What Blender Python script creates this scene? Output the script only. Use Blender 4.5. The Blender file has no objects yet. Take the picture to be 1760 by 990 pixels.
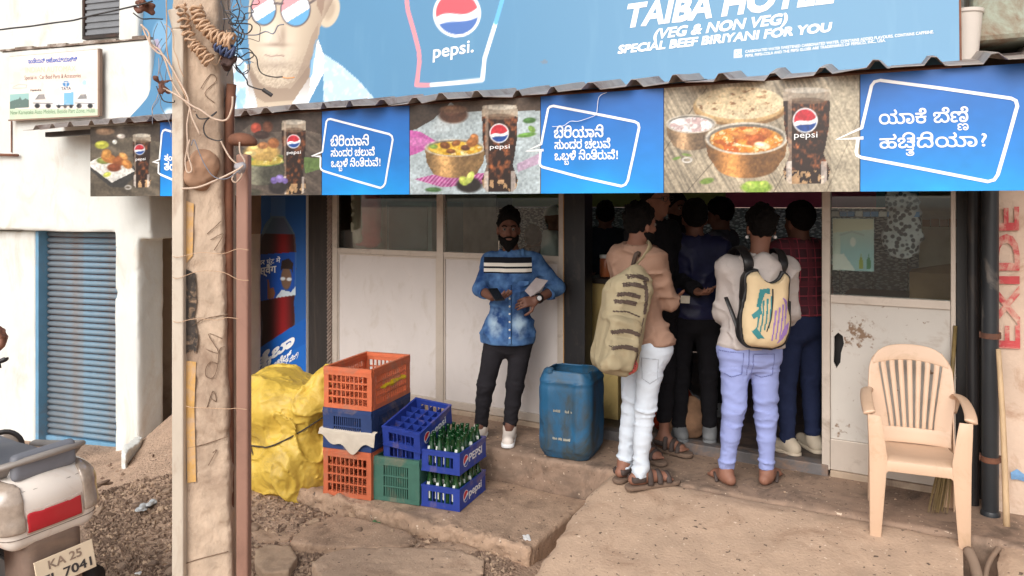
import bpy, bmesh, math, random
import numpy as np
from mathutils import Vector, Matrix
from mathutils.geometry import delaunay_2d_cdt

random.seed(7)
RNG = np.random.default_rng(7)
R = math.radians
sc = bpy.context.scene
COL = sc.collection

# ------------------------------------------------------------------ camera, sky, sun, exposure
CAMZ, FOC, HOR = 2.0, 1320.0, 350.0          # eye height; focal length and horizon row in pixels of a 1760x990 frame
cam = bpy.data.cameras.new('camera')
cam.sensor_width = 36.0
cam.lens = FOC / 1760 * 36.0
cam.shift_y = -(495 - HOR) / 1760            # the photograph is a lower crop: level camera, lens shifted down
cam.clip_start = 0.05
cam.clip_end = 2000
cam_o = bpy.data.objects.new('camera', cam)
cam_o.location = (0, 0, CAMZ)
cam_o.rotation_euler = (R(90), 0, 0)
COL.objects.link(cam_o)
sc.camera = cam_o

SUN_EL, SUN_AZ = 36.0, 205.0                 # high, behind the photographer's left shoulder, through cloud
w = bpy.data.worlds.new('World')
sc.world = w
w.use_nodes = True
nt = w.node_tree
bg = nt.nodes['Background']
sky = nt.nodes.new('ShaderNodeTexSky')
sky.sky_type = 'NISHITA'
sky.sun_disc = False
sky.sun_elevation = R(SUN_EL)
sky.sun_rotation = R(SUN_AZ)
sky.dust_density = 4.0
hs = nt.nodes.new('ShaderNodeHueSaturation')  # an overcast sky is greyer than a clear one
hs.inputs['Saturation'].default_value = 0.30
nt.links.new(sky.outputs[0], hs.inputs['Color'])
nt.links.new(hs.outputs[0], bg.inputs['Color'])
bg.inputs['Strength'].default_value = 0.15
sun = bpy.data.lights.new('sun', 'SUN')
sun.energy = 1.15
sun.angle = R(48)
sun.color = (1.0, 0.96, 0.91)
sun_o = bpy.data.objects.new('sun', sun)
COL.objects.link(sun_o)
az, el = R(SUN_AZ), R(SUN_EL)
sdir = Vector((math.sin(az) * math.cos(el), math.cos(az) * math.cos(el), math.sin(el)))
sun_o.rotation_euler = sdir.to_track_quat('Z', 'Y').to_euler()
sc.view_settings.view_transform = 'Standard'
sc.view_settings.look = 'None'
sc.view_settings.gamma = 1.0
sc.view_settings.exposure = 0.28

# ------------------------------------------------------------------ colour
def S(r, g, b):
    def c(x):
        x = x / 255.0
        return x / 12.92 if x <= 0.04045 else ((x + 0.055) / 1.055) ** 2.4
    return (c(r), c(g), c(b))

def lin(a):
    a = np.asarray(a, float) / 255.0
    return np.where(a <= 0.04045, a / 12.92, ((a + 0.055) / 1.055) ** 2.4)

# ------------------------------------------------------------------ materials
def nodes_of(name):
    m = bpy.data.materials.new(name)
    m.use_nodes = True
    n = m.node_tree
    return m, n, n.nodes['Principled BSDF']

def mk(name, col, rough=0.6, var=0.25, scale=4.0, bump=0.15, bscale=60.0, metal=0.0, dirt=None, damt=0.5, dscale=2.5,
       stretch=(1, 1, 1), spec=0.5, bdist=0.004, emit=None, speck=None):
    """base colour with noise variation, optional second stain colour in noisy patches, fine bump"""
    m, n, p = nodes_of(name)
    L, N = n.links.new, n.nodes.new
    tc = N('ShaderNodeTexCoord')
    mp = N('ShaderNodeMapping')
    mp.inputs['Scale'].default_value = stretch
    L(tc.outputs['Object'], mp.inputs['Vector'])
    a = N('ShaderNodeTexNoise')
    a.inputs['Scale'].default_value = scale
    a.inputs['Detail'].default_value = 8
    a.inputs['Roughness'].default_value = 0.65
    L(mp.outputs[0], a.inputs['Vector'])
    r = N('ShaderNodeValToRGB')
    r.color_ramp.elements[0].position = 0.3
    r.color_ramp.elements[1].position = 0.7
    c0 = tuple(max(0, x * (1 - var)) for x in col) + (1,)
    c1 = tuple(min(1, x * (1 + var)) for x in col) + (1,)
    r.color_ramp.elements[0].color, r.color_ramp.elements[1].color = c0, c1
    L(a.outputs['Fac'], r.inputs['Fac'])
    out = r.outputs['Color']
    if dirt is not None:
        b = N('ShaderNodeTexNoise')
        b.inputs['Scale'].default_value = dscale
        b.inputs['Detail'].default_value = 10
        b.inputs['Roughness'].default_value = 0.7
        b.inputs['Distortion'].default_value = 0.6
        L(mp.outputs[0], b.inputs['Vector'])
        rr = N('ShaderNodeValToRGB')
        rr.color_ramp.elements[0].position = 0.62 - 0.28 * damt
        rr.color_ramp.elements[1].position = 0.80 - 0.28 * damt
        rr.color_ramp.elements[1].color = (min(1, 0.4 + damt),) * 3 + (1,)
        L(b.outputs['Fac'], rr.inputs['Fac'])
        mx = N('ShaderNodeMix')
        mx.data_type = 'RGBA'
        L(rr.outputs['Color'], mx.inputs['Factor'])
        L(out, mx.inputs['A'])
        mx.inputs['B'].default_value = tuple(dirt) + (1,)
        out = mx.outputs['Result']
    if speck:                                                    # grit: small dark and pale grains lying in the surface
        for col_, lo_, sc_ in speck:
            v_ = N('ShaderNodeTexNoise')
            v_.inputs['Scale'].default_value = sc_
            v_.inputs['Detail'].default_value = 3
            L(mp.outputs[0], v_.inputs['Vector'])
            q_ = N('ShaderNodeValToRGB')
            q_.color_ramp.elements[0].position = lo_
            q_.color_ramp.elements[1].position = lo_ + 0.04
            L(v_.outputs['Fac'], q_.inputs['Fac'])
            m_ = N('ShaderNodeMix')
            m_.data_type = 'RGBA'
            L(q_.outputs['Color'], m_.inputs['Factor'])
            L(out, m_.inputs['A'])
            m_.inputs['B'].default_value = tuple(col_) + (1,)
            out = m_.outputs['Result']
    L(out, p.inputs['Base Color'])
    p.inputs['Roughness'].default_value = rough
    p.inputs['Metallic'].default_value = metal
    p.inputs['Specular IOR Level'].default_value = spec
    if bump:
        c = N('ShaderNodeTexNoise')
        c.inputs['Scale'].default_value = bscale
        c.inputs['Detail'].default_value = 6
        L(mp.outputs[0], c.inputs['Vector'])
        bp = N('ShaderNodeBump')
        bp.inputs['Strength'].default_value = bump
        bp.inputs['Distance'].default_value = bdist
        L(c.outputs['Fac'], bp.inputs['Height'])
        L(bp.outputs['Normal'], p.inputs['Normal'])
    if emit:
        p.inputs['Emission Color'].default_value = tuple(emit[0]) + (1,)
        p.inputs['Emission Strength'].default_value = emit[1]
    return m

def mk_print(name, rough=0.45, bump=0.0):
    """flat print: colours stored on the sheet's own vertices"""
    m, n, p = nodes_of(name)
    a = n.nodes.new('ShaderNodeAttribute')
    a.attribute_name = 'ink'
    n.links.new(a.outputs['Color'], p.inputs['Base Color'])
    p.inputs['Roughness'].default_value = rough
    return m

def mk_glass(name, tint=(0.86, 0.9, 0.88), refl=0.5):
    m = bpy.data.materials.new(name)
    m.use_nodes = True
    n = m.node_tree
    for x in list(n.nodes):
        if x.type == 'BSDF_PRINCIPLED':
            n.nodes.remove(x)
    N, L = n.nodes.new, n.links.new
    t = N('ShaderNodeBsdfTransparent')
    t.inputs[0].default_value = tuple(tint) + (1,)
    g = N('ShaderNodeBsdfGlossy')
    g.inputs['Roughness'].default_value = 0.02
    g.inputs['Color'].default_value = (0.85, 0.85, 0.85, 1)
    fr = N('ShaderNodeFresnel')
    fr.inputs['IOR'].default_value = 1.5
    mx = N('ShaderNodeMixShader')
    L(fr.outputs[0], mx.inputs[0])
    L(t.outputs[0], mx.inputs[1])
    L(g.outputs[0], mx.inputs[2])
    L(mx.outputs[0], n.nodes['Material Output'].inputs['Surface'])
    return m

# ------------------------------------------------------------------ geometry collector
def unit(a):
    a = np.asarray(a, float)
    return a / max(1e-9, np.linalg.norm(a))

class G:
    def __init__(s):
        s.v, s.f, s.mi = [], [], []
    def add(s, v, f, mi=0):
        o = len(s.v)
        s.v.extend([tuple(map(float, p)) for p in v])
        s.f.extend([tuple(int(i) + o for i in q) for q in f])
        s.mi.extend([mi] * len(f))
        return s
    def box(s, lo, hi, mi=0, M=None):
        x0, y0, z0 = lo
        x1, y1, z1 = hi
        v = [(x0, y0, z0), (x1, y0, z0), (x1, y1, z0), (x0, y1, z0), (x0, y0, z1), (x1, y0, z1), (x1, y1, z1), (x0, y1, z1)]
        if M is not None:
            v = [tuple(M @ Vector(p)) for p in v]
        return s.add(v, [(0, 3, 2, 1), (4, 5, 6, 7), (0, 1, 5, 4), (1, 2, 6, 5), (2, 3, 7, 6), (3, 0, 4, 7)], mi)
    def bar(s, a, b, w, h=None, mi=0, up=(0, 0, 1)):
        """a box section from a to b"""
        a, b = np.array(a, float), np.array(b, float)
        d = unit(b - a)
        up = np.array(up, float)
        if abs(d @ up) > 0.95:
            up = np.array((0, 1, 0), float)
        x = unit(np.cross(d, up))
        y = np.cross(x, d)
        h = w if h is None else h
        c = [(-w / 2, -h / 2), (w / 2, -h / 2), (w / 2, h / 2), (-w / 2, h / 2)]
        v = [a + x * i + y * j for i, j in c] + [b + x * i + y * j for i, j in c]
        return s.add(v, [(0, 1, 2, 3), (7, 6, 5, 4), (0, 4, 5, 1), (1, 5, 6, 2), (2, 6, 7, 3), (3, 7, 4, 0)], mi)
    def lathe(s, prof, n=16, c=(0, 0, 0), mi=0, axis=None):
        """profile [(r, z)...] turned round the z axis (or another axis through c)"""
        c = np.array(c, float)
        ez = np.array((0, 0, 1.0)) if axis is None else unit(axis)
        t = np.array((1.0, 0, 0)) if abs(ez[0]) < 0.9 else np.array((0, 1.0, 0))
        ex = unit(np.cross(t, ez)); ey = np.cross(ez, ex)
        v, f = [], []
        for r, z in prof:
            for k in range(n):
                a = 2 * math.pi * k / n
                v.append(c + ex * (r * math.cos(a)) + ey * (r * math.sin(a)) + ez * z)
        m = len(prof)
        for i in range(m - 1):
            for k in range(n):
                f.append((i * n + k, i * n + (k + 1) % n, (i + 1) * n + (k + 1) % n, (i + 1) * n + k))
        f.append(tuple(range(n))[::-1])
        f.append(tuple((m - 1) * n + k for k in range(n)))
        return s.add(v, f, mi)
    def tube(s, pts, r, n=8, mi=0, smooth=4, closed=False, flat=None):
        """swept tube through points (Catmull-Rom); r a number or one per point; flat=(w,h) for a strap section"""
        P = np.array(pts, float)
        rr = np.full(len(P), r, float) if np.isscalar(r) else np.array(r, float)
        if smooth > 1 and len(P) > 2:
            Q, q = [], []
            m = len(P)
            for i in range(m if closed else m - 1):
                if closed:
                    p0, p1, p2, p3 = P[(i - 1) % m], P[i], P[(i + 1) % m], P[(i + 2) % m]
                    ra, rb = rr[i], rr[(i + 1) % m]
                else:
                    p0, p1, p2, p3 = P[max(i - 1, 0)], P[i], P[i + 1], P[min(i + 2, m - 1)]
                    ra, rb = rr[i], rr[i + 1]
                for k in range(smooth):
                    t = k / smooth
                    Q.append(0.5 * ((2 * p1) + (p2 - p0) * t + (2 * p0 - 5 * p1 + 4 * p2 - p3) * t * t + (3 * p1 - p0 - 3 * p2 + p3) * t ** 3))
                    q.append(ra + (rb - ra) * t)
            if not closed:
                Q.append(P[-1]); q.append(rr[-1])
            P, rr = np.array(Q), np.array(q)
        m = len(P)
        T = np.zeros_like(P)
        if closed:
            T = np.roll(P, -1, 0) - np.roll(P, 1, 0)
        else:
            T[1:-1] = P[2:] - P[:-2]; T[0] = P[1] - P[0]; T[-1] = P[-1] - P[-2]
        T /= np.maximum(1e-9, np.linalg.norm(T, axis=1))[:, None]
        up = np.array((0, 0, 1.0)) if abs(T[0][2]) < 0.9 else np.array((0, 1.0, 0))
        x = unit(np.cross(T[0], up))
        v, f = [], []
        for i in range(m):
            x = unit(x - T[i] * (x @ T[i]))
            y = np.cross(T[i], x)
            for k in range(n):
                a = 2 * math.pi * k / n
                if flat:
                    v.append(P[i] + x * (flat[0] * math.cos(a)) + y * (flat[1] * math.sin(a)))
                else:
                    v.append(P[i] + (x * math.cos(a) + y * math.sin(a)) * rr[i])
        for i in range(m if closed else m - 1):
            j = (i + 1) % m
            for k in range(n):
                f.append((i * n + k, i * n + (k + 1) % n, j * n + (k + 1) % n, j * n + k))
        if not closed:
            f.append(tuple(range(n))[::-1]); f.append(tuple((m - 1) * n + k for k in range(n)))
        return s.add(v, f, mi)
    def prism(s, poly, ext, mi=0):
        """closed outline of 3-D points pushed along ext"""
        P = [np.array(p, float) for p in poly]
        e = np.array(ext, float)
        n = len(P)
        v = P + [p + e for p in P]
        f = [tuple(range(n))[::-1], tuple(range(n, 2 * n))]
        f += [(i, (i + 1) % n, n + (i + 1) % n, n + i) for i in range(n)]
        return s.add(v, f, mi)
    def sheet(s, grid, mi=0):
        """grid[i][j] of points"""
        g = np.asarray(grid, float)
        a, b = g.shape[:2]
        idx = np.arange(a * b).reshape(a, b)
        q = np.stack([idx[:-1, :-1], idx[1:, :-1], idx[1:, 1:], idx[:-1, 1:]], -1).reshape(-1, 4)
        return s.add(g.reshape(-1, 3), q, mi)
    def ball(s, c, r, n=12, m=8, mi=0):
        r = (r, r, r) if np.isscalar(r) else r
        v, f = [], []
        for i in range(m + 1):
            th = math.pi * (0.02 + 0.96 * i / m)
            for k in range(n):
                a = 2 * math.pi * k / n
                v.append((c[0] + r[0] * math.sin(th) * math.cos(a), c[1] + r[1] * math.sin(th) * math.sin(a), c[2] + r[2] * math.cos(th)))
        for i in range(m):
            for k in range(n):
                f.append((i * n + k, (i + 1) * n + k, (i + 1) * n + (k + 1) % n, i * n + (k + 1) % n))
        f.append(tuple(range(n))); f.append(tuple(m * n + k for k in range(n))[::-1])
        return s.add(v, f, mi)
    def shift(s, d):
        s.v = [(a + d[0], b + d[1], c + d[2]) for a, b, c in s.v]
        return s
    def mesh(s, name):
        me = bpy.data.meshes.new(name)
        me.from_pydata(s.v, [], s.f)
        if any(s.mi):
            me.polygons.foreach_set('material_index', s.mi)
        return me

# ------------------------------------------------------------------ objects
def tag(o, label=None, cat=None, group=None, kind=None):
    if label: o['label'] = label
    if cat: o['category'] = cat
    if group: o['group'] = group
    if kind: o['kind'] = kind
    return o

def thing(name, label, cat, M=None, group=None):
    o = bpy.data.objects.new(name, None)
    o.empty_display_size = 0.1
    COL.objects.link(o)
    if M is not None:
        if isinstance(M, Matrix): o.matrix_basis = M
        else: o.location = M
    return tag(o, label, cat, group)

def part(name, geo, mat, parent=None, label=None, smooth=False, bevel=0.0, auto=None):
    me = geo.mesh(name) if isinstance(geo, G) else geo
    mats = mat if isinstance(mat, (list, tuple)) else [mat]
    for m in mats:
        me.materials.append(m)
    if smooth or auto:
        me.polygons.foreach_set('use_smooth', [True] * len(me.polygons))
    if auto:
        me.set_sharp_from_angle(angle=R(auto))
    o = bpy.data.objects.new(name, me)
    COL.objects.link(o)
    if parent is not None:
        o.parent = parent
    if label: o['label'] = label
    if bevel:
        b = o.modifiers.new('bevel', 'BEVEL')
        b.width = bevel; b.segments = 2; b.limit_method = 'ANGLE'; b.angle_limit = R(40)
    return o

def solo(name, label, cat, geo, mat, M=None, group=None, **k):
    o = part(name, geo, mat, **k)
    if M is not None:
        if isinstance(M, Matrix): o.matrix_basis = M
        else: o.location = M
    return tag(o, label, cat, group)

def struct(name, geo, mat, M=None, **k):
    o = part(name, geo, mat, **k)
    if M is not None:
        if isinstance(M, Matrix): o.matrix_basis = M
        else: o.location = M
    return tag(o, kind='structure')

def copy_tree(o, parent=None):
    c = o.copy()
    COL.objects.link(c)
    if parent is not None: c.parent = parent
    for ch in list(o.children):
        copy_tree(ch, c)
    return c

# ------------------------------------------------------------------ where things stand
def P(u, v, Y):
    """the place at depth Y that the photograph shows at (u, v)"""
    return np.array(((u - 880) / FOC * Y, Y, CAMZ + (HOR - v) / FOC * Y))
def GP(u, v, z):
    return P(u, v, (CAMZ - z) * FOC / (v - HOR))

class Frame:
    """an upright (or leaning) plane: x along it, y into it, z up it"""
    def __init__(s, o, ang, lean=0.0):
        s.M = Matrix.Translation(Vector(o)) @ Matrix.Rotation(R(ang), 4, 'Z') @ Matrix.Rotation(R(-lean), 4, 'X')
        s.I = s.M.inverted()
    def uv(s, u, v, y=0.0):
        c = s.I @ Vector((0, 0, CAMZ))
        d = s.I.to_3x3() @ Vector(((u - 880) / FOC, 1.0, (HOR - v) / FOC))
        k = (y - c.y) / d.y
        q = c + d * k
        return np.array((q.x, q.z))
    def loc(s, p):
        q = s.I @ Vector(p)
        return np.array(q)
    def world(s, x, y, z):
        return np.array(s.M @ Vector((x, y, z)))
    def px(s, x, y, z):
        """arrays of plane coordinates -> photograph pixels"""
        m = np.array(s.M)
        X = m[0, 0] * x + m[0, 1] * y + m[0, 2] * z + m[0, 3]
        Y = m[1, 0] * x + m[1, 1] * y + m[1, 2] * z + m[1, 3]
        Z = m[2, 0] * x + m[2, 1] * y + m[2, 2] * z + m[2, 3]
        return 880 + FOC * X / Y, HOR - FOC * (Z - CAMZ) / Y

FAC = Frame((-0.067, 5.9, 0.0), -30)          # the shop front
STR = Frame((-3.235, 5.89, 0.0), -26.6)       # the printed strip along the awning's edge
BRD = Frame(tuple(STR.world(-0.06, 0.35, 2.66)), -26.6, 8.0)   # the big hoarding above it, leaning back
LFT = Frame(tuple(P(155, HOR, 6.35) - np.array((0, 0, CAMZ))), -18.8)  # the white building on the left

# ------------------------------------------------------------------ noise
LAT = RNG.random((32, 32, 32)).astype(np.float32)
def vnoise(p, seed=0):
    p = np.asarray(p, np.float32) + seed * 7.31
    i = np.floor(p).astype(int)
    f = p - i
    f = f * f * (3 - 2 * f)
    def g(a, b, c):
        return LAT[(i[:, 0] + a) % 32, (i[:, 1] + b) % 32, (i[:, 2] + c) % 32]
    x0 = g(0, 0, 0) * (1 - f[:, 0]) + g(1, 0, 0) * f[:, 0]
    x1 = g(0, 1, 0) * (1 - f[:, 0]) + g(1, 1, 0) * f[:, 0]
    x2 = g(0, 0, 1) * (1 - f[:, 0]) + g(1, 0, 1) * f[:, 0]
    x3 = g(0, 1, 1) * (1 - f[:, 0]) + g(1, 1, 1) * f[:, 0]
    y0 = x0 * (1 - f[:, 1]) + x1 * f[:, 1]
    y1 = x2 * (1 - f[:, 1]) + x3 * f[:, 1]
    return y0 * (1 - f[:, 2]) + y1 * f[:, 2]
def fbm(p, oct=4, seed=0):
    p = np.asarray(p, np.float32)
    s, a, t = 0, 0.5, 0
    for k in range(oct):
        s = s + a * vnoise(p * 2 ** k, seed + k); t += a; a *= 0.5
    return s / t
def fbm2(x, y, oct=4, seed=0):
    p = np.stack([x.ravel(), y.ravel(), np.zeros(x.size)], -1)
    return fbm(p, oct, seed).reshape(x.shape)

# ------------------------------------------------------------------ distance-field modelling (bodies, cloth, sacks, rough masonry)
class SDF:
    def __init__(s, lo, hi, vox):
        s.lo = np.array(lo, float); s.vox = vox
        s.n = np.ceil((np.array(hi, float) - s.lo) / vox).astype(int) + 1
        s.ax = [(s.lo[i] + vox * np.arange(s.n[i])).astype(np.float32) for i in range(3)]
        s.D = np.full(s.n, 1.0, np.float32)
    def win(s, lo, hi):
        a = np.clip(np.floor((np.array(lo) - s.lo) / s.vox).astype(int), 0, s.n)
        b = np.clip(np.ceil((np.array(hi) - s.lo) / s.vox).astype(int) + 1, 0, s.n)
        return tuple(slice(i, j) for i, j in zip(a, b))
    def pts(s, W):
        return s.ax[0][W[0]][:, None, None], s.ax[1][W[1]][None, :, None], s.ax[2][W[2]][None, None, :]
    def put(s, W, d, k, sub=False):
        a = s.D[W]
        if a.size == 0: return
        if sub:
            s.D[W] = np.maximum(a, -d)
        elif k <= 0:
            s.D[W] = np.minimum(a, d)
        else:
            h = np.clip(0.5 + 0.5 * (a - d) / k, 0, 1)
            s.D[W] = a * (1 - h) + d * h - k * h * (1 - h)
    def cap(s, a, b, ra, rb=None, k=0.02, flat=None, sub=False):
        a, b = np.array(a, float), np.array(b, float)
        rb = ra if rb is None else rb
        m = max(ra, rb) * (max(1, flat[1]) if flat else 1) + k + 3 * s.vox
        W = s.win(np.minimum(a, b) - m, np.maximum(a, b) + m)
        x, y, z = s.pts(W)
        ab = b - a
        L2 = max(1e-9, ab @ ab)
        px, py, pz = x - a[0], y - a[1], z - a[2]
        t = np.clip((px * ab[0] + py * ab[1] + pz * ab[2]) / L2, 0, 1)
        px, py, pz = px - ab[0] * t, py - ab[1] * t, pz - ab[2] * t
        if flat:
            n = unit(flat[0]); f = flat[1]
            c = px * n[0] + py * n[1] + pz * n[2]
            g = c * (1 - 1 / f)
            px, py, pz = px - n[0] * g, py - n[1] * g, pz - n[2] * g
        d = np.sqrt(px * px + py * py + pz * pz) - (ra + (rb - ra) * t)
        s.put(W, d, k, sub)
        return s
    def ell(s, c, r, A=None, k=0.02, sub=False):
        c = np.array(c, float); r = np.array(r, float)
        A = np.eye(3) if A is None else np.array(A, float)      # rows = own axes
        m = r.max() + k + 3 * s.vox
        W = s.win(c - m, c + m)
        x, y, z = s.pts(W)
        px, py, pz = x - c[0], y - c[1], z - c[2]
        q = [(px * A[i, 0] + py * A[i, 1] + pz * A[i, 2]) / r[i] for i in range(3)]
        k0 = np.sqrt(q[0] ** 2 + q[1] ** 2 + q[2] ** 2)
        k1 = np.sqrt((q[0] / r[0]) ** 2 + (q[1] / r[1]) ** 2 + (q[2] / r[2]) ** 2)
        d = k0 * (k0 - 1) / np.maximum(k1, 1e-6)
        s.put(W, d, k, sub)
        return s
    def box(s, c, h, A=None, rnd=0.01, k=0.0, sub=False):
        c = np.array(c, float); h = np.array(h, float) - rnd
        A = np.eye(3) if A is None else np.array(A, float)
        m = np.linalg.norm(h) + rnd + k + 3 * s.vox
        W = s.win(c - m, c + m)
        x, y, z = s.pts(W)
        px, py, pz = x - c[0], y - c[1], z - c[2]
        q = [np.abs(px * A[i, 0] + py * A[i, 1] + pz * A[i, 2]) - h[i] for i in range(3)]
        o = np.sqrt(sum(np.maximum(a, 0) ** 2 for a in q))
        d = o + np.minimum(np.maximum(np.maximum(q[0], q[1]), q[2]), 0) - rnd
        s.put(W, d, k, sub)
        return s
    def cut(s, p, n):
        p, n = np.array(p, float), unit(n)
        W = (slice(None),) * 3
        x, y, z = s.pts(W)
        s.D = np.maximum(s.D, ((x - p[0]) * n[0] + (y - p[1]) * n[1] + (z - p[2]) * n[2]).astype(np.float32))
        return s
    def rough(s, amp, scale, oct=2, seed=0, ridged=False, where=None, band=0.06, warp=0.0, sharp=4.0):
        """push the surface in and out; scale = noise cells per metre (number or 3)"""
        idx = np.argwhere(np.abs(s.D) < band)
        p = s.lo + idx * s.vox
        q = p * np.array(scale if not np.isscalar(scale) else (scale,) * 3)
        if warp:
            q = q + warp * (np.stack([fbm(q * .6, 2, seed + 31), fbm(q * .6, 2, seed + 47), fbm(q * .6, 2, seed + 59)], -1) - .5)
        n = fbm(q, oct, seed)
        if ridged == 'crease':                                   # narrow sharp folds with smooth cloth between them
            n = np.clip(1 - np.abs(2 * n - 1) * sharp, 0, 1) ** 1.3 - 0.25
        else:
            n = (1 - np.abs(2 * n - 1) * 2.2) if ridged else (n - 0.5) * 2
        if where is not None: n = n * where(p)
        s.D[tuple(idx.T)] -= (amp * n).astype(np.float32)
        return s
    def mesh(s, name='m', flipz=False):
        D = s.D.copy()
        for ax in range(3):                                      # close at the grid's edge
            sl = [slice(None)] * 3
            for e in (0, -1):
                sl[ax] = e; D[tuple(sl)] = np.maximum(D[tuple(sl)], s.vox * 0.5)
        ins = D < 0
        nx, ny, nz = D.shape
        acc = np.zeros((nx - 1, ny - 1, nz - 1, 3), np.float32)
        cnt = np.zeros((nx - 1, ny - 1, nz - 1), np.float32)
        quads = []
        vid = None
        cr = []
        for ax in range(3):
            lo = [slice(None)] * 3; hi = [slice(None)] * 3
            lo[ax] = slice(0, -1); hi[ax] = slice(1, None)
            a, b = D[tuple(lo)], D[tuple(hi)]
            x = (a < 0) != (b < 0)
            I = np.argwhere(x)
            av, bv = a[x], b[x]
            t = av / (av - bv)
            pos = I.astype(np.float32); pos[:, ax] += t
            o1, o2 = [i for i in range(3) if i != ax]
            for d1 in (0, -1):
                for d2 in (0, -1):
                    J = I.copy(); J[:, o1] += d1; J[:, o2] += d2
                    ok = (J[:, o1] >= 0) & (J[:, o2] >= 0) & (J[:, o1] < D.shape[o1] - 1) & (J[:, o2] < D.shape[o2] - 1)
                    Jk = tuple(J[ok].T)
                    for c in range(3): np.add.at(acc[..., c], Jk, pos[ok][:, c])
                    np.add.at(cnt, Jk, 1)
            cr.append((ax, o1, o2, I, av < 0))
        act = cnt > 0
        vid = np.full(cnt.shape, -1, int)
        vid[act] = np.arange(act.sum())
        V = s.lo + (acc[act] / cnt[act][:, None]) * s.vox
        for ax, o1, o2, I, neg in cr:
            ok = (I[:, o1] >= 1) & (I[:, o2] >= 1) & (I[:, o1] < D.shape[o1] - 1) & (I[:, o2] < D.shape[o2] - 1)
            I = I[ok]; neg = neg[ok]
            def at(d1, d2):
                J = I.copy(); J[:, o1] += d1; J[:, o2] += d2
                return vid[tuple(J.T)]
            q = np.stack([at(-1, -1), at(0, -1), at(0, 0), at(-1, 0)], -1)
            flip = neg if ax != 1 else ~neg
            q[~flip] = q[~flip][:, ::-1]
            quads.append(q)
        F = np.concatenate(quads)
        me = bpy.data.meshes.new(name)
        me.vertices.add(len(V)); me.vertices.foreach_set('co', V.astype(np.float32).ravel())
        me.loops.add(F.size); me.loops.foreach_set('vertex_index', F.ravel().astype(np.int32))
        me.polygons.add(len(F))
        me.polygons.foreach_set('loop_start', (np.arange(len(F)) * 4).astype(np.int32))
        me.polygons.foreach_set('loop_total', np.full(len(F), 4, np.int32))
        me.polygons.foreach_set('use_smooth', np.ones(len(F), bool))
        me.update(calc_edges=True)
        return me

def front_of(d, x, z, off=0.003):
    ix = int(np.clip(round((x - d.lo[0]) / d.vox), 0, d.n[0] - 1)); iz = int(np.clip(round((z - d.lo[2]) / d.vox), 0, d.n[2] - 1))
    col = d.D[ix, :, iz]
    k = int(np.argmax(col < 0))
    if col[k] >= 0 or k == 0: return None
    t = col[k - 1] / (col[k - 1] - col[k])
    return (x, d.lo[1] + (k - 1 + t) * d.vox - off, z)
def decal(d, poly, cell=0.005, off=0.003):
    """a thin patch that follows the front of a modelled surface, outline given as (x, z)"""
    poly = np.array(poly, float); lo, hi = poly.min(0), poly.max(0)
    g = G(); n = len(poly)
    nx = max(1, int(math.ceil((hi[0] - lo[0]) / cell))); nz = max(1, int(math.ceil((hi[1] - lo[1]) / cell)))
    def inside(x, z):
        m = False; j = n - 1
        for i in range(n):
            if (poly[i][1] > z) != (poly[j][1] > z) and x < (poly[j][0] - poly[i][0]) * (z - poly[i][1]) / (poly[j][1] - poly[i][1]) + poly[i][0]: m = not m
            j = i
        return m
    for i in range(nx):
        for j in range(nz):
            x, z = lo[0] + i * cell, lo[1] + j * cell
            if inside(x + cell / 2, z + cell / 2):
                q = [front_of(d, a, b, off) for a, b in ((x, z), (x + cell, z), (x + cell, z + cell), (x, z + cell))]
                if all(q): g.add(q, [(0, 1, 2, 3)])
    return g
def strip_poly(pts, w):
    p = np.array(pts, float); n = len(p); L, Rr = [], []
    for i in range(n):
        d_ = unit(p[min(i + 1, n - 1)] - p[max(i - 1, 0)]); nn = np.array((-d_[1], d_[0])) * w / 2
        L.append(p[i] + nn); Rr.append(p[i] - nn)
    return np.array(L + Rr[::-1])

# ------------------------------------------------------------------ lettering
def contours(body):
    c = bpy.data.curves.new('t', 'FONT')
    c.body = body; c.size = 1; c.fill_mode = 'NONE'; c.resolution_u = 3
    o = bpy.data.objects.new('t', c)
    COL.objects.link(o)
    me = bpy.data.meshes.new_from_object(o)
    n = len(me.vertices)
    co = np.zeros(n * 3); me.vertices.foreach_get('co', co)
    ed = np.zeros(len(me.edges) * 2, dtype=int); me.edges.foreach_get('vertices', ed)
    bpy.data.objects.remove(o); bpy.data.meshes.remove(me); bpy.data.curves.remove(c)
    return co.reshape(-1, 3)[:, :2].copy(), ed.reshape(-1, 2).copy()

def advance(txt):
    return contours(txt + '|')[0][:, 0].max() - contours('|')[0][:, 0].max()

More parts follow.
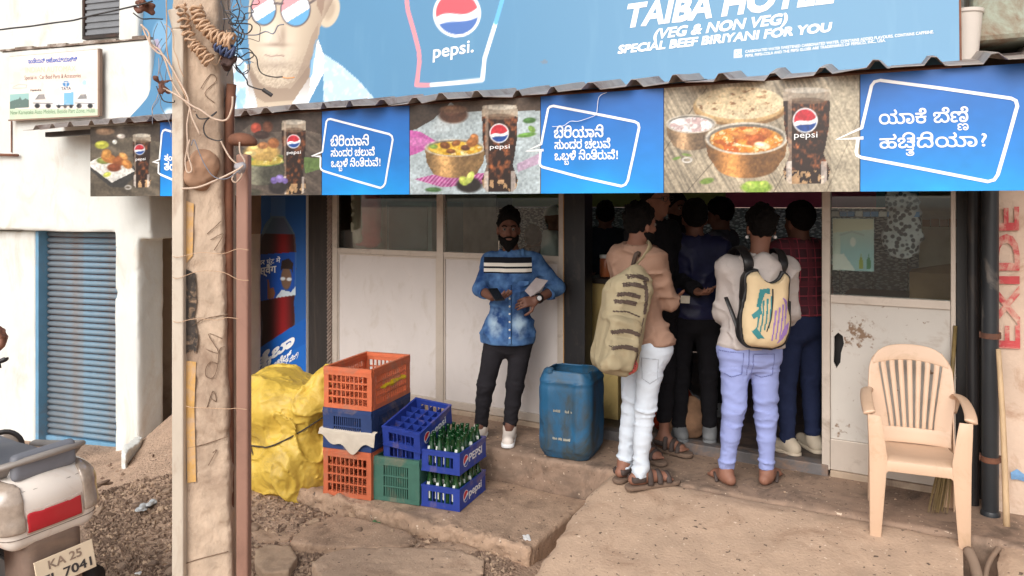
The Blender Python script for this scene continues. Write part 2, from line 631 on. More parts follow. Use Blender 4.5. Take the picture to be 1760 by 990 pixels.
def letters(body, extra=(), bold=0.0):
    """filled outline of a line of text: points (unit size, baseline 0) and triangles; extra = (text, x, y, scale)"""
    CO, ED, n = [], [], 0
    # the short-i sign of the script joins its letter as an arch over it, in place of the letter's tick
    runs, x, buf = [], 0.0, ''
    def flush():
        nonlocal x, buf
        if buf:
            runs.append((buf, x, 0, 1)); x += advance(buf); buf = ''
    mixed = any(ord(c_) > 0x900 for c_ in body)
    for i, ch in enumerate(body):
        if ch == '\u0cbf': continue
        if mixed and ch in '!?()':
            flush(); runs.append((ch, x + 0.06, 0, 1)); x += advance(ch) + 0.08; continue
        if i + 1 < len(body) and body[i + 1] == '\u0cbf':
            flush(); runs.append((ch + '\u0cbf', x, 0, 1)); x += advance(ch) + 0.02
        else: buf += ch
    flush()
    for txt, x, y, k in runs + list(extra):
        arch = txt.endswith('\u0cbf')
        co, ed = contours(txt.rstrip('\u0cbf'))
        if arch:
            co[:, 1] = np.minimum(co[:, 1], 0.575)
            xa, xb = co[:, 0].min(), co[:, 0].max()
            w_ = min(0.52, xb - xa); xl = xb - w_
            t = np.linspace(math.pi * 1.04, 0, 15)
            cx_, rx, cy_, ry = (xl + xb) / 2, (xb - xl) / 2, 0.62, 0.24
            o_ = np.concatenate([np.stack([cx_ + rx * np.cos(t), cy_ + ry * np.sin(t)], -1), [(xb - .005, .5), (xb - .03, .28)]])
            i_ = np.concatenate([np.stack([cx_ + (rx - .085) * np.cos(t), cy_ + (ry - .08) * np.sin(t)], -1), [(xb - .09, .5), (xb - .11, .28)]])[::-1]
            po = np.concatenate([o_, i_])
            m_ = len(co)
            co = np.concatenate([co, po]); ed = np.concatenate([ed, np.array([(m_ + q, m_ + (q + 1) % len(po)) for q in range(len(po))])])
        if bold and len(co):
            nx = np.zeros(len(co), int); pv = np.zeros(len(co), int)
            nx[ed[:, 0]] = ed[:, 1]; pv[ed[:, 1]] = ed[:, 0]
            a, b = co[ed[:, 0]], co[ed[:, 1]]
            sg = np.sign((a[:, 0] * b[:, 1] - a[:, 1] * b[:, 0]).sum())
            t1 = co - co[pv]; t2 = co[nx] - co
            t1 /= np.maximum(1e-9, np.linalg.norm(t1, axis=1))[:, None]; t2 /= np.maximum(1e-9, np.linalg.norm(t2, axis=1))[:, None]
            t = t1 + t2
            t /= np.maximum(1e-3, np.linalg.norm(t, axis=1))[:, None]
            co = co + np.stack([t[:, 1], -t[:, 0]], -1) * sg * bold
        CO.append(co * k + np.array((x, y))); ED.append(ed + n); n += len(co)
    co, ed = np.concatenate(CO), np.concatenate(ED)
    r = delaunay_2d_cdt([Vector(p) for p in co], ed.tolist(), [], 0, 1e-5)
    V = np.array([v[:] for v in r[0]]); F = np.array([list(f) for f in r[2] if len(f) == 3])
    C = V[F].mean(1)
    A, B = co[ed[:, 0]], co[ed[:, 1]]
    w = np.zeros(len(C), int)
    for i0 in range(0, len(C), 2000):
        c = C[i0:i0 + 2000]
        px, py = c[:, 0:1], c[:, 1:2]
        isl = (B[None, :, 0] - A[None, :, 0]) * (py - A[None, :, 1]) - (px - A[None, :, 0]) * (B[None, :, 1] - A[None, :, 1])
        w[i0:i0 + 2000] = ((A[None, :, 1] <= py) & (B[None, :, 1] > py) & (isl > 0)).sum(1) - ((A[None, :, 1] > py) & (B[None, :, 1] <= py) & (isl < 0)).sum(1)
    return V, F[w != 0]

def text_on(fr, body, p0, p1, ptop, y=-0.002, extra=(), bold=0.0, cap=None):
    """lettering on a plane: baseline p0 -> p1 and the top of a tall letter at ptop, all in photograph pixels"""
    V, F = letters(body, extra, bold)
    x0, x1 = V[:, 0].min(), V[:, 0].max()
    h = cap or V[:, 1].max()
    a, b, t = fr.uv(*p0, y=y), fr.uv(*p1, y=y), fr.uv(*ptop, y=y)
    q = a + (V[:, :1] - x0) / (x1 - x0) * (b - a) + V[:, 1:] / h * (t - a)
    g = G()
    g.add([(p[0], y, p[1]) for p in q], F)
    return g

def ribbon(fr, pts, w, y=-0.002, closed=False):
    """flat painted line on a plane through photograph pixels; w in metres"""
    p = np.array([fr.uv(*q, y=y) for q in pts])
    n = len(p)
    g = G()
    L, Rr = [], []
    for i in range(n):
        a = p[i - 1] if (i > 0 or closed) else p[i]
        b = p[(i + 1) % n] if (i < n - 1 or closed) else p[i]
        d = unit(b - a); nn = np.array((-d[1], d[0])) * w / 2
        L.append(p[i] + nn); Rr.append(p[i] - nn)
    v = [(q[0], y, q[1]) for q in L] + [(q[0], y, q[1]) for q in Rr]
    f = [(i, n + i, n + (i + 1) % n, (i + 1) % n) for i in range(n if closed else n - 1)]
    return g.add(v, f)

# ------------------------------------------------------------------ printed pictures: colours on the vertices of a flat sheet
class Print:
    """a flat sheet on plane fr covering photograph columns u0..u1 (or x range) and heights z0..z1; painted in pixel coordinates U, V"""
    def __init__(s, fr, xs, zs, y):
        s.x, s.z = np.meshgrid(np.asarray(xs, float), np.asarray(zs, float), indexing='ij')
        s.y = y
        s.U, s.V = fr.px(s.x, y, s.z)
        s.c = np.zeros(s.x.shape + (3,))
    def fill(s, col, m=None, a=1.0):
        """col sRGB 0-255 (triple or array), m = soft mask 0..1"""
        col = np.broadcast_to(np.asarray(col, float), s.c.shape)
        m = np.ones(s.x.shape) if m is None else m
        m = (np.asarray(m, float) * a)[..., None]
        s.c = s.c * (1 - m) + col * m
        return s
    def ell(s, cu, cv, ru, rv, soft=0.0, rot=0.0):
        c_, s_ = math.cos(R(rot)), math.sin(R(rot))
        dx, dy = s.U - cu, s.V - cv
        d = np.sqrt(((dx * c_ + dy * s_) / ru) ** 2 + ((-dx * s_ + dy * c_) / rv) ** 2)
        w = max(soft, 0.8 / min(ru, rv))
        return np.clip((1 + w - d) / (2 * w), 0, 1)
    def poly(s, pts):
        m = np.zeros(s.x.shape, bool)
        n = len(pts)
        j = n - 1
        for i in range(n):
            xi, yi = pts[i]; xj, yj = pts[j]
            if yi != yj:
                m ^= ((yi > s.V) != (yj > s.V)) & (s.U < (xj - xi) * (s.V - yi) / (yj - yi) + xi)
            j = i
        return m.astype(float)
    def line(s, pts, w):
        d = np.full(s.x.shape, 1e9)
        for (ax, ay), (bx, by) in zip(pts[:-1], pts[1:]):
            vx, vy = bx - ax, by - ay
            t = np.clip(((s.U - ax) * vx + (s.V - ay) * vy) / max(1e-6, vx * vx + vy * vy), 0, 1)
            d = np.minimum(d, np.hypot(s.U - ax - vx * t, s.V - ay - vy * t))
        return np.clip(w / 2 + 0.5 - d, 0, 1)
    def noise(s, su, sv, oct=4, seed=0, rot=0.0):
        c_, s_ = math.cos(R(rot)), math.sin(R(rot))
        x = s.U * c_ + s.V * s_; y = -s.U * s_ + s.V * c_
        return fbm2(x / su, y / sv, oct, seed)
    def globe(s, cu, cv, r, wash=0.0):
        """the soft-drink roundel: red over a white wave over blue, white rim"""
        x, y = (s.U - cu) / r, (s.V - cv) / r
        xr = x * math.cos(0.45) - y * math.sin(0.45) * 0
        yy = y + 0.50 * x - 0.28 * np.sin(2.2 * x + 0.2)
        red, blue, wh = np.array(S255(205, 40, 55, wash)), np.array(S255(25, 75, 160, wash)), np.array((245, 245, 248.0))
        s.fill(wh, s.ell(cu, cv, r * 1.08, r * 1.08))
        core = s.ell(cu, cv, r * 0.96, r * 0.96)
        s.fill(wh, core)
        s.fill(red, core * np.clip((-0.02 - yy) / 0.06 + 0.5, 0, 1))
        lo = y + 0.28 * x - 0.36 - 0.10 * np.sin(2.6 * x)
        s.fill(blue, core * np.clip(lo / 0.06 + 0.5, 0, 1))
    def geo(s):
        g = G()
        return g.sheet(np.stack([s.x, np.full(s.x.shape, s.y), s.z], -1))
    def build(s, name, parent, mat, label=None):
        me = s.geo().mesh(name)
        a = me.color_attributes.new('ink', 'FLOAT_COLOR', 'POINT')
        c = np.ones((s.x.size, 4), np.float32)
        c[:, :3] = lin(np.clip(s.c, 0, 255)).reshape(-1, 3)
        a.data.foreach_set('color', c.ravel())
        return part(name, me, mat, parent, label)

def S255(r, g, b, wash):
    return (r + (235 - r) * wash, g + (235 - g) * wash, b + (235 - b) * wash)
# ================================================================== materials
DUST = S(176, 140, 112)
M_dirt = mk('dirt_mat', S(176, 148, 126), 0.95, 0.18, 7, 0.8, 55, dirt=S(110, 86, 70), damt=0.36, dscale=1.8, bdist=0.03, speck=((S(96, 78, 66), 0.66, 34), (S(212, 190, 168), 0.68, 47), (S(84, 68, 58), 0.70, 90)))
M_conc = mk('concrete_mat', S(172, 144, 121), 0.9, 0.2, 9, 0.6, 80, dirt=S(112, 90, 74), damt=0.40, dscale=3, bdist=0.012, speck=((S(96, 78, 66), 0.66, 34), (S(212, 190, 168), 0.68, 47), (S(84, 68, 58), 0.70, 90)))
M_ramp = mk('ramp_mat', S(182, 155, 132), 0.92, 0.14, 6, 0.6, 70, dirt=S(140, 110, 88), damt=0.36, dscale=2.6, bdist=0.008, speck=((S(96, 78, 66), 0.66, 34), (S(212, 190, 168), 0.68, 47), (S(84, 68, 58), 0.70, 90)))
M_plinth = mk('plinth_mat', S(146, 122, 104), 0.85, 0.2, 6, 0.3, 60, dirt=S(78, 66, 58), damt=0.45, dscale=3, bdist=0.006, speck=((S(96, 78, 66), 0.66, 34), (S(212, 190, 168), 0.68, 47), (S(84, 68, 58), 0.70, 90)))
M_white = mk('white_wall_mat', S(216, 217, 212), 0.9, 0.06, 3, 0.5, 40, dirt=S(196, 182, 164), damt=0.26, dscale=2.6, stretch=(1.6, 1, .7))
M_beige = mk('beige_wall_mat', S(186, 164, 138), 0.9, 0.12, 3, 0.3, 30, dirt=S(120, 95, 75), damt=0.3, dscale=2)
M_brown = mk('brown_beam_mat', S(120, 92, 70), 0.9, 0.2, 4, 0.4, 30)
M_slat = mk('shutter_mat', S(112, 138, 156), 0.6, 0.14, 3, 0.15, 50, dirt=S(132, 118, 108), damt=0.52, dscale=3.4, stretch=(0.8, 1, 1))
M_slat_edge = mk('shutter_rust_mat', S(120, 66, 44), 0.8, 0.2, 8)
M_blueframe = mk('blue_frame_mat', S(104, 150, 180), 0.5, 0.12, 6, dirt=S(140, 120, 105), damt=0.3)
M_zinc = mk('roof_sheet_mat', S(164, 154, 148), 0.5, 0.25, 4, 0.2, 30, metal=0.2, dirt=S(96, 66, 52), damt=0.5, dscale=4)
M_steel = mk('dark_steel_mat', S(52, 44, 40), 0.6, 0.25, 8, dirt=S(90, 58, 42), damt=0.35, metal=0.3)
M_black = mk('black_paint_mat', S(26, 25, 27), 0.45, 0.3, 6, 0.15, 40, dirt=S(82, 70, 62), damt=0.2, dscale=9, stretch=(1, 1, 0.4))
M_alu = mk('aluminium_mat', S(196, 184, 172), 0.45, 0.08, 5, 0.05, metal=0.25, dirt=S(130, 110, 92), damt=0.25, dscale=5)
M_panel = mk('white_panel_mat', S(206, 198, 194), 0.5, 0.05, 2, 0.05, 30, dirt=S(186, 174, 162), damt=0.30, dscale=5, stretch=(1.2, 1, 0.8))
M_glass = mk_glass('window_glass_mat')
M_print = mk_print('printed_vinyl_mat')
M_blue = mk('blue_vinyl_mat', S(40, 120, 200), 0.4, 0.03)
M_wtext = mk('white_ink_mat', S(240, 240, 240), 0.5, 0.02, bump=0)
M_dark = mk('dark_interior_mat', S(50, 40, 38), 0.85, 0.2)
M_pink = mk('pink_wall_mat', S(196, 92, 122), 0.8, 0.1, 2)
M_green = mk('green_wall_mat', S(150, 160, 88), 0.8, 0.1, 2)
M_teal = mk('teal_wall_mat', S(84, 140, 150), 0.8, 0.1, 2)
M_floor = mk('dark_floor_mat', S(66, 58, 54), 0.5, 0.3, 9, 0.2, dirt=S(110, 90, 76), damt=0.4, dscale=6)
M_rust = mk('rust_mat', S(120, 78, 58), 0.8, 0.3, 8, 0.3, dirt=S(80, 54, 44), damt=0.5)
M_wood = mk('wood_mat', S(186, 158, 124), 0.7, 0.2, 5, 0.2, stretch=(6, 6, 0.6))

# ================================================================== ground
def ground_z(x, y):
    z = 0.05 * (fbm2(x * 0.9, y * 0.9, 3, 3) - 0.5) + 0.035 * (fbm2(x * 5, y * 5, 3, 5) - 0.5)
    m = np.exp(-(((x + 2.45) / np.where(x < -2.45, 0.50, 0.75)) ** 2 + ((y - 6.3) / 0.85) ** 2))
    t_ = -0.5 * (x + 0.067) - 0.866 * (y - 5.9)
    l_ = 0.866 * (x + 0.067) - 0.5 * (y - 5.9)
    z = z + 0.065 * np.exp(-((t_ - 1.62) / 0.26) ** 2) * np.clip((l_ + 1.9) / 0.4, 0, 1) * np.clip((1.15 - l_) / 0.2, 0, 1)
    z = z - 0.06 * np.clip((-2.55 - x) / 0.5, 0, 1) * np.clip((y - 4.6) / .8, 0, 1)
    z = z + 0.42 * m * (0.8 + 0.4 * fbm2(x * 2, y * 2, 3, 9))
    m2 = np.exp(-(((x + 2.0) / 0.9) ** 2 + ((y - 2.8) / 0.9) ** 2))
    z = z + 0.10 * m2
    s_ = (x + 0.067) * 0.866 - (y - 5.9) * 0.5
    z = np.where((s_ > 1.2) & (y < 5.6), z - 0.12, z)
    far = np.clip((np.hypot(x, y - 5) - 9) / 6, 0, 1)
    return z * (1 - far)
xs = np.concatenate([np.array([-400, -120, -45, -20, -12]), np.arange(-8, 6.01, 0.045), np.array([9, 15, 30, 90, 400])])
ys = np.concatenate([np.array([-400, -120, -40, -12, -4, 0]), np.arange(1.5, 9.01, 0.045), np.array([12, 20, 45, 120, 400])])
gx, gy = np.meshgrid(xs, ys, indexing='ij')
struct('ground', G().sheet(np.stack([gx, gy, ground_z(gx, gy)], -1)), M_dirt, smooth=True)

# ledge, plinth: rough cast concrete in the shop front's own directions (x along, -y out to the street)
def masonry(name, boxes, lo, hi, vox, mat, amp, M, chips=0.02, edge=-9):
    d = SDF(lo, hi, vox)
    for c, h in boxes:
        d.box(c, h, rnd=0.02, k=0.01)
    k = lambda p: 0.15 + 0.85 * np.clip((edge + 0.14 - p[:, 1]) / 0.12, 0, 1)
    d.rough(amp, 3.5, 3, 4, where=k).rough(chips, 9, 2, 8, where=lambda p: k(p) * (fbm(p * 4, 2, 21) > 0.5)).rough(chips * .6, 24, 2, 11, where=k).rough(chips * .3, 50, 2, 14, where=k)
    return struct(name, d.mesh(name), mat, M)
masonry('plinth', [((0.2, -0.27, 0.1), (3.3, 0.345, 0.235))], (-3.2, -0.68, -0.2), (3.7, 0.12, 0.4), 0.0155, M_plinth, 0.010, FAC.M, 0.018, -0.615)
masonry('ledge', [((-0.42, -1.02, -0.06), (1.42, 0.40, 0.185))], (-2.0, -1.5, -0.2), (1.2, -0.5, 0.2), 0.0125, M_conc, 0.020, FAC.M, 0.034, -1.42)

# the sloping concrete slab in front of the doorway
def ramp_sheet(s0, s1, t0, t1, seed, sk):
    ss = np.arange(s0, s1 + 0.001, 0.03); tt = np.arange(t0, t1 + 0.001, 0.03)
    a, b = np.meshgrid(ss, tt, indexing='ij')
    wob = 0.10 * (fbm2(b * 3, b * 0 + seed, 3, seed) - 0.5) + 0.03 * (fbm2(b * 14, b * 0 + seed, 2, seed) - 0.5)
    x = a + wob * np.clip(1 - (a - s0) / 0.25, 0, 1) + 0.06 * np.clip((b - 0.9), 0, 1) * np.clip(1 - (a - s0) / 0.4, 0, 1)
    z = 0.325 - 0.17 * np.clip(b - 0.75, 0, None) + 0.022 * (fbm2(a * 2.2, b * 2.2, 3, seed) - 0.5) + 0.008 * (fbm2(a * 12, b * 12, 2, seed) - 0.5)
    edge = np.clip(1 - (a - s0) / 0.06, 0, 1) ** 2 + np.clip(1 - (s1 - a) / 0.06, 0, 1) ** 2 + np.clip(1 - (b - t0) / 0.05, 0, 1) ** 2
    z = z - 0.03 * np.clip(edge, 0, 1)
    g = np.stack([x, -b, z], -1)
    sheet = [g]
    def skirt(e):
        lo = e.copy(); lo[:, 2] -= sk
        return np.stack([e, lo], 0)
    q = G().sheet(g)
    for e in (g[0], g[-1], g[:, 0], g[:, -1]):
        q.sheet(skirt(e))
    return q
struct('ramp', ramp_sheet(1.12, 3.06, 0.60, 2.7, 3, 0.45), M_ramp, FAC.M, smooth=True)
struct('kerb_slab', ramp_sheet(3.17, 4.6, 0.05, 2.7, 6, 0.45), M_ramp, FAC.M, smooth=True)

# ================================================================== white building on the left
a0 = LFT.uv(47, 397); a1 = LFT.uv(197, 399); zb = -0.12
xl, xr, zt = a0[0], a1[0], a0[1]
xp = LFT.uv(237, 600)[0]; xw = LFT.uv(258, 370)[0]; ztop = LFT.uv(150, 76)[1]; zcb = LFT.uv(250, 412)[1]
xt = LFT.uv(236, 120)[0]
lb = thing('white_building', 'white plastered building with a blue rolling shutter on the ground floor', 'building', LFT.M)
def rough_wall(boxes, lo, hi, vox=0.022, amp=0.006, seed=2):
    d = SDF(lo, hi, vox)
    for c0, c1 in boxes:
        c0, c1 = np.array(c0, float), np.array(c1, float)
        d.box((c0 + c1) / 2, (c1 - c0) / 2, rnd=0.012, k=0)
    d.rough(amp, 2.5, 3, seed).rough(0.012, 8, 2, seed + 3, where=lambda p: fbm(p * 3, 2, 31) > 0.6)
    return d.mesh()
part('wall', rough_wall([((-3.0, 0, zt), (xw, 0.28, ztop)), ((xr, 0.004, zb), (xp, 0.28, zt + 0.05)), ((xr - 0.1, 0.0, zt - 0.02 + 0.02), (xw, 0.28, zt + 0.1)),
                          ((xp - 0.05, 0.006, zcb), (xw, 0.28, zt + 0.05))],
                         (-3.1, -0.06, zb - 0.05), (xw + 0.1, 0.34, ztop + 0.06)), M_white, lb)
part('side_wall', rough_wall([((-3.0, 0.10, zb), (xl - 0.03, 0.30, zt))], (-3.1, 0.04, zb - 0.05), (xl + 0.05, 0.36, zt + 0.04)), M_white, lb)
cr = G()
rng = random.Random(4)
x = -1.0
while x < xt:
    L = rng.uniform(0.05, 0.22)
    cr.box((x, -0.012 + rng.uniform(-.004, .004), ztop - 0.002), (x + L, 0.26, ztop + rng.uniform(0.004, 0.03)))
    x += L
part('coping', cr, mk('mossy_coping_mat', S(120, 104, 92), 0.95, 0.3, 12, 0.4, dirt=S(190, 180, 170), damt=0.5, dscale=8), lb)
sh = thing('shutter_placeholder', None, None)
bpy.data.objects.remove(sh)
shut = G()
shut.box((xl - 0.02, 0.20, zb), (xr, 0.24, zt))
part('shutter_backing', shut, M_slat_edge, lb)
nsl = 34
zs0, zs1 = zb + 0.10, zt - 0.004
hh = (zs1 - zs0) / nsl
slat = G()
prof = [(0.200, 0.000), (0.176, 0.10 * hh), (0.164, 0.42 * hh), (0.168, 0.72 * hh), (0.190, 0.90 * hh), (0.200, 0.92 * hh)]
v = [(xl + 0.028, y, z) for y, z in prof] + [(xr - 0.006, y, z) for y, z in prof]
n_ = len(prof)
slat.add(v, [(i, i + 1, n_ + i + 1, n_ + i) for i in range(n_ - 1)] + [tuple(range(n_))[::-1], tuple(range(n_, 2 * n_))])
s0 = part('slat', slat, M_slat, lb, smooth=True)
s0.location.z = zs0
for k in range(1, nsl):
    c = s0.copy(); COL.objects.link(c); c.location.z = zs0 + k * hh
part('bottom_rail', G().box((xl + 0.026, 0.150, zb), (xr - 0.004, 0.199, zs0 - 0.003)), M_blueframe, lb, bevel=0.004)
part('guide_rail', G().box((xl - 0.012, 0.085, zb), (xl + 0.024, 0.199, zt - 0.004)), M_blueframe, lb, bevel=0.003)

part('pipe_stub', G().tube([(LFT.uv(-20, 262, -.03)[0], -0.03, LFT.uv(0, 265, -.03)[1]), (LFT.uv(31, 267, -.03)[0], -0.03, LFT.uv(31, 267, -.03)[1])], 0.012, 8), M_rust, lb, smooth=True)
part('rust_streak', G().box((LFT.uv(20, 240, 0)[0], -0.0085, LFT.uv(20, 262, 0)[1]), (LFT.uv(22, 240, 0)[0], -0.0075, LFT.uv(20, 208, 0)[1])), M_rust, lb)
# upper storey set back, with a grey shuttered window
up = thing('upper_storey', 'bright white upper storey set back above the white shop wall', 'building', LFT.M)
part('wall', G().box((-3.2, 1.2, 2.6), (2.9, 1.4, 5.5)), M_white, up)
b0, b1 = LFT.uv(152, 64, 1.2), LFT.uv(236, -60, 1.2)
part('window_frame', G().box((b0[0] - 0.03, 1.15, b0[1] - 0.03), (b1[0] + 0.1, 1.199, b0[1])).box((b0[0] - 0.03, 1.15, b0[1] + 0.001), (b0[0], 1.199, b1[1])), M_steel, up)
sg = G()
for k in range(12):
    z = b0[1] + 0.01 + k * 0.065
    sg.box((b0[0] + 0.003, 1.16, z), (b1[0] + 0.1, 1.172 , z + 0.03)).box((b0[0] + 0.003, 1.175, z + 0.03), (b1[0] + 0.1, 1.19, z + 0.065))
part('shutter', sg, mk('grey_shutter_mat', S(126, 128, 132), 0.5, 0.1, 4, metal=0.3), up)
part('rough_pier', rough_wall([((LFT.uv(207, 100, 0.1)[0], 0.06, ztop - 0.6), (LFT.uv(243, 100, 0.1)[0], 0.3, ztop + 0.62))], (0.2, 0, ztop - 0.7), (1.0, 0.36, ztop + 0.7), 0.02, 0.02), M_white, up)

# old sign board of a spare-parts dealer, on the white wall
sb = thing('spare_parts_sign', 'faded spare parts signboard with truck pictures on the white wall', 'sign', LFT.M)
q0, q1 = LFT.uv(16, 207, -0.05), LFT.uv(172, 84, -0.05)
part('board', G().box((q0[0], -0.048, q0[1]), (q1[0], -0.034, q1[1])), mk('sign_edge_mat', S(150, 120, 100), 0.7), sb)
pr = Print(LFT, np.linspace(q0[0] + .003, q1[0] - .003, 150), np.linspace(q0[1] + .003, q1[1] - .003, 130), -0.0505)
U, V = pr.U, pr.V
pr.fill((244, 230, 218))
pr.fill((250, 214, 196), np.clip(1 - np.abs(V - 128) / 30, 0, 1), 0.5)
pr.fill((196, 214, 186), (V > 187) * 1.0)
pr.fill((150, 190, 186), pr.poly([(17, 162), (50, 160), (50, 174), (17, 176)]))
pr.fill((96, 118, 112), pr.poly([(17, 175), (24, 172), (32, 170), (34, 166), (38, 172), (44, 169), (50, 172), (50, 185), (17, 187)]))
for cu, body in ((74, (225, 222, 218)), (146, (232, 230, 226))):
    pr.fill(body, pr.poly([(cu - 18, 180), (cu - 16, 172), (cu - 8, 160), (cu + 4, 160), (cu + 8, 172), (cu + 17, 174), (cu + 16, 183), (cu - 17, 184)]))
    pr.fill((70, 70, 74), pr.poly([(cu - 14, 171), (cu - 7, 162), (cu + 2, 162), (cu + 4, 170)]), 0.6)
    for dx in (-10, 9):
        pr.fill((40, 40, 44), pr.ell(cu + dx, 182, 4.5, 4))
    pr.fill((90, 90, 94), pr.line([(cu - 17, 177), (cu + 16, 178)], 1.2))
pr.fill((120, 180, 220), pr.poly([(110, 160), (127, 158), (127, 180), (110, 181)]))
pr.fill((225, 235, 240), pr.poly([(97, 172), (101, 165), (110, 164), (110, 182), (97, 182)]))
pr.fill((60, 70, 80), pr.line([(97, 182), (126, 181)], 2))
for dx in (101, 112, 122): pr.fill((40, 40, 44), pr.ell(dx, 183, 3, 3))
pr.fill((60, 130, 190), pr.ell(113.5, 144, 6, 5)); pr.fill((244, 230, 218), pr.line([(113.5, 141), (113.5, 148)], 1.4)); pr.fill((244, 230, 218), pr.line([(108.5, 142), (118.5, 142)], 1.0))
pr.fill((170, 205, 230), pr.ell(145, 142, 4, 5)); pr.fill((160, 160, 160), pr.line([(22, 150), (32, 145), (46, 146), (45, 151), (22, 152)], 1.0))
pr.fill((215, 196, 180), pr.noise(14, 9, 4, 3) > 0.62, 0.25)
pr.build('print', sb, M_print)
mt = lambda c: mk('sign_ink_mat', S(*c), 0.6, 0.05, bump=0)
part('lettering', text_on(LFT, 'ಇಂಡಿಯನ್ ಆಟೋಮ್ಯಾಕ್ಸ್', (48, 109), (133, 105), (48, 100), -0.052, bold=0.03), mt((80, 110, 190)), sb)
part('lettering', text_on(LFT, 'INDIAN AUTOMAX', (44, 125), (130, 122), (44, 116), -0.052), mt((238, 208, 180)), sb)
part('lettering', text_on(LFT, 'Special in : Car Bead Parts & Accessories', (42, 137), (139, 133), (42, 130), -0.052), mt((110, 84, 80)), sb)
part('lettering', text_on(LFT, 'TATA', (105, 155), (122, 154), (105, 150), -0.052, bold=0.03), mt((50, 80, 120)), sb)
part('lettering', text_on(LFT, 'Mahindra', (52, 157), (71, 156), (52, 153.5), -0.052, bold=0.03), mt((90, 80, 80)), sb)
part('lettering', text_on(LFT, 'New Karnataka Auto Mobiles, Beside Part Zone, Hubli', (18, 197), (163, 193), (18, 190), -0.052), mt((120, 150, 116)), sb)
part('frame', G().bar((q0[0], -0.055, q0[1]), (q1[0], -0.055, q0[1]), 0.012).bar((q1[0], -0.05, q0[1]), (q1[0], -0.05, q1[1]), 0.02, 0.03), mk('sign_frame_mat', S(140, 116, 100), 0.7), sb)

# recess between the white building and the shop
rc = thing('recess_wall', 'shaded beige wall between the white building and the shop', 'wall', LFT.M)
part('wall', rough_wall([((-0.6, 0.72, -0.2), (LFT.uv(424, 600, .72)[0], 0.92, 2.7))], (-0.7, 0.64, -0.3), (1.9, 1.0, 2.8), 0.03, 0.012), M_beige, rc)
part('beam', rough_wall([((xw - 0.02, 0.30, LFT.uv(280, 402, 0.4)[1]), (LFT.uv(424, 380, .5)[0], 0.70, 2.6))], (xw - 0.1, 0.24, 1.5), (1.9, 0.76, 2.7), 0.03, 0.015), M_brown, rc)

# ================================================================== the shop
shop = thing('restaurant_building', 'small restaurant with a dark open doorway under a tin awning', 'building', FAC.M)
g = G()
g.box((-2.95, 0.02, 2.32), (3.6, 0.2, 4.4))                               # wall over the openings, behind awning and hoarding
part('upper_wall', g, M_white, shop)
part('front_wall', G().box((-2.95, 0.02, 0.0), (-1.80, 0.16, 2.319)), mk('dark_wall_mat', S(60, 52, 48), 0.8), shop)
IY = 3.1
part('back_wall', G().box((-1.9, IY, 1.96), (3.6, IY + .1, 2.9)), M_pink, shop)
part('green_wall_panel', G().box((-1.9, IY - .05, 1.965), (0.9, IY - .002, 2.9)), M_green, shop)
part('teal_wall_panel', G().box((2.35, IY - .05, 1.965), (3.5, IY - .002, 2.9)), M_teal, shop)
# tiled dado: single glazed tiles with a diagonal pattern
def mk_tile():
    m, n, p = nodes_of('wall_tile_mat')
    N, L = n.nodes.new, n.links.new
    tc = N('ShaderNodeTexCoord'); mp = N('ShaderNodeMapping')
    mp.inputs['Rotation'].default_value = (0, R(35), 0); mp.inputs['Scale'].default_value = (1, 1, 2.2)
    L(tc.outputs['Object'], mp.inputs[0])
    wv = N('ShaderNodeTexVoronoi'); wv.inputs['Scale'].default_value = 26
    L(mp.outputs[0], wv.inputs['Vector'])
    r = N('ShaderNodeValToRGB')
    r.color_ramp.elements[0].color = S(214, 226, 232) + (1,); r.color_ramp.elements[0].position = 0.35
    r.color_ramp.elements[1].color = S(130, 146, 158) + (1,); r.color_ramp.elements[1].position = 0.5
    L(wv.outputs['Distance'], r.inputs['Fac']); L(r.outputs[0], p.inputs['Base Color'])
    p.inputs['Roughness'].default_value = 0.25
    return m
M_tile = mk_tile()
part('dado_backing', G().box((-1.9, IY + 0.004, 0.4), (3.6, IY + .09, 1.955)), M_dark, shop)
t0 = part('wall_tile', G().box((0, IY - 0.012, 0), (0.296, IY + 0.003, 0.296)), M_tile, shop, bevel=0.002)
t0.location = (-1.88, 0, 1.655)
for i in range(18):
    for k in range(3):
        if i or k:
            c = t0.copy(); COL.objects.link(c); c.location = (-1.88 + 0.3 * i, 0, 1.655 - 0.3 * k)
for xs_ in ((-1.98, -1.905), (3.605, 3.68)): part('side_wall', G().box((xs_[0], 0.21, 0.2), (xs_[1], IY, 2.9)), mk('pale_wall_mat', S(206, 190, 170), 0.9) if xs_[0] < 0 else bpy.data.materials['pale_wall_mat'], shop)
part('ceiling', G().box((-1.98, 0.21, 2.905), (3.68, IY - 0.30, 3.0)), mk('ceiling_mat', S(206, 200, 190), 0.9), shop)  # stops short of the back wall: unseen gap added to brighten the interior
part('interior_floor', G().box((-1.9, 0.06, 0.2), (3.6, IY, 0.392)), M_floor, shop, bevel=0.006)
part('threshold', G().box((0.74, -0.05, 0.2), (2.335, 0.058, 0.402)), mk('threshold_mat', S(96, 92, 92), 0.7, 0.25, 8, 0.3, dirt=S(140, 112, 92), damt=0.5, dscale=6), shop, bevel=0.008)
M_kerb = mk('kerb_mat', S(170, 150, 130), 0.8, 0.15, 8, 0.2, dirt=S(110, 90, 76), damt=0.5)
part('kerb', G().box((-1.80, -0.045, 0.2), (0.52, 0.10, 0.368)), M_kerb, shop, bevel=0.006)
part('kerb', G().box((2.345, -0.045, 0.2), (3.05, 0.10, 0.372)), M_kerb, shop, bevel=0.006)

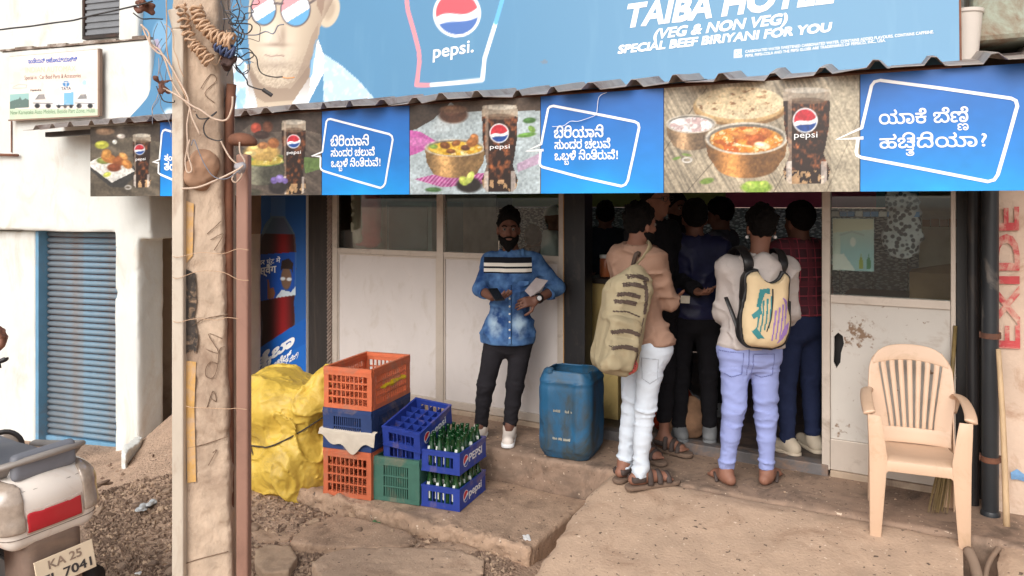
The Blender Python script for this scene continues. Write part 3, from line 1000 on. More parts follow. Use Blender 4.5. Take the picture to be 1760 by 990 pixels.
# glazed front, left of the door
fr = thing('shop_front', 'white panelled shop front with two panes left of the doorway', 'shop front', FAC.M)
def FX(u): return FAC.uv(u, 500)[0]
x0, x1, x2, x3 = FX(583), FX(754), FX(765), FX(963)
zsill, zbot, zhd = 1.592, 0.37, 2.32
bars = [((FX(575), zbot), (x0, zhd), 'frame_post'), ((x1, zbot), (x2, zhd), 'frame_post'), ((x3, zbot), (FX(971), zhd), 'frame_post')]
for (xa, za), (xb, zb_), nm in bars:
    part(nm, G().box((xa, -0.03, za), (xb, 0.03, zb_)), M_alu, fr, bevel=0.003)
for xa, xb in ((x0, x1), (x2, x3)):
    part('frame_rail', G().box((xa + .001, -0.026, zsill - 0.022), (xb - .001, 0.026, zsill + 0.022)), M_alu, fr, bevel=0.003)
    part('frame_rail', G().box((xa + .001, -0.026, zbot + .001), (xb - .001, 0.026, zbot + 0.06)), M_alu, fr, bevel=0.003)
    part('panel', G().box((xa + .001, -0.012, zbot + 0.061), (xb - .001, 0.012, zsill - 0.023)), M_panel, fr)
    part('bead', G().box((xa + .002, -0.022, zbot + 0.062), (xa + 0.014, -0.013, zsill - 0.024)).box((xb - .014, -0.022, zbot + 0.062), (xb - .002, -0.013, zsill - 0.024))
         .box((xa + .015, -0.022, zsill - 0.036), (xb - .015, -0.013, zsill - .024)), M_alu, fr)
    part('pane', G().box((xa + .001, -0.004, zsill + 0.023), (xb - .001, 0.004, zhd)), M_glass, fr)
tw = G()                                                              # post with a twisted pattern, left end
for k in range(60):
    z = 0.37 + k * 0.033
    tw.bar((FX(566.5), -0.028, z), (FX(574.5), -0.034, z + 0.05), 0.010, 0.014)
tw.box((FX(566), -0.024, 0.37), (FX(574.6), 0.03, 2.32))
part('patterned_post', tw, mk('patterned_post_mat', S(150, 134, 124), 0.5, 0.25, 20, metal=0.3), fr)

# panelled bay right of the door
fr2 = thing('side_bay', 'scuffed white panel and window right of the doorway', 'shop front', FAC.M)
y0, y1, y2, y3 = FX(1414), FX(1428), FX(1634), FX(1643)
zs2 = 1.417
part('frame_post', G().box((y0, -0.04, 0.372), (y1, 0.03, 2.32)), M_alu, fr2, bevel=0.003)
part('frame_post', G().box((y2, -0.028, 0.372), (y3, 0.03, 2.32)), M_alu, fr2, bevel=0.003)
part('frame_rail', G().box((y1 + .001, -0.03, zs2 - 0.024), (y2 - .001, 0.026, zs2 + 0.026)), M_alu, fr2, bevel=0.003)
part('frame_rail', G().box((y1 + .001, -0.03, 0.374), (y2 - .001, 0.026, 0.56)), M_alu, fr2, bevel=0.003)
hole = np.array([FAC.uv(*q) for q in ((1434, 578), (1441, 571), (1449, 577), (1451, 590), (1446, 606), (1445, 622), (1438, 632), (1433, 622), (1434, 600))])
M_panel2 = mk('scuffed_panel_mat', S(196, 190, 182), 0.55, 0.06, 2, 0.05, 30, dirt=S(140, 108, 80), damt=0.27, dscale=4.5)
# sheet with a ragged hole: ring of quads between the hole and the panel's outline
cx = hole.mean(0)
ang = np.arctan2(hole[:, 1] - cx[1], hole[:, 0] - cx[0])
xa, xb, za, zb_ = y1 + .001, y2 - .001, 0.561, zs2 - 0.025
outer = []
for a in ang:
    dx, dz = math.cos(a), math.sin(a)
    k = min(((xb - cx[0]) / dx if dx > 0 else (xa - cx[0]) / dx) if abs(dx) > 1e-6 else 1e9, ((zb_ - cx[1]) / dz if dz > 0 else (za - cx[1]) / dz) if abs(dz) > 1e-6 else 1e9)
    outer.append((cx[0] + dx * k, cx[1] + dz * k))
corners = [(xa, za), (xb, za), (xb, zb_), (xa, zb_)]
pts2 = [tuple(p) for p in hole] + corners
edg = [(i, (i + 1) % len(hole)) for i in range(len(hole))] + [(len(hole) + i, len(hole) + (i + 1) % 4) for i in range(4)]
r_ = delaunay_2d_cdt([Vector(p) for p in pts2], edg, [], 0, 1e-6)
hp = G()
Vv = [tuple(v) for v in r_[0]]
def in_hole(c):
    m = False; j = len(hole) - 1
    for i in range(len(hole)):
        if (hole[i][1] > c[1]) != (hole[j][1] > c[1]) and c[0] < (hole[j][0] - hole[i][0]) * (c[1] - hole[i][1]) / (hole[j][1] - hole[i][1]) + hole[i][0]: m = not m
        j = i
    return m
fs = [f for f in r_[2] if not in_hole(np.mean([Vv[i] for i in f], axis=0))]
for yy in (-0.012, 0.012):
    hp.add([(p[0], yy, p[1]) for p in Vv], fs)
for i in range(len(hole)):
    a, b = hole[i], hole[(i + 1) % len(hole)]
    hp.add([(a[0], -.012, a[1]), (b[0], -.012, b[1]), (b[0], .012, b[1]), (a[0], .012, a[1])], [(0, 1, 2, 3)])
part('panel', hp, M_panel2, fr2)
part('pane', G().box((y1 + .001, -0.004, zs2 + 0.027), (y2 - .001, 0.004, 2.32)), M_glass, fr2)
part('inner_lining', G().box((y1 - 0.02, 0.10, 0.4), (y2, 0.12, zs2 - 0.02)), M_black, fr2)
st_n = M_panel2.node_tree; Ns, Ls = st_n.nodes.new, st_n.links.new                # mud splashes beside the hole and lower down
tc_ = Ns('ShaderNodeTexCoord'); out_ = st_n.nodes['Principled BSDF'].inputs['Base Color'].links[0].from_socket
nz_ = Ns('ShaderNodeTexNoise'); nz_.inputs['Scale'].default_value = 34; nz_.inputs['Detail'].default_value = 6; Ls(tc_.outputs['Object'], nz_.inputs['Vector'])
for (u_, v_, r_) in ((1480, 574, .13), (1462, 590, .09), (1446, 738, .07), (1600, 640, .05)):
    c_ = FAC.uv(u_, v_)
    ds_ = Ns('ShaderNodeVectorMath'); ds_.operation = 'DISTANCE'; Ls(tc_.outputs['Object'], ds_.inputs[0]); ds_.inputs[1].default_value = (c_[0], -.012, c_[1])
    mr_ = Ns('ShaderNodeMapRange'); mr_.inputs['From Min'].default_value = 0; mr_.inputs['From Max'].default_value = r_; mr_.inputs['To Min'].default_value = .22; mr_.inputs['To Max'].default_value = -.12
    Ls(ds_.outputs['Value'], mr_.inputs['Value'])
    ad_ = Ns('ShaderNodeMath'); ad_.operation = 'ADD'; Ls(nz_.outputs['Fac'], ad_.inputs[0]); Ls(mr_.outputs[0], ad_.inputs[1])
    rp_ = Ns('ShaderNodeValToRGB'); rp_.color_ramp.elements[0].position = .58; rp_.color_ramp.elements[1].position = .70; Ls(ad_.outputs[0], rp_.inputs[0])
    mx_ = Ns('ShaderNodeMix'); mx_.data_type = 'RGBA'; Ls(rp_.outputs[0], mx_.inputs['Factor']); Ls(out_, mx_.inputs['A']); mx_.inputs['B'].default_value = S(128, 102, 80) + (1,); out_ = mx_.outputs['Result']
Ls(out_, st_n.nodes['Principled BSDF'].inputs['Base Color'])
# black square column between shop front and doorway; dark post at the far left; dark gap at right
solo('black_column', 'black square steel column between the white shop front and the doorway', 'column',
     G().box((FX(975), -0.06, 0.33), (FX(1011), 0.08, 2.33)), M_black, FAC.M, bevel=0.006)
solo('yellow_edge_board', 'narrow yellowed wooden board beside the black column', 'board',
     G().box((FX(971.5), -0.035, 0.37), (FX(974.5), 0.02, 2.3)), mk('yellow_wood_mat', S(176, 130, 70), 0.7), FAC.M)
solo('dark_wooden_post', 'dark weathered wooden post between the blue banner and the shop front', 'post',
     G().box((FX(526), -0.02, 0.2), (FX(565), 0.015, 2.31)), mk('dark_wood_mat', S(44, 38, 35), 0.7, 0.3, 6, 0.3, dirt=S(78, 66, 56), damt=0.3, stretch=(5, 5, 0.6)), FAC.M)
solo('shaded_gap_box', 'black box standing for the shaded channel behind the drainpipe', 'void',
     G().box((y3 + 0.003, -0.01, 0.3), (FX(1690), 0.10, 2.31)).box((FX(1660), -0.03, 0.3), (FX(1668), -0.011, 2.31)), M_black, FAC.M)  # black box put where the gap is only dark with shade

# pillar of the next shop with red painted letters
pil = thing('painted_pillar', 'peeling cream pillar with red painted letters at the right edge', 'pillar', FAC.M)
M_pil = mk('peeling_pillar_mat', S(206, 182, 162), 0.9, 0.1, 4, 0.5, 25, dirt=S(160, 116, 86), damt=0.4, dscale=3.2, bdist=0.01)
PX0 = FX(1697)
part('wall', rough_wall([((PX0, -0.16, 0.1), (4.3, 0.3, 2.6))], (PX0 - 0.1, -0.24, 0.0), (4.4, 0.36, 2.7), 0.022, 0.006, 5), M_pil, pil)
M_red = mk('red_paint_mat', S(190, 74, 76), 0.8, 0.15, 12, 0.2, dirt=S(206, 172, 152), damt=0.62, dscale=11)
part('lettering', text_on(FAC, 'EXIDE', (1752, 600), (1750, 355), (1709, 598), -0.172, bold=0.035), M_red, pil)
part('blue_patch', G().add([(p[0], -0.171, p[1]) for p in [FAC.uv(*q, y=-.171) for q in ((1737, 812), (1748, 806), (1760, 815), (1762, 828), (1748, 824), (1738, 824))]], [(0, 1, 2, 3, 4, 5)]), mk('blue_patch_mat', S(110, 150, 190), 0.8, 0.3, 20), pil)

# ================================================================== printed strip along the awning edge
strip = thing('awning_fascia_sign', 'long printed strip of food pictures and blue slogan panels under the awning edge', 'sign', STR.M)
SZ0, SZ1 = 2.055, 2.585
SX = lambda u: STR.uv(u, 331)[0]
SEG = [(155, 275, 'p'), (275, 398, 'b'), (398, 553, 'p'), (553, 704, 'b'), (704, 929, 'p'), (929, 1141, 'b'), (1141, 1478, 'p'), (1478, 1800, 'b')]
part('backing', G().box((SX(155), 0.004, SZ0), (SX(1800), 0.03, SZ1)), M_steel, strip)
def glass_of_cola(p, u0, u1, v0, v1, seed):
    c, w_, h_ = (u0 + u1) / 2, (u1 - u0) / 2, v1 - v0
    prof = [(0, 0.92), (0.06, 1.0), (0.40, 0.95), (0.60, 0.80), (0.68, 0.72), (0.74, 0.80), (0.86, 1.0), (0.95, 0.92), (1.0, 0.7)]
    L = [(c - w_ * k, v0 + h_ * t) for t, k in prof] + [(c + w_ * k, v0 + h_ * t) for t, k in prof[::-1]]
    m = p.poly(L)
    n = p.noise(6, 8, 3, seed)
    body = np.array((44, 24, 16.)) + np.clip(n - 0.5, 0, 1)[..., None] * np.array((420, 230, 110.))
    p.fill(body, m)
    p.fill((196, 182, 160), m * (p.V < v0 + 0.13 * h_), 0.85)
    p.fill((224, 216, 200), p.ell(c, v0 + 0.02 * h_, w_ * 0.9, 0.025 * h_ + 1), 0.8)
    p.fill((120, 96, 76), p.ell(c, v0 + 0.13 * h_, w_ * 0.8, 0.035 * h_), 0.8)
    p.fill((190, 170, 150), m * (np.abs(p.U - (c - w_ * 0.72)) < w_ * 0.07), 0.55)
    p.fill((210, 170, 120), m * (p.V > v0 + 0.86 * h_) * (n > 0.5), 0.8)
    p.fill((225, 215, 205), m * (p.V > v0 + 0.76 * h_) * (np.abs(np.abs(p.U - c) - w_ * 0.75) < w_ * 0.12), 0.7)
def bowl(p, cu, cv, ru, rv, depth, metal, food, seed, rim=(214, 204, 186)):
    m = np.maximum(p.poly([(cu - ru, cv), (cu - ru * 0.94, cv + depth * 0.55), (cu - ru * 0.7, cv + depth), (cu + ru * 0.7, cv + depth), (cu + ru * 0.94, cv + depth * 0.55), (cu + ru, cv)]),
                   p.ell(cu, cv + depth * 0.9, ru * 0.72, rv * 0.7))
    sh = 0.65 + 0.6 * np.exp(-((p.U - cu + ru * 0.35) / (ru * 0.3)) ** 2) + 0.3 * (p.noise(4, 4, 2, seed) - 0.5)
    p.fill(np.array(metal)[None, None] * sh[..., None], m)
    p.fill(rim, p.ell(cu, cv, ru, rv))
    p.fill(np.array(rim) * 0.55, p.ell(cu, cv, ru * 0.93, rv * 0.88))
    f = p.ell(cu, cv + rv * 0.08, ru * 0.88, rv * 0.8)
    n = p.noise(9, 6, 4, seed + 2)
    k = np.clip((n - 0.35) / 0.3, 0, 1)[..., None]
    p.fill(np.array(food[0]) * (1 - k) + np.array(food[1]) * k, f)
    n2 = p.noise(13, 9, 3, seed + 5)
    p.fill(food[2], f * np.clip((n2 - 0.55) * 14, 0, 1))
    n3 = p.noise(6, 4, 3, seed + 8)
    p.fill(food[3], f * np.clip((n3 - 0.62) * 16, 0, 1))
def lumps(p, items):
    for cu, cv, ru, rv, col, rot in items:
        p.fill(col, p.ell(cu, cv, ru, rv, 0.15, rot))
        p.fill(np.minimum(255, np.array(col) * 1.3 + 12), p.ell(cu - ru * .25, cv - rv * .3, ru * 0.5, rv * 0.4, 0.4, rot), 0.7)
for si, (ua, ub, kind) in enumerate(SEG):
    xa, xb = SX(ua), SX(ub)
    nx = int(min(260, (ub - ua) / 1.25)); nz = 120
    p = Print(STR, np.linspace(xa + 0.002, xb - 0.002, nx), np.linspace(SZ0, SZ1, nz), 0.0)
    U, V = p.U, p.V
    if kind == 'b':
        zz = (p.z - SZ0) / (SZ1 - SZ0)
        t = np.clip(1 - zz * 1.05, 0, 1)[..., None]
        base = np.array((30, 98, 178.)) * (1 - t) + np.array((14, 132, 212.)) * t  # printed gradient, with shade at the top mixed into the ink colour
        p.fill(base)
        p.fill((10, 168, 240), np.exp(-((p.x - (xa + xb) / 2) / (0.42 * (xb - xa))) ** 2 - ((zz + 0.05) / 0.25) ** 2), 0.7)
        p.c = p.c * (0.93 + 0.14 * p.noise(40, 26, 3, 5 + si))[..., None]
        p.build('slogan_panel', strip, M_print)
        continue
    if ua == 1141:
        gr = p.noise(60, 2.2, 4, 3, rot=62); pl = p.noise(26, 300, 2, 5, rot=-25)
        p.fill(np.array((168, 154, 130.)) * (0.65 + 0.7 * gr + 0.25 * (pl - .5))[..., None])
        for q in (((1141, 260), (1215, 150)), ((1180, 330), (1240, 262)), ((1330, 330), (1352, 290)), ((1420, 330), (1478, 200))): p.fill((96, 84, 68), p.line(q, 1.6), 0.7)
        p.fill((214, 204, 178), p.poly([(1425, 140), (1478, 140), (1478, 330), (1430, 330)]), 0.35)
        p.fill((150, 110, 64), p.ell(1272, 186, 80, 31)); p.fill((206, 168, 112), p.ell(1270, 182, 78, 30))
        p.fill((228, 208, 168), p.ell(1272, 177, 76, 28)); p.fill((222, 196, 150), p.ell(1266, 172, 60, 20, .3), .6)
        p.fill((140, 92, 54), p.ell(1272, 177, 74, 27) * np.clip((p.noise(11, 5, 3, 8) - 0.62) * 9, 0, 1), 0.8)
        bowl(p, 1188, 213, 43, 16, 38, (178, 142, 104), ((226, 220, 216), (250, 248, 246), (200, 170, 168), (240, 240, 240)), 11)
        bowl(p, 1283, 238, 71, 28, 54, (190, 128, 66), ((222, 130, 40), (236, 160, 62), (196, 96, 30), (244, 210, 150)), 14)
        lumps(p, [(1300, 240, 17, 9, (176, 84, 34), -20), (1268, 232, 13, 7, (206, 122, 52), 15), (1290, 226, 11, 6, (232, 160, 90), 0), (1316, 228, 10, 7, (190, 104, 44), 30), (1310, 250, 14, 6, (244, 214, 170), 10)])
        p.fill((250, 232, 200), p.line([(1262, 246), (1276, 250), (1292, 252)], 2.2), 0.8)
        glass_of_cola(p, 1346, 1427, 152, 316, 21)
        p.globe(1384, 207, 20)
        p.fill((236, 232, 226), np.abs(p.ell(1181, 275, 9, 5) - p.ell(1181, 275, 6, 3)), 0.9)
        lumps(p, [(1300, 322, 26, 11, (132, 168, 50), 0), (1290, 318, 9, 6, (170, 200, 80), 20), (1312, 317, 9, 6, (160, 190, 70), -20)])
        p.fill((120, 150, 60), p.ell(1215, 311, 12, 5, 0.2, -12)); p.fill((110, 146, 60), p.ell(1163, 272, 7, 2.4, .2, -15)); p.fill((120, 150, 70), p.ell(1180, 266, 8, 2.2, .2, 10))
    elif ua == 704:
        n = p.noise(40, 40, 4, 4)
        p.fill(np.array((176, 190, 194.)) * (0.85 + 0.3 * n)[..., None])
        p.fill((70, 56, 46), p.poly([(700, 175), (775, 175), (745, 205), (716, 222), (700, 226)]))
        p.fill((92, 74, 60), p.poly([(775, 175), (935, 165), (935, 190), (790, 192)]))
        p.fill((214, 224, 226), p.ell(770, 208, 26, 12, 0.5, -30), 0.8)
        lumps(p, [(779, 197, 25, 15, (98, 62, 44), 0), (779, 188, 24, 7, (134, 96, 72), 0)])
        p.fill((198, 92, 168), p.poly([(704, 224), (722, 226), (752, 244), (738, 254), (716, 264), (704, 268)])); p.fill((222, 132, 196), p.poly([(704, 236), (730, 238), (744, 244), (720, 252), (704, 250)]), 0.7)
        p.fill((176, 70, 140), p.poly([(712, 308), (770, 294), (836, 298), (830, 316), (760, 322)]))
        p.fill((218, 150, 196), p.poly([(712, 308), (770, 294), (836, 298), (830, 316), (760, 322)]) * (np.sin(U * 0.9 + V * 0.8) > 0.1), 0.8)
        p.fill((206, 160, 196), p.poly([(888, 282), (930, 262), (930, 280), (890, 296)]), 0.7)
        bowl(p, 782, 254, 52, 15, 46, (196, 150, 92), ((226, 176, 40), (240, 206, 96), (214, 156, 30), (250, 232, 170)), 17)
        lumps(p, [(765, 250, 9, 6, (120, 68, 30), 10), (784, 246, 8, 5, (140, 84, 40), -20), (800, 254, 8, 5, (96, 54, 34), 0), (812, 244, 11, 8, (160, 96, 44), -30), (815, 236, 7, 6, (176, 110, 56), 0), (775, 260, 8, 4, (130, 76, 36), 0), (745, 252, 7, 4, (120, 150, 60), 0)])
        glass_of_cola(p, 828, 890, 181, 330, 23)
        p.globe(858, 229, 15.5)
        lumps(p, [(806, 318, 22, 13, (40, 34, 30), 0), (797, 311, 9, 7, (190, 206, 80), 40), (808, 305, 6, 11, (206, 220, 100), 25)])
        lumps(p, [(910, 207, 11, 5, (64, 110, 48), -5), (914, 222, 7, 5, (110, 150, 60), 40), (905, 232, 16, 4, (96, 146, 56), -8), (745, 326, 14, 4, (70, 110, 60), 0)])
    elif ua == 398:
        n = p.noise(30, 5, 4, 6, rot=35)
        p.fill(np.array((92, 80, 70.)) * (0.6 + 0.8 * n)[..., None])
        p.fill((60, 48, 42), p.poly([(398, 195), (560, 195), (556, 232), (520, 222), (460, 228), (430, 214), (398, 240)]), 0.7)
        lumps(p, [(440, 220, 9, 9, (176, 70, 50), 0), (460, 218, 9, 10, (110, 64, 44), 0), (450, 232, 14, 7, (60, 40, 34), 0)])
        p.fill((104, 140, 66), p.poly([(520, 270), (552, 272), (552, 290), (525, 298)]), 0.8)
        bowl(p, 450, 274, 42, 12, 40, (112, 110, 92), ((190, 164, 60), (222, 200, 100), (170, 120, 50), (240, 224, 150)), 25, rim=(120, 150, 70))
        lumps(p, [(450, 262, 30, 14, (196, 158, 84), 0), (440, 256, 14, 8, (214, 176, 104), 10), (470, 246, 10, 9, (140, 84, 46), 20), (452, 250, 9, 6, (160, 104, 60), 0), (430, 264, 10, 5, (226, 200, 130), 0), (424, 272, 12, 4, (122, 160, 70), 10)])
        glass_of_cola(p, 484, 526, 207, 334, 27)
        p.globe(504.5, 243, 11)
        lumps(p, [(478, 322, 17, 12, (44, 38, 38), 0), (471, 310, 6, 6, (112, 92, 160), 0), (481, 307, 7, 7, (136, 116, 184), 0), (490, 311, 5, 5, (110, 90, 156), 0), (430, 330, 20, 6, (70, 66, 52), 0)])
    else:
        n = p.noise(26, 8, 4, 7, rot=25)
        p.fill(np.array((98, 88, 74.)) * (0.6 + 0.8 * n)[..., None])
        p.fill((66, 54, 46), p.poly([(155, 222), (280, 215), (275, 244), (220, 236), (155, 248)]), 0.6)
        lumps(p, [(180, 226, 16, 6, (140, 110, 84), 0), (175, 249, 12, 7, (176, 176, 60), 0), (208, 234, 7, 4, (190, 180, 170), 0), (197, 244, 4, 4, (200, 200, 190), 0)])
        p.fill((60, 58, 56), p.poly([(155, 292), (190, 322), (212, 322), (236, 300), (232, 286), (190, 264), (155, 284)]))
        p.fill((226, 222, 214), p.poly([(155, 286), (192, 314), (232, 294), (205, 272), (180, 266), (155, 278)]))
        lumps(p, [(178, 276, 12, 6, (120, 130, 60), 0), (187, 272, 14, 8, (176, 110, 50), 20), (206, 276, 13, 9, (150, 82, 40), -30), (196, 288, 12, 7, (128, 64, 36), 0), (218, 282, 10, 7, (186, 120, 56), 40), (183, 264, 8, 8, (190, 130, 60), 0), (212, 268, 8, 5, (214, 150, 80), 30), (184, 300, 7, 4, (200, 206, 80), -20)])
        glass_of_cola(p, 228, 259, 231, 322, 29)
        p.globe(240, 257, 8.5)
        p.fill((226, 222, 216), np.abs(p.ell(220, 322, 6, 4) - p.ell(220, 322, 4, 2)), 0.8)
    g1, g2 = p.noise(3.2, 3.2, 3, 71), p.noise(46, 30, 3, 73)
    p.c = p.c * (0.56 + 0.42 * g1 + 0.30 * g2)[..., None] * 0.98
    p.c = p.c * 0.92 + p.c.mean(-1, keepdims=True) * 0.08
    pan = p.build('food_picture', strip, M_print)
    tx = {1141: ((1365, 237), (1405, 236), (1365, 226), 0.055), 704: ((842, 256), (876, 255), (842, 248), .05), 398: ((493, 265), (517, 264), (493, 259), .045), 155: ((233, 276), (250, 275), (233, 271), .04)}[ua]
    part('lettering', text_on(STR, 'pepsi', tx[0], tx[1], tx[2], -0.002, cap=0.74), M_wtext, pan)
pans = [o for o in strip.children if o.name.startswith('slogan_panel')]
pans.sort(key=lambda o: o.name)
b1, b2, b3, b4 = pans[0], pans[1], pans[2], pans[3]
bw = 0.011
def bubble(pan, pts, w): part('speech_bubble_outline', ribbon(STR, pts, w, -0.0025), M_wtext, pan)
bubble(b1, [(297, 309), (276, 300), (272, 297), (272.5, 283), (273, 280), (262, 279), (274, 274), (278, 230), (280, 225), (284, 223), (298, 227), (360, 245), (362, 320), (340, 322), (297, 309)], 0.016)
bubble(b2, [(551, 269), (535.5, 268.5), (554, 261), (561, 209), (563.5, 205.5), (568, 204.5), (620, 218), (669, 230.5), (673.5, 234), (675, 240), (668, 280), (662, 315), (659, 320), (654, 323), (610, 310.5), (556, 294), (552, 291), (550.5, 287), (551, 270)], 0.013)
bubble(b3, [(934, 258), (904, 259.5), (930, 248), (942, 187), (945, 183.5), (951, 182), (1020, 195), (1091, 209), (1097, 212.5), (1098.5, 219), (1089, 265), (1079, 310), (1075, 317), (1068, 320), (1000, 305), (932, 287), (928.5, 284), (927.5, 279), (929, 260)], 0.0135)
bubble(b4, [(1484, 237), (1438, 239.5), (1481, 220), (1498, 147), (1503, 140.5), (1513, 138), (1620, 152), (1738, 169), (1746, 173), (1748.5, 182), (1731, 245), (1715, 300), (1709, 309), (1698, 312), (1590, 291), (1480, 270.5), (1473, 267), (1471.5, 261), (1475, 238)], 0.014)
def slogan(pan, *a, **k): part('lettering', text_on(STR, *a, **k), M_wtext, pan)
slogan(b1, 'ತಂದೂರಿ', (282, 275.5), (322, 277), (282, 263), bold=0.03)
slogan(b1, 'ತಂಪು', (282, 292), (316, 293), (282, 276), bold=0.03)
for pn, l1, l2, l3 in ((b2, ((568, 251), (634, 249.5), (568, 232)), ((568.5, 269), (644, 267), (568.5, 254)), ((569, 287), (654, 285), (569, 272))),
                       (b3, ((952, 237), (1037, 235), (952, 216)), ((953, 256), (1049, 254), (953, 239)), ((953, 275), (1062, 273), (953, 258)))):
    slogan(pn, 'ಬಿರಿಯಾನಿ', *l1, bold=0.02)
    slogan(pn, 'ಸುಂದರ ಚಲುವೆ', *l2, bold=0.02)
    slogan(pn, 'ಒಬಳೆ ನಿಂತಿರುವೆ!', *l3, extra=[('ಬ', 1.05, -0.42, 0.62)], bold=0.02, cap=0.86)
slogan(b4, 'ಯಾಕೆ ಬೆಣೆ', (1511, 213.5), (1665, 209), (1510, 187), extra=[('ಣ', 3.75, -0.44, 0.62)], bold=0.012, cap=0.86)
slogan(b4, 'ಹಚಿದಿಯಾ?', (1512, 255), (1697, 251), (1511, 229), extra=[('ತ', 1.15, -0.44, 0.62)], bold=0.012, cap=0.86)
cb = thing('frayed_string', 'thin white string dangling over the third slogan panel', 'string', STR.M)
sp = [STR.uv(*q, y=-0.03) for q in ((1041, 158), (1028, 166), (1024, 190), (1022, 197), (1010, 202), (992, 208), (978, 208), (966, 216), (947, 217))]
part('strand', G().tube([(q[0], -0.012 - 0.004 * (k % 2), q[1]) for k, q in enumerate(sp)], 0.0016, 5), M_wtext, cb)

# ================================================================== tin awning
aw = thing('tin_awning', 'corrugated tin awning along the whole shop front', 'awning', STR.M)
slope = math.tan(R(10.5)); pitch = 0.222
AZ = 2.588
prof = [(0.0, 0.0), (0.130, 0.0), (0.155, 0.034), (0.178, 0.034), (pitch - 0.012, 0.0)]
xstart = STR.uv(57, 222)[0]; xend = SX(1830)
def corr(x0, n, dz, jag):
    pts = []
    for k in range(n):
        for (px, pz) in prof: pts.append((x0 + k * pitch + px, pz))
    pts.append((x0 + n * pitch, 0.0))
    g = G()
    rows = []
    for yi, y in enumerate((-0.085, 0.2, 0.7, 1.4)):
        rows.append([(px, y + (jag * (0.008 * math.sin(px * 9) + 0.006 * math.sin(px * 23)) if yi == 0 else 0), AZ + dz + pz + (y + 0.085) * slope + (0.004 * math.sin(px * 5 + jag) if yi == 0 else 0)) for px, pz in pts])
    up_ = np.array(rows); lo_ = up_.copy(); lo_[..., 2] -= 0.003
    g.sheet(up_.transpose(1, 0, 2)); g.sheet(lo_.transpose(1, 0, 2)[::-1])
    g.sheet(np.stack([up_[0], lo_[0]], 1))
    return g
x = xstart; k = 0
while x < xend:
    n = 4
    part('roof_sheet', corr(x, n, 0.004 * (k % 2), 1 + k * 0.7), M_zinc, aw)
    x += n * pitch - 0.0; k += 1
part('purlin', G().box((xstart + 0.10, 0.035, AZ - 0.05), (xend, 0.085, AZ - 0.012)), M_steel, aw)
part('purlin', G().box((xstart + 0.45, 0.70, AZ + 0.10), (xend, 0.75, AZ + 0.16)), M_steel, aw)
for k, xx in enumerate(np.arange(SX(200), xend, 0.95)):
    part('rafter', G().bar((xx, 0.09, AZ - 0.03), (xx, 1.38, AZ - 0.03 + 1.3 * slope - 0.01), 0.04, 0.04), M_steel, aw)

# ================================================================== the big hoarding
bd = thing('restaurant_hoarding', 'big pale blue restaurant hoarding with a portrait in sunglasses and white lettering', 'sign', BRD.M)
BXL, BXR = BRD.uv(215, 212)[0], BRD.uv(1649, 97)[0]
BH = 1.30
us = np.linspace(215, 1649, 900)
bx = np.array([BRD.uv(u, 212 - (u - 215) * 0.08)[0] for u in us]); bx[0], bx[-1] = BXL, BXR
p = Print(BRD, bx, np.linspace(0.0, BH, 150), 0.0)
U, V = p.U, p.V
p.fill((78, 130, 168)); p.fill((90, 143, 178), np.clip((U - 400) / 900, 0, 1), .7)
p.fill((80, 138, 180), np.clip((p.noise(90, 60, 3, 5) - 0.5) * 3, 0, 1), 0.18); p.fill((128, 170, 196), np.clip((p.noise(16, 120, 3, 8) - 0.6) * 4, 0, 1), 0.15)
SK, SKd, SKl = (198, 182, 160), (150, 130, 112), (218, 206, 188)
p.fill(SK, p.poly([(424, 110), (533, 95), (533, 150), (515, 215), (430, 220)]))
p.fill(SKd, p.poly([(428, 120), (455, 150), (500, 152), (533, 110), (531, 140), (505, 172), (455, 176), (428, 160)]), .7)
p.fill(SK, p.poly([(430, -60), (572, -70), (578, -10), (552, 40), (545, 75), (532, 108), (506, 140), (476, 152), (446, 142), (431, 112), (426, 60)]))
p.fill(SKl, p.ell(480, 80, 28, 44, .5), .5); p.fill(SKd, p.poly([(536, 60), (547, 40), (545, 78), (532, 108), (506, 140), (520, 108)]), .5)
p.fill(SK, p.ell(566, 20, 17, 28, 0.05, 18)); p.fill(SKd, p.ell(567, 18, 8, 17, 0.3, 18), .5)
p.fill((150, 124, 106), p.poly([(545, -60), (580, -60), (580, -12), (560, -8), (553, 28), (545, 10)]), .8)
for cu, ru, rv in ((453, 20, 26), (508, 24, 28)):
    p.fill((92, 80, 82), p.ell(cu, 16, ru + 2.5, rv + 2.5))
    le = p.ell(cu, 16, ru, rv)
    p.fill((96, 160, 206), le)
    d = (V - 16) + 0.62 * (U - cu)
    p.fill((240, 240, 244), le * (np.abs(d) < 13)); p.fill((238, 150, 156), le * (d <= -11))
p.fill((92, 80, 82), p.line([(472, 6), (486, 6)], 4)); p.fill((92, 80, 82), p.line([(532, 6), (552, -8)], 4))
p.fill(SKd, p.poly([(476, 40), (466, 66), (462, 74), (476, 78), (484, 72), (480, 60)]), .45)
p.fill((150, 122, 112), p.line([(455, 94), (466, 97), (476, 95), (488, 96)], 2.2)); p.fill((224, 190, 178), p.line([(462, 101), (484, 101)], 3), .6)
p.fill((234, 238, 240), p.poly([(546, 66), (560, 104), (556, 126), (520, 196), (494, 190), (533, 130)]))
p.fill((128, 172, 206), p.poly([(541, 70), (546, 66), (536, 132), (531, 134)]))
p.fill((176, 206, 224), p.poly([(556, 92), (586, 112), (618, 140), (652, 180), (556, 196)]))
p.fill((206, 224, 234), p.poly([(556, 92), (586, 112), (618, 140), (652, 180), (556, 196)]) * np.clip((p.noise(7, 7, 3, 9) - .5) * 6, 0, 1), .8)
p.fill((226, 232, 236), p.poly([(400, 90), (424, 110), (440, 170), (446, 210), (395, 210)]))
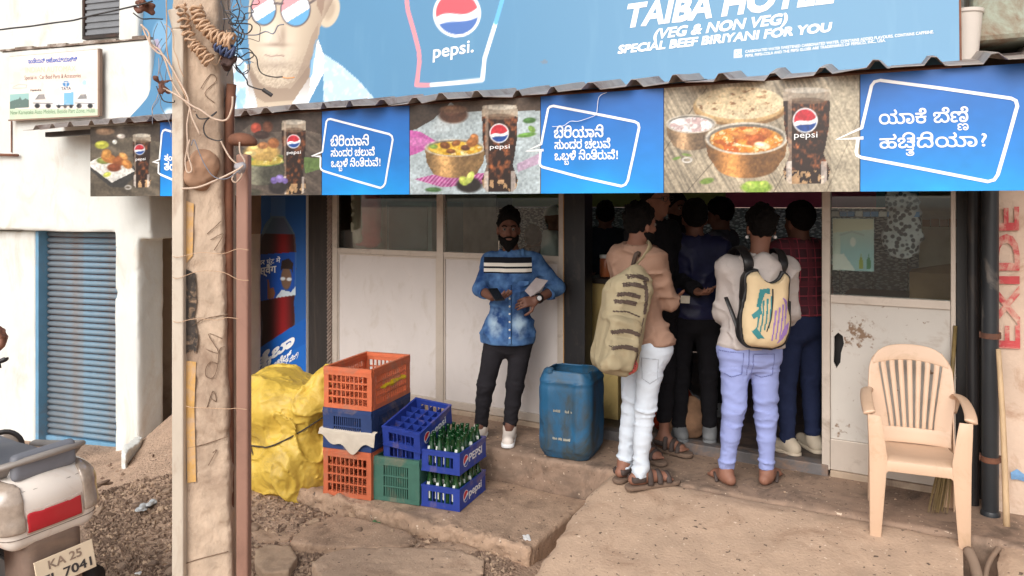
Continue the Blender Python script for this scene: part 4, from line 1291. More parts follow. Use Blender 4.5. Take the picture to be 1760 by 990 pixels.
p.fill((150, 190, 220), p.poly([(385, 120), (412, 76), (420, 100), (424, 180), (395, 210), (360, 214)]) * np.clip((p.noise(12, 16, 3, 12) - .42) * 8, 0, 1))
p.fill((228, 120, 130), p.poly([(262, 70), (272, 66), (276, 84), (266, 88)]), .7); p.fill((150, 190, 220), p.ell(278, 60, 16, 26, .1), .5); p.fill((226, 236, 240), p.ell(292, 200, 12, 14, .2), .8)
hd_ = p.poly([(430, -60), (572, -70), (578, -10), (552, 40), (545, 75), (532, 108), (506, 140), (476, 152), (446, 142), (431, 112), (426, 60)])
gl_ = np.maximum(p.ell(453, 16, 23, 29), p.ell(508, 16, 27, 31))
skin_m = hd_ * (1 - gl_)
p.fill((120, 98, 84), skin_m * np.clip((U - 505) / 60 + (V - 60) / 260, 0, 1), .55)          # printed modelling of the face
p.fill((232, 220, 204), skin_m * np.exp(-((U - 464) / 16) ** 2 - ((V - 62) / 34) ** 2), .6)
p.fill((128, 104, 90), skin_m * np.exp(-((U - 486) / 6) ** 2 - ((V - 62) / 20) ** 2), .5)
p.fill((128, 106, 92), skin_m * np.exp(-((U - 474) / 22) ** 2 - ((V - 77) / 3.5) ** 2), .6)
p.fill((120, 100, 88), skin_m * np.exp(-((U - 474) / 30) ** 2 - ((V - 112) / 6) ** 2), .35)
p.fill((110, 92, 82), skin_m * np.clip((V - 84) / 50, 0, 1) * np.clip((p.noise(2.2, 2.2, 2, 4) - .35) * 3, 0, 1), .35)
p.fill((120, 100, 86), p.poly([(424, 110), (533, 95), (533, 150), (515, 215), (430, 220)]) * (1 - hd_) * np.clip(1 - (V - 130) / 60, 0, 1), .6)
p.fill((150, 128, 112), skin_m * np.exp(-((V + 4 - 0 * U) / 5) ** 2), .4)
OUT = [(704, -40), (699, 0), (701, 18), (713, 60), (720, 88), (721, 106), (716, 146.5), (742, 145.5)]
p.fill((240, 140, 150), p.line(OUT, 7)); p.fill((244, 246, 248), p.line([(742, 145.5), (829, 137.5), (833, 100), (852, 39)], 7)); p.fill((96, 176, 226), p.line([(852, 39), (866, -10)], 7))
p.globe(785.5, 23, 38, 0.2)
p.fill((120, 120, 128), p.poly([(928, 107), (936, 102), (943, 107), (934, 110)]), .6)
p.fill((250, 250, 250), p.poly([(1262, 86), (1275, 84), (1275, 97), (1262, 99)])); p.fill((100, 158, 196), p.ell(1268.5, 91.5, 4.5, 4.5)); p.fill((250, 250, 250), p.ell(1268.5, 91.5, 2.6, 2.6))
p.build('printed_face', bd, M_print)
part('frame', G().box((BXL - 0.01, 0.003, -0.012), (BXR + 0.01, 0.05, 0.02)).box((BXL - 0.01, 0.004, 0.021), (BXL + 0.02, 0.05, BH)).box((BXR - 0.02, 0.004, 0.021), (BXR + 0.01, 0.05, BH))
     .box((BXL, 0.004, BH - 0.03), (BXR, 0.05, BH + 0.01)), M_rust, bd)
part('backing', G().box((BXL + 0.021, 0.01, 0.021), (BXR - 0.021, 0.03, BH - 0.031)), M_zinc, bd)
for k in range(6):
    xx = BXL + 0.5 + k * (BXR - BXL - 1) / 5
    part('strut', G().bar((xx, 0.06, 0.9), (xx, 0.75, 0.13), 0.04), M_steel, bd)
def blt(body, *a, **k): part('lettering', text_on(BRD, body, *a, **k), M_wtext, bd)
blt('TAIBA HOTEL', (1071, 47), (1433, 3), (1080, 5.5), bold=0.055)
blt('(VEG & NON VEG)', (1122, 67), (1352, 40), (1127, 49.5), bold=0.05, cap=0.73)
blt('SPECIAL BEEF BIRIYANI FOR YOU', (1061, 92), (1428, 53.5), (1064, 77.5), bold=0.055)
blt('CARBONATED WATER SWEETENED CARBONATED WATER. CONTAINS ADDED FLAVOURS. CONTAINS CAFFEINE.', (1281, 91), (1605, 57), (1281, 86.2), bold=0.02)
blt('PEPSI, PEPSI-COLA AND THE PEPSI GLOBE ARE TRADEMARKS OF PEPSICO, INC., USA.', (1281, 98.5), (1522, 71.5), (1281, 93.6), bold=0.02)
blt('pepsi.', (744, 100), (814, 89), (745, 77), bold=0.02, cap=0.74)

# banner with a bottle, left of the shop front
bn = thing('bottle_banner', 'tall dark blue banner with a cola bottle beside the yellow tarpaulin', 'banner', FAC.M)
n0, n1 = FAC.uv(429, 690, -0.05), FAC.uv(526, 330, -0.05)
z0_, z1_ = FAC.uv(430, 690, -.05)[1], 2.30
part('board', G().box((n0[0] - 0.008, -0.048, z0_), (n1[0], -0.02, z1_)), M_wtext, bn)
p = Print(FAC, np.linspace(n0[0], n1[0] - .001, 110), np.linspace(z0_, z1_, 280), -0.0495)
U, V = p.U, p.V
p.fill((30, 88, 160)); p.fill((24, 108, 186), np.clip(1 - np.abs(U - 437) / 30, 0, 1), .6)
bot = p.poly([(466, 338), (490, 338), (491, 374), (497, 384), (507, 402), (510, 440), (508, 500), (505, 520), (507, 545), (508, 600), (440, 630), (446, 600), (448, 555), (443, 520), (442, 440), (446, 410), (456, 384), (465, 374)])
p.fill((48, 22, 20), bot)
p.fill((150, 30, 34), bot * np.exp(-((U - 486) / 14) ** 2), .9)
p.fill((70, 110, 140), bot * (V < 402), .8)
p.fill((34, 84, 170), p.poly([(466, 336), (491, 336), (491, 372), (466, 372)]))
p.fill((22, 78, 170), p.poly([(442, 438), (510, 433), (508, 505), (446, 518)]))
p.fill((120, 150, 160), np.clip(bot - p.poly([(469, 374), (487, 374), (504, 402), (507, 440), (505, 600), (448, 622), (452, 555), (446, 520), (446, 440), (450, 410)]), 0, 1), .35)
p.fill((120, 92, 74), p.ell(492, 478, 9, 20)); p.fill((44, 32, 28), p.poly([(482, 466), (484, 448), (496, 444), (504, 452), (503, 470), (500, 462), (486, 462)]))
p.fill((222, 226, 230), p.ell(486, 479, 4.5, 3)); p.fill((222, 226, 230), p.ell(497, 480, 4.5, 3)); p.fill((206, 220, 228), p.poly([(474, 512), (484, 498), (500, 502), (508, 492), (508, 507)]))
p.fill((140, 90, 66), p.poly([(460, 514), (459, 480), (462, 480), (464, 496), (470, 494), (473, 504), (470, 513)]))
p.fill((20, 92, 178), p.poly([(425, 612), (527, 545), (527, 640), (425, 700)])); p.fill((34, 110, 196), p.poly([(425, 640), (527, 590), (527, 640), (425, 700)]), .5)
p.build('printed_face', bn, M_print)
def bnt(body, *a, **k): part('lettering', text_on(FAC, body, *a, y=-0.052, **k), M_wtext, bn)
bnt('हर घूंट में', (444, 455.5), (482, 451), (444, 445), bold=0.02)
bnt('स्वैग', (445, 472), (475, 468), (445, 456), bold=0.03)
bnt('ತೈಬಾ', (441, 633), (505, 592), (445, 610), bold=0.05)
bnt('ಹೋಟೆಲ್', (449, 648), (500, 613), (451, 634), bold=0.035)
bnt('(ವೆಜ್ ಮತ್ತು ನಾನ್ ವೆಜ್)', (441, 661), (512, 613), (443, 651), bold=0.02, cap=0.79)

# above the awning, far right
solo('rusty_tank', 'rust streaked pale green metal tank above the awning at the right', 'tank',
     G().box((SX(1668) + 0.05, 0.62, 2.80), (SX(1668) + 1.3, 1.1, 3.7)), mk('rusty_tank_mat', S(150, 156, 140), 0.7, 0.15, 4, 0.3, dirt=S(120, 80, 50), damt=0.5, dscale=4), STR.M, bevel=0.03)
bk = STR.world(STR.uv(1659, 90, 0.62)[0], 0.62, 2.70)
solo('white_bucket', 'white plastic bucket standing on the awning by the hoarding corner', 'bucket',
     G().lathe([(0.055, 0), (0.075, 0.24), (0.082, 0.245), (0.082, 0.262), (0.072, 0.262), (0.052, 0.02)], 20), mk('white_plastic_mat', S(214, 204, 194), 0.5, 0.05), tuple(bk), auto=40)
# ================================================================== crates
def Mrot(o, a, ry=0.0, rx=0.0):
    return Matrix.Translation(Vector(o)) @ Matrix.Rotation(R(a), 4, 'Z') @ Matrix.Rotation(R(ry), 4, 'Y') @ Matrix.Rotation(R(rx), 4, 'X')
CA = -19.5                                                    # the stacks stand turned this much
Cx = np.array((math.cos(R(CA)), math.sin(R(CA)), 0)); Cy = np.array((-Cx[1], Cx[0], 0))

def lattice_panel(W, H, nv, nh, solid=0.0, rim=0.05, T=0.014):
    """one wall of a vented crate: x 0..W, z 0..H, thickness in y"""
    g = G()
    g.box((0, -0.004, H - rim), (W, T + 0.004, H))
    g.box((0, -0.008, H - rim * 0.55), (W, T - 0.001, H - rim * 0.35))
    g.box((0, -0.003, 0), (W, T + .003, 0.028))
    p = 0.034 + solid
    g.box((0, 0, 0.028), (p, T, H - rim)); g.box((W - p, 0, 0.028), (W, T, H - rim))
    for k in range(1, nv):
        x = p + (W - 2 * p) * k / nv
        g.box((x - 0.0035, 0.001, 0.028), (x + 0.0035, T - 0.001, H - rim))
    for k in range(1, nh + 1):
        z = 0.028 + (H - rim - 0.028) * k / (nh + 1)
        g.box((p, -0.002, z - 0.0045), (W - p, T - 0.002, z + 0.0045))
    return g
def xf(g, M):
    g.v = [tuple(M @ Vector(p)) for p in g.v]
    return g
def vented_crate(label, corner, w, d, h, mat, style=0, M=None, group='vented plastic crates in the stacks'):
    """corner = its near bottom corner; w along the front, d going back"""
    t = thing('plastic_crate', label, 'crate', M if M is not None else Mrot(corner, CA), group)
    e = 0.0008 if style == 0 else 0.0
    nv, nh, so = ((9, 3, 0.0), (14, 2, 0.045), (14, 3, 0.035))[style]
    T = 0.014
    part('end_panel', xf(lattice_panel(w, h, nv, nh, so), Matrix.Translation((-w, 0, 0))), mat, t)
    part('end_panel', xf(lattice_panel(w, h, nv, nh, so), Matrix.Translation((-w, d - T, 0))), mat, t)
    for x in (-T - 0.001, -w + T * 0 + 0.001):
        pass
    part('side_panel', xf(lattice_panel(d - 2 * T - .012, h - 0.001, nv + 6, nh, so), Matrix.Translation((-0.001, T + .006, 0)) @ Matrix.Rotation(R(90), 4, 'Z')), mat, t)
    part('side_panel', xf(lattice_panel(d - 2 * T - .012, h - 0.001, nv + 6, nh, so), Matrix.Translation((-w + T + .001, T + .006, 0)) @ Matrix.Rotation(R(90), 4, 'Z')), mat, t)
    b = G()
    for k in range(11):
        x = -w + T + .006 + (w - 2 * T - .012) * k / 10
        b.box((x - 0.004, T + .006, 0.004), (x + .004, d - T - .006, 0.012))
    for k in range(14):
        y = T + .008 + (d - 2 * T - .016) * k / 13
        b.box((-w + T + .006, y - .004, 0.0125), (-T - .006, y + .004, 0.018))
    part('base_grid', b, mat, t)
    return t
def plastic(n, c, dirt=(158, 132, 112), damt=0.34):
    return mk(n, S(*c), 0.55, 0.14, 9, 0.1, 50, dirt=S(*dirt), damt=damt, dscale=5)
M_or = plastic('orange_plastic_mat', (206, 108, 70)); M_or2 = plastic('orange_dirty_plastic_mat', (196, 104, 70), damt=0.35)
M_nb = plastic('navy_plastic_mat', (40, 62, 110), damt=0.3); M_gr = plastic('green_plastic_mat', (66, 110, 96), damt=0.35)
M_pb = plastic('blue_crate_mat', (38, 62, 150), damt=0.26)
o0 = GP(638, 860, 0.13); o0[2] = 0.128
vented_crate('dusty orange crate under a white sack at the bottom of the tall stack', o0, 0.35, 0.52, 0.30, M_or2, 0)
o1 = o0 + Cx * 0.005 + Cy * -0.004; o1[2] = 0.431
vented_crate('navy blue vented crate in the middle of the tall stack', o1, 0.355, 0.53, 0.258, M_nb, 1)
o2 = o0 + Cx * 0.004; o2[2] = 0.690
tp = vented_crate('clean orange crate on top of the tall stack', o2, 0.35, 0.525, 0.262, M_or, 0)
o3 = GP(721, 868.5, 0.13); o3[2] = 0.128
vented_crate('grey green vented crate under the empty blue bottle crate', o3, 0.33, 0.46, 0.275, M_gr, 1)

# roundel of the drink as three flat pieces on a plane: z up, x along
def roundel(r, n=40):
    a = np.linspace(0, 2 * math.pi, n, endpoint=False)
    white = [(math.cos(t) * r * 1.08, math.sin(t) * r * 1.08) for t in a]
    cu = np.linspace(-1, 1, 24)
    def clip(f, top):
        pts = []
        for x in cu:
            y = f(x); m = math.sqrt(max(0, 1 - x * x))
            pts.append((x, max(-m, min(m, y))))
        rim = [(x, (1 if top else -1) * math.sqrt(max(0, 1 - x * x))) for x in cu[::-1]]
        return [(x * r * 0.96, y * r * 0.96) for x, y in pts + rim]
    red = clip(lambda x: 0.04 + 0.5 * x * 0.6 + 0.2 * math.sin(2.2 * x), True)
    blue = clip(lambda x: -0.36 + 0.28 * x + 0.1 * math.sin(2.6 * x), False)
    return white, red, blue
M_lr, M_lb = mk('logo_red_mat', S(206, 40, 54), 0.5, .03, bump=0), mk('logo_blue_mat', S(28, 80, 170), 0.5, .03, bump=0)
def logo_side(parent, x, yc, zc, r, txt, tw, th):
    """roundel and wordmark on a crate's long side (facing +x); y runs along the side"""
    wv, rv, bv = roundel(r)
    def place(poly, off): return [(x + off, yc + p[0], zc + p[1]) for p in poly]
    part('logo', G().add(place(wv, 0.0012), [tuple(range(len(wv)))]).add(place(rv, 0.002), [tuple(range(len(rv)))], 1).add(place(bv, 0.002), [tuple(range(len(bv)))], 2), [M_wtext, M_lr, M_lb], parent)
    V, F = letters(txt, bold=0.03)
    V = V - np.array((V[:, 0].min(), 0)); W = V[:, 0].max()
    part('lettering', G().add([(x + 0.0015, yc + r * 1.35 + p[0] / W * tw, zc - th * .4 + p[1] / 0.74 * th) for p in V], F), M_wtext, parent)
def bottle_crate(label, M, h=0.132, w=0.262, d=0.384, text='pepsi'):
    t = thing('bottle_crate', label, 'crate', M, 'blue bottle crates')
    T = 0.009
    for y in (0, d - T):                                      # short walls with a long window
        g = G()
        g.box((-w, y, 0), (0, y + T, 0.034)).box((-w, y, h - 0.034), (0, y + T, h))
        g.box((-w, y, 0.034), (-w + 0.045, y + T, h - 0.034)).box((-0.045, y, 0.034), (0, y + T, h - 0.034))
        for k in (1, 2): g.box((-w + .045 + (w - .09) * k / 3 - .004, y + .001, 0.034), (-w + .045 + (w - .09) * k / 3 + .004, y + T - .001, h - 0.034))
        g.box((-w - .002, y - .003, h - 0.012), (0.002, y + T + .003, h + 0.001)).box((-w - .002, y - .003, -0.001), (0.002, y + T + .003, 0.010))
        part('end_wall', g, M_pb, t)
    for x in (-w, -T):
        part('side_wall', G().box((x + (.0005 if x < -.1 else 0), T, 0), (x + T, d - T, h - .0005)).box((x - .002, T + .004, h - .012), (x + T + .002, d - T - .004, h)).box((x - .002, T + .004, 0.0005), (x + T + .002, d - T - .004, .01)), M_pb, t)
    g = G()
    for k in range(1, 4): g.box((-w + T + (w - 2 * T) * k / 4 - .002, T, 0.012), (-w + T + (w - 2 * T) * k / 4 + .002, d - T, h - 0.03))
    for k in range(1, 6): g.box((-w + T, T + (d - 2 * T) * k / 6 - .002, 0.0125), (-T, T + (d - 2 * T) * k / 6 + .002, h - 0.031))
    part('divider', g, M_pb, t)
    part('floor', G().box((-w + T, T, 0.002), (-T, d - T, 0.008)), M_pb, t)
    logo_side(t, 0.0, 0.085, h * 0.5, 0.034, text, 0.19, 0.05)
    return t
c0 = GP(790, 879, 0.13); c0[2] = 0.128
ML = Mrot(c0, -22); bottle_crate('blue bottle crate standing on the ledge with another crate on its bottles', ML)
c1 = c0 + np.array((0.0, 0.0, 0)); c1[2] = 0.347
MU = Mrot(c1, -22.5); bottle_crate('upper blue crate full of green bottles at the right of the stacks', MU, text='PEPSI')
c2 = P(719, 782, 4.80); c2[2] = 0.41
bottle_crate('empty blue crate sunk into the grey green crate under the tilted one', Mrot((o3 + Cy * 0.03 + Cx * -0.01) * (1, 1, 0) + np.array((0, 0, 0.365)), CA - 2, 0, 2))
bottle_crate('empty blue bottle crate tilted on top showing its dividers', Mrot((o3 + Cy * 0.0 + Cx * 0.008) * (1, 1, 0) + np.array((0, 0, 0.452)), CA - 5, 4, 13), w=0.275, d=0.40)

# bottles: one built, the rest copied
M_bot = mk('green_bottle_mat', S(22, 74, 34), 0.08, 0.15, 5, 0, spec=0.8)
M_bot.node_tree.nodes['Principled BSDF'].inputs['Transmission Weight'].default_value = 0.25
M_lab = mk('bottle_print_mat', S(222, 226, 216), 0.5, 0.05, bump=0)
bt = thing('glass_bottle', 'empty green glass bottle with a white printed mark in the lower crate', 'bottle', None, 'green bottles in the lower crate')
part('body', G().lathe([(0.020, 0.0), (0.0275, 0.004), (0.0285, 0.02), (0.0275, 0.055), (0.0285, 0.09), (0.026, 0.112), (0.018, 0.145), (0.0125, 0.172), (0.0115, 0.192), (0.0138, 0.195), (0.0138, 0.204), (0.0115, 0.206), (0.009, 0.206), (0.008, 0.17)], 12), M_bot, bt, auto=50)
lab = G()
for a0_ in (-90, 60):
    ring = []
    for zz, rr in ((0.117, 0.0255), (0.128, 0.0228), (0.139, 0.0203)):
        ring.append([((rr + .0006) * math.cos(R(a0_ + k)), (rr + .0006) * math.sin(R(a0_ + k)), zz) for k in (-24, -8, 8, 24)])
    lab.sheet(np.array(ring))
for a0_ in (-90, 90):
    ring = []
    for zz, rr in ((0.040, 0.0284), (0.062, 0.0283), (0.085, 0.0290)):
        ring.append([((rr + .0006) * math.cos(R(a0_ + k)), (rr + .0006) * math.sin(R(a0_ + k)), zz) for k in (-28, -9, 9, 28)])
    lab.sheet(np.array(ring))
tag(part('printed_label', lab, M_lab, bt), kind='stuff')
first = True
rr = random.Random(11)
for Mx, grp, lb_, skip in ((ML, 'green bottles in the lower crate', 'empty green glass bottle with a white printed mark in the lower crate', 0),
                           (MU, 'green bottles in the upper crate', 'empty green glass bottle standing in the upper of two blue crates', 2)):
    for i in range(4):
        for j in range(6):
            o = bt if first else copy_tree(bt)
            first = False
            o['label'], o['group'] = lb_, grp
            q = Mx @ Vector((-0.262 + 0.009 + 0.061 * (i + .5) + rr.uniform(-.003, .003), 0.009 + 0.061 * (j + .5) + rr.uniform(-.003, .003), 0.009))
            o.location = q
            lean = 0.02 if not skip else 0.07
            o.rotation_euler = (rr.uniform(-lean, lean), rr.uniform(-lean, lean), rr.uniform(-0.6, 0.6) - 0.4)

# white sack cloth hanging over the bottom crate, bright wrapper in the stack
M_sack = mk('white_sack_mat', S(196, 184, 168), 0.85, 0.1, 8, 0.3, 120, dirt=S(150, 126, 104), damt=0.3)
MS = Mrot(o0, CA)
gxx, gzz = np.meshgrid(np.linspace(-0.37, 0.035, 28), np.linspace(0, 1, 14), indexing='ij')
drop = 0.05 + 0.075 * np.exp(-((gxx + 0.13) / 0.13) ** 2) + 0.02 * np.sin(gxx * 40)
yy = -0.010 - 0.016 * np.clip(gzz - .15, 0, 1) - 0.010 * (fbm2(gxx * 22, gzz * 3, 2, 3))
top = np.clip(0.12 - gzz, 0, 1) * 3
solo('white_sack', 'dirty white sackcloth hanging over the front of the bottom orange crate', 'sack',
     G().sheet(np.stack([gxx, np.where(gzz < 0.1, 0.02, yy), 0.4305 - np.where(gzz < 0.1, -0.0, (gzz - .08) * drop * 1.1)], -1)), M_sack, MS, smooth=True)
side = G()
gy_, gz_ = np.meshgrid(np.linspace(-0.01, 0.30, 18), np.linspace(0, 1, 8), indexing='ij')
wr = thing('plastic_wrapper', 'crumpled yellow and red wrapper on the navy crate', 'wrapper', MS)
d = SDF((-0.14, 0.06, 0.64), (0.06, 0.5, 0.76), 0.008)
d.cap((0.002, 0.12, 0.684), (0.004, 0.42, 0.694), 0.012, 0.018, flat=((1, 0, 0), 1.0)); d.rough(0.016, (30, 30, 30), 2, 4)
part('foil', d.mesh(), mk('wrapper_mat', S(226, 196, 40), 0.4, 0.2, 30, dirt=S(206, 60, 40), damt=0.35, dscale=14), wr)

# ================================================================== yellow tarpaulin bundle
M_tarp = mk('yellow_tarp_mat', S(214, 180, 76), 0.5, 0.08, 5, 0.35, 40, dirt=S(160, 134, 80), damt=0.34, dscale=4.5, bdist=0.010)
tb = GP(486, 866, 0.02)
tr = thing('tarpaulin_bundle', 'bundle wrapped in yellow tarpaulin tied with a dark cord', 'tarpaulin', Mrot((tb[0], tb[1] + 0.33, 0.0), -15) @ Matrix.Diagonal((1, 1, 0.90, 1)))
d = SDF((-0.62, -0.55, -0.06), (0.62, 0.60, 1.05), 0.0105)
d.box((-0.04, 0.05, 0.40), (0.33, 0.33, 0.42), rnd=0.16, k=0.0)
d.ell((-0.17, -0.0, 0.66), (0.28, 0.34, 0.23), k=0.12)
d.ell((0.10, -0.08, 0.24), (0.30, 0.34, 0.30), k=0.12)
d.ell((-0.12, -0.16, 0.14), (0.24, 0.20, 0.22), k=0.12)
d.ell((0.24, 0.02, 0.80), (0.13, 0.16, 0.17), k=0.06)
d.ell((0.30, -0.06, 0.64), (0.08, 0.1, 0.18), k=0.06)
d.rough(0.06, (2.2, 2.2, 1.6), 2, 5).rough(0.040, (3.4, 3.4, 2.2), 1, 12, 'crease', warp=1.2, sharp=3).rough(0.020, (6, 6, 4.5), 1, 17, 'crease', warp=1.2, sharp=5).rough(0.009, (12, 12, 9), 1, 19, 'crease', warp=1.0, sharp=5).rough(0.004, (28, 28, 20), 1, 23, 'crease', sharp=3)
d.cut((0, 0, -0.03), (0, 0, -1))
tarp_sdf = d
part('cover', d.mesh(), M_tarp, tr)
rope = []
def tarp_front(x, z):
    """front face of the bundle at (x, z), from its own distance field"""
    ix = int(round((x - d.lo[0]) / d.vox)); iz = int(round((z - d.lo[2]) / d.vox))
    col = d.D[np.clip(ix, 0, d.n[0] - 1), :, np.clip(iz, 0, d.n[2] - 1)]
    k = np.argmax(col < 0)
    return d.lo[1] + k * d.vox
for t in np.linspace(0, 1, 16):
    x = -0.34 + 0.66 * t; z = 0.40 + 0.03 * t + 0.22 * t * t - 0.03 * math.sin(t * 3)
    rope.append((x, tarp_front(x, z) - 0.012, z))
part('cord', G().tube(rope, 0.006, 6), mk('cord_mat', S(70, 62, 52), 0.9), tr)
kn = G()
for k in range(7):
    a = rope[2 + k % 2]
    kn.tube([a, (a[0] + rr.uniform(-.03, .05), a[1] - 0.02, a[2] - 0.08 - rr.uniform(0, .05)), (a[0] + rr.uniform(-.05, .06), a[1] - 0.015, a[2] - 0.14 - rr.uniform(0, .1))], 0.004, 5)
tag(part('cord_tail', kn, bpy.data.materials['cord_mat'], tr), kind='stuff')
st = SDF((-0.12, -0.12, -0.08), (0.12, 0.12, 0.1), 0.012); st.ell((0, 0, 0), (0.085, 0.07, 0.045)); st.rough(0.015, 12, 2, 3)
solo('stone', 'brown stone weighing down the top of the yellow tarpaulin', 'stone', st.mesh(), mk('stone_mat', S(132, 104, 88), 0.9, 0.2, 10, 0.4, 50), tuple(P(500, 673, 5.25)))

# ================================================================== blue drum
M_drum = mk('blue_drum_mat', S(34, 88, 124), 0.5, 0.2, 5, 0.2, 40, dirt=S(58, 66, 66), damt=0.62, dscale=4.5, stretch=(1, 1, .6))
db = GP(986, 790, 0.335)
dr = thing('blue_drum', 'grimy blue plastic drum with its top cut open beside the doorway', 'drum', Mrot((db[0], db[1] + 0.15, 0.337), -24))
d = SDF((-0.23, -0.23, -0.02), (0.23, 0.23, 0.60), 0.0075)
prof = [(0, 0.85), (0.05, 0.97), (0.12, 1.0), (0.45, 1.0), (0.53, 0.95), (0.57, 0.86)]
X, Y, Z = np.meshgrid(*d.ax, indexing='ij')
zz = np.interp(Z, [a for a, b in prof], [b for a, b in prof])
def sq(hw, rnd):
    qx, qy = np.abs(X) - (hw - rnd), np.abs(Y) - (hw - rnd)
    return np.hypot(np.maximum(qx, 0), np.maximum(qy, 0)) + np.minimum(np.maximum(qx, qy), 0) - rnd
body = np.maximum(sq(0.184 * zz, 0.07), np.maximum(-Z, Z - 0.57 + 0.012 * (Y > -0.05)))
rib = 0.010 * np.exp(-((np.abs(X) - 0.095) / 0.02) ** 2) * (Z < 0.5) * (Z > 0.05) + 0.008 * np.exp(-((Z - 0.50) / 0.014) ** 2)
inner = np.maximum(sq(0.184 * zz - 0.012, 0.06), 0.02 - Z)
d.D = np.maximum(body - rib, -np.where(Z > 0.47, np.maximum(inner, -(Y + 0.14 - 0.0 * X)), inner)).astype(np.float32)
d.rough(0.004, 9, 2, 4)
part('body', d.mesh(), M_drum, dr)
part('cap', G().lathe([(0.028, 0), (0.028, 0.025), (0.022, 0.03)], 16, (-0.10, -0.15, 0.555)), M_drum, dr, auto=40)
part('handle', G().tube([(-0.185, -0.03, 0.38), (-0.215, -0.02, 0.39), (-0.215, 0.03, 0.39), (-0.185, 0.04, 0.38)], 0.010, 8), M_drum, dr, smooth=True)
V_, F_ = letters('SUD-CHEM', bold=0.02)
W_ = V_[:, 0].max()
for z_, sx in ((0.33, 0.17),):
    pr_ = G()
    for k, (dz, c_) in enumerate(((0.31, 0.16), (0.13, 0.13))):
        rg = random.Random(k)
        for m in range(16):
            x = -c_ / 2 + c_ * m / 16
            if rg.random() < 0.75: pr_.add([(x, -0.1925, dz + rg.uniform(-.004, .004)), (x + .008, -0.1925, dz), (x + .008, -0.1925, dz + rg.uniform(.008, .02)), (x, -0.1925, dz + .015)], [(0, 1, 2, 3)])
    tag(part('worn_print', pr_, mk('worn_print_mat', S(150, 150, 140), 0.8, 0.3), dr), kind='stuff')

# ================================================================== plastic armchair
M_ch = mk('chair_plastic_mat', S(206, 174, 147), 0.45, 0.04, 4, 0.05, 40, dirt=S(176, 144, 112), damt=0.24, dscale=7)
fl, frr = GP(1499, 917, 0.315), GP(1663, 945, 0.305)
mid = (fl + frr) / 2
ca = math.degrees(math.atan2(frr[1] - fl[1], frr[0] - fl[0]))
hw = np.linalg.norm((frr - fl)[:2]) / 2
ch = thing('plastic_armchair', 'beige plastic armchair with a slatted back standing empty by the right panel', 'chair', Mrot((mid[0], mid[1], 0.305), ca))
def solid(o, th, off=0.0):
    m = o.modifiers.new('solid', 'SOLIDIFY'); m.thickness = th; m.offset = off
    b = o.modifiers.new('bevel', 'BEVEL'); b.width = min(0.004, th * .3); b.segments = 2; b.limit_method = 'ANGLE'
    return o
a = np.linspace(-1, 1, 17); bb = np.linspace(0, 1, 12)
A_, B_ = np.meshgrid(a, bb, indexing='ij')
wd = hw * 0.93 - 0.03 * B_
seat = G().sheet(np.stack([A_ * wd, -0.015 + B_ * 0.44, 0.415 - 0.035 * B_ - 0.018 * (1 - A_ ** 2) * np.sin(B_ * 3.0) - 0.02 * np.clip(0.12 - B_, 0, 1) / .12], -1))
so = solid(part('seat', seat, M_ch, ch, smooth=True), 0.008)
# apron under the front edge, arched between the legs
ap = []
for x in np.linspace(-1, 1, 21):
    ap.append([(x * hw * .93, -0.02, 0.398), (x * hw * .93, -0.022, 0.345 - 0.07 * max(0, abs(x) - 0.72) / 0.28)])
solid(part('apron', G().sheet(np.array(ap)), M_ch, ch, smooth=True), 0.008)
sk = []
for sgn in (-1, 1):
    sd = [[(sgn * (hw * .93 - .03 * t), -0.015 + .44 * t, 0.414 - .035 * t), (sgn * (hw * .94 - .03 * t), -0.015 + .44 * t, 0.36 - .03 * t)] for t in bb]
    solid(part('side_apron', G().sheet(np.array(sd)), M_ch, ch, smooth=True), 0.008)
# backrest: stiles, arched top, lower rail as one moulded frame
def bw_out(t): return np.interp(t, [0, 0.25, 0.45, 0.85, 1.0], [0.195, 0.205, 0.225, 0.215, 0.195]) * hw / 0.22
def bw_in(t): return np.interp(t, [0, 0.25, 0.85, 1.0], [0.108, 0.120, 0.166, 0.162]) * hw / 0.22
def by(t, x): return 0.395 + 0.115 * t - 0.035 * (x / 0.22) ** 2 * (1 - 0.3 * t) 
def bz(t): return 0.40 + 0.47 * t
ts = np.linspace(0, 1, 18)
stl = G()
for sgn in (-1, 1):
    stl.sheet(np.array([[(sgn * (bw_in(t) + (bw_out(t) - bw_in(t)) * k), by(t, bw_in(t) + (bw_out(t) - bw_in(t)) * k), bz(t) * (1 if t < 1 else 1) - 0.05 * t ** 6 * k) for k in np.linspace(0, 1, 5)] for t in ts]))
arch_o = lambda x: 0.87 + 0.035 * (1 - (x / bw_out(1.0)) ** 2) - 0.05 * abs(x / bw_out(1.0)) ** 6
arch_i = lambda x: 0.79 + 0.03 * (1 - (x / bw_out(1.0)) ** 2)
for_rows = []
for x in np.linspace(-1, 1, 21):
    xx = x * bw_out(1.0)
    zi, zo = arch_i(xx), arch_o(xx)
    for_rows.append([(xx, by((z - .40) / .47, xx) - (0.001 if 1 else 0), z) for z in np.linspace(zi, zo, 4)])
stl.sheet(np.array(for_rows))
low = []
for x in np.linspace(-1, 1, 13):
    xx = x * bw_out(0.03)
    low.append([(xx, by((z - .4) / .47, xx) - .001, z) for z in np.linspace(0.385, 0.465, 4)])
stl.sheet(np.array(low))
bo = solid(part('backrest', stl, M_ch, ch, smooth=True), 0.012)
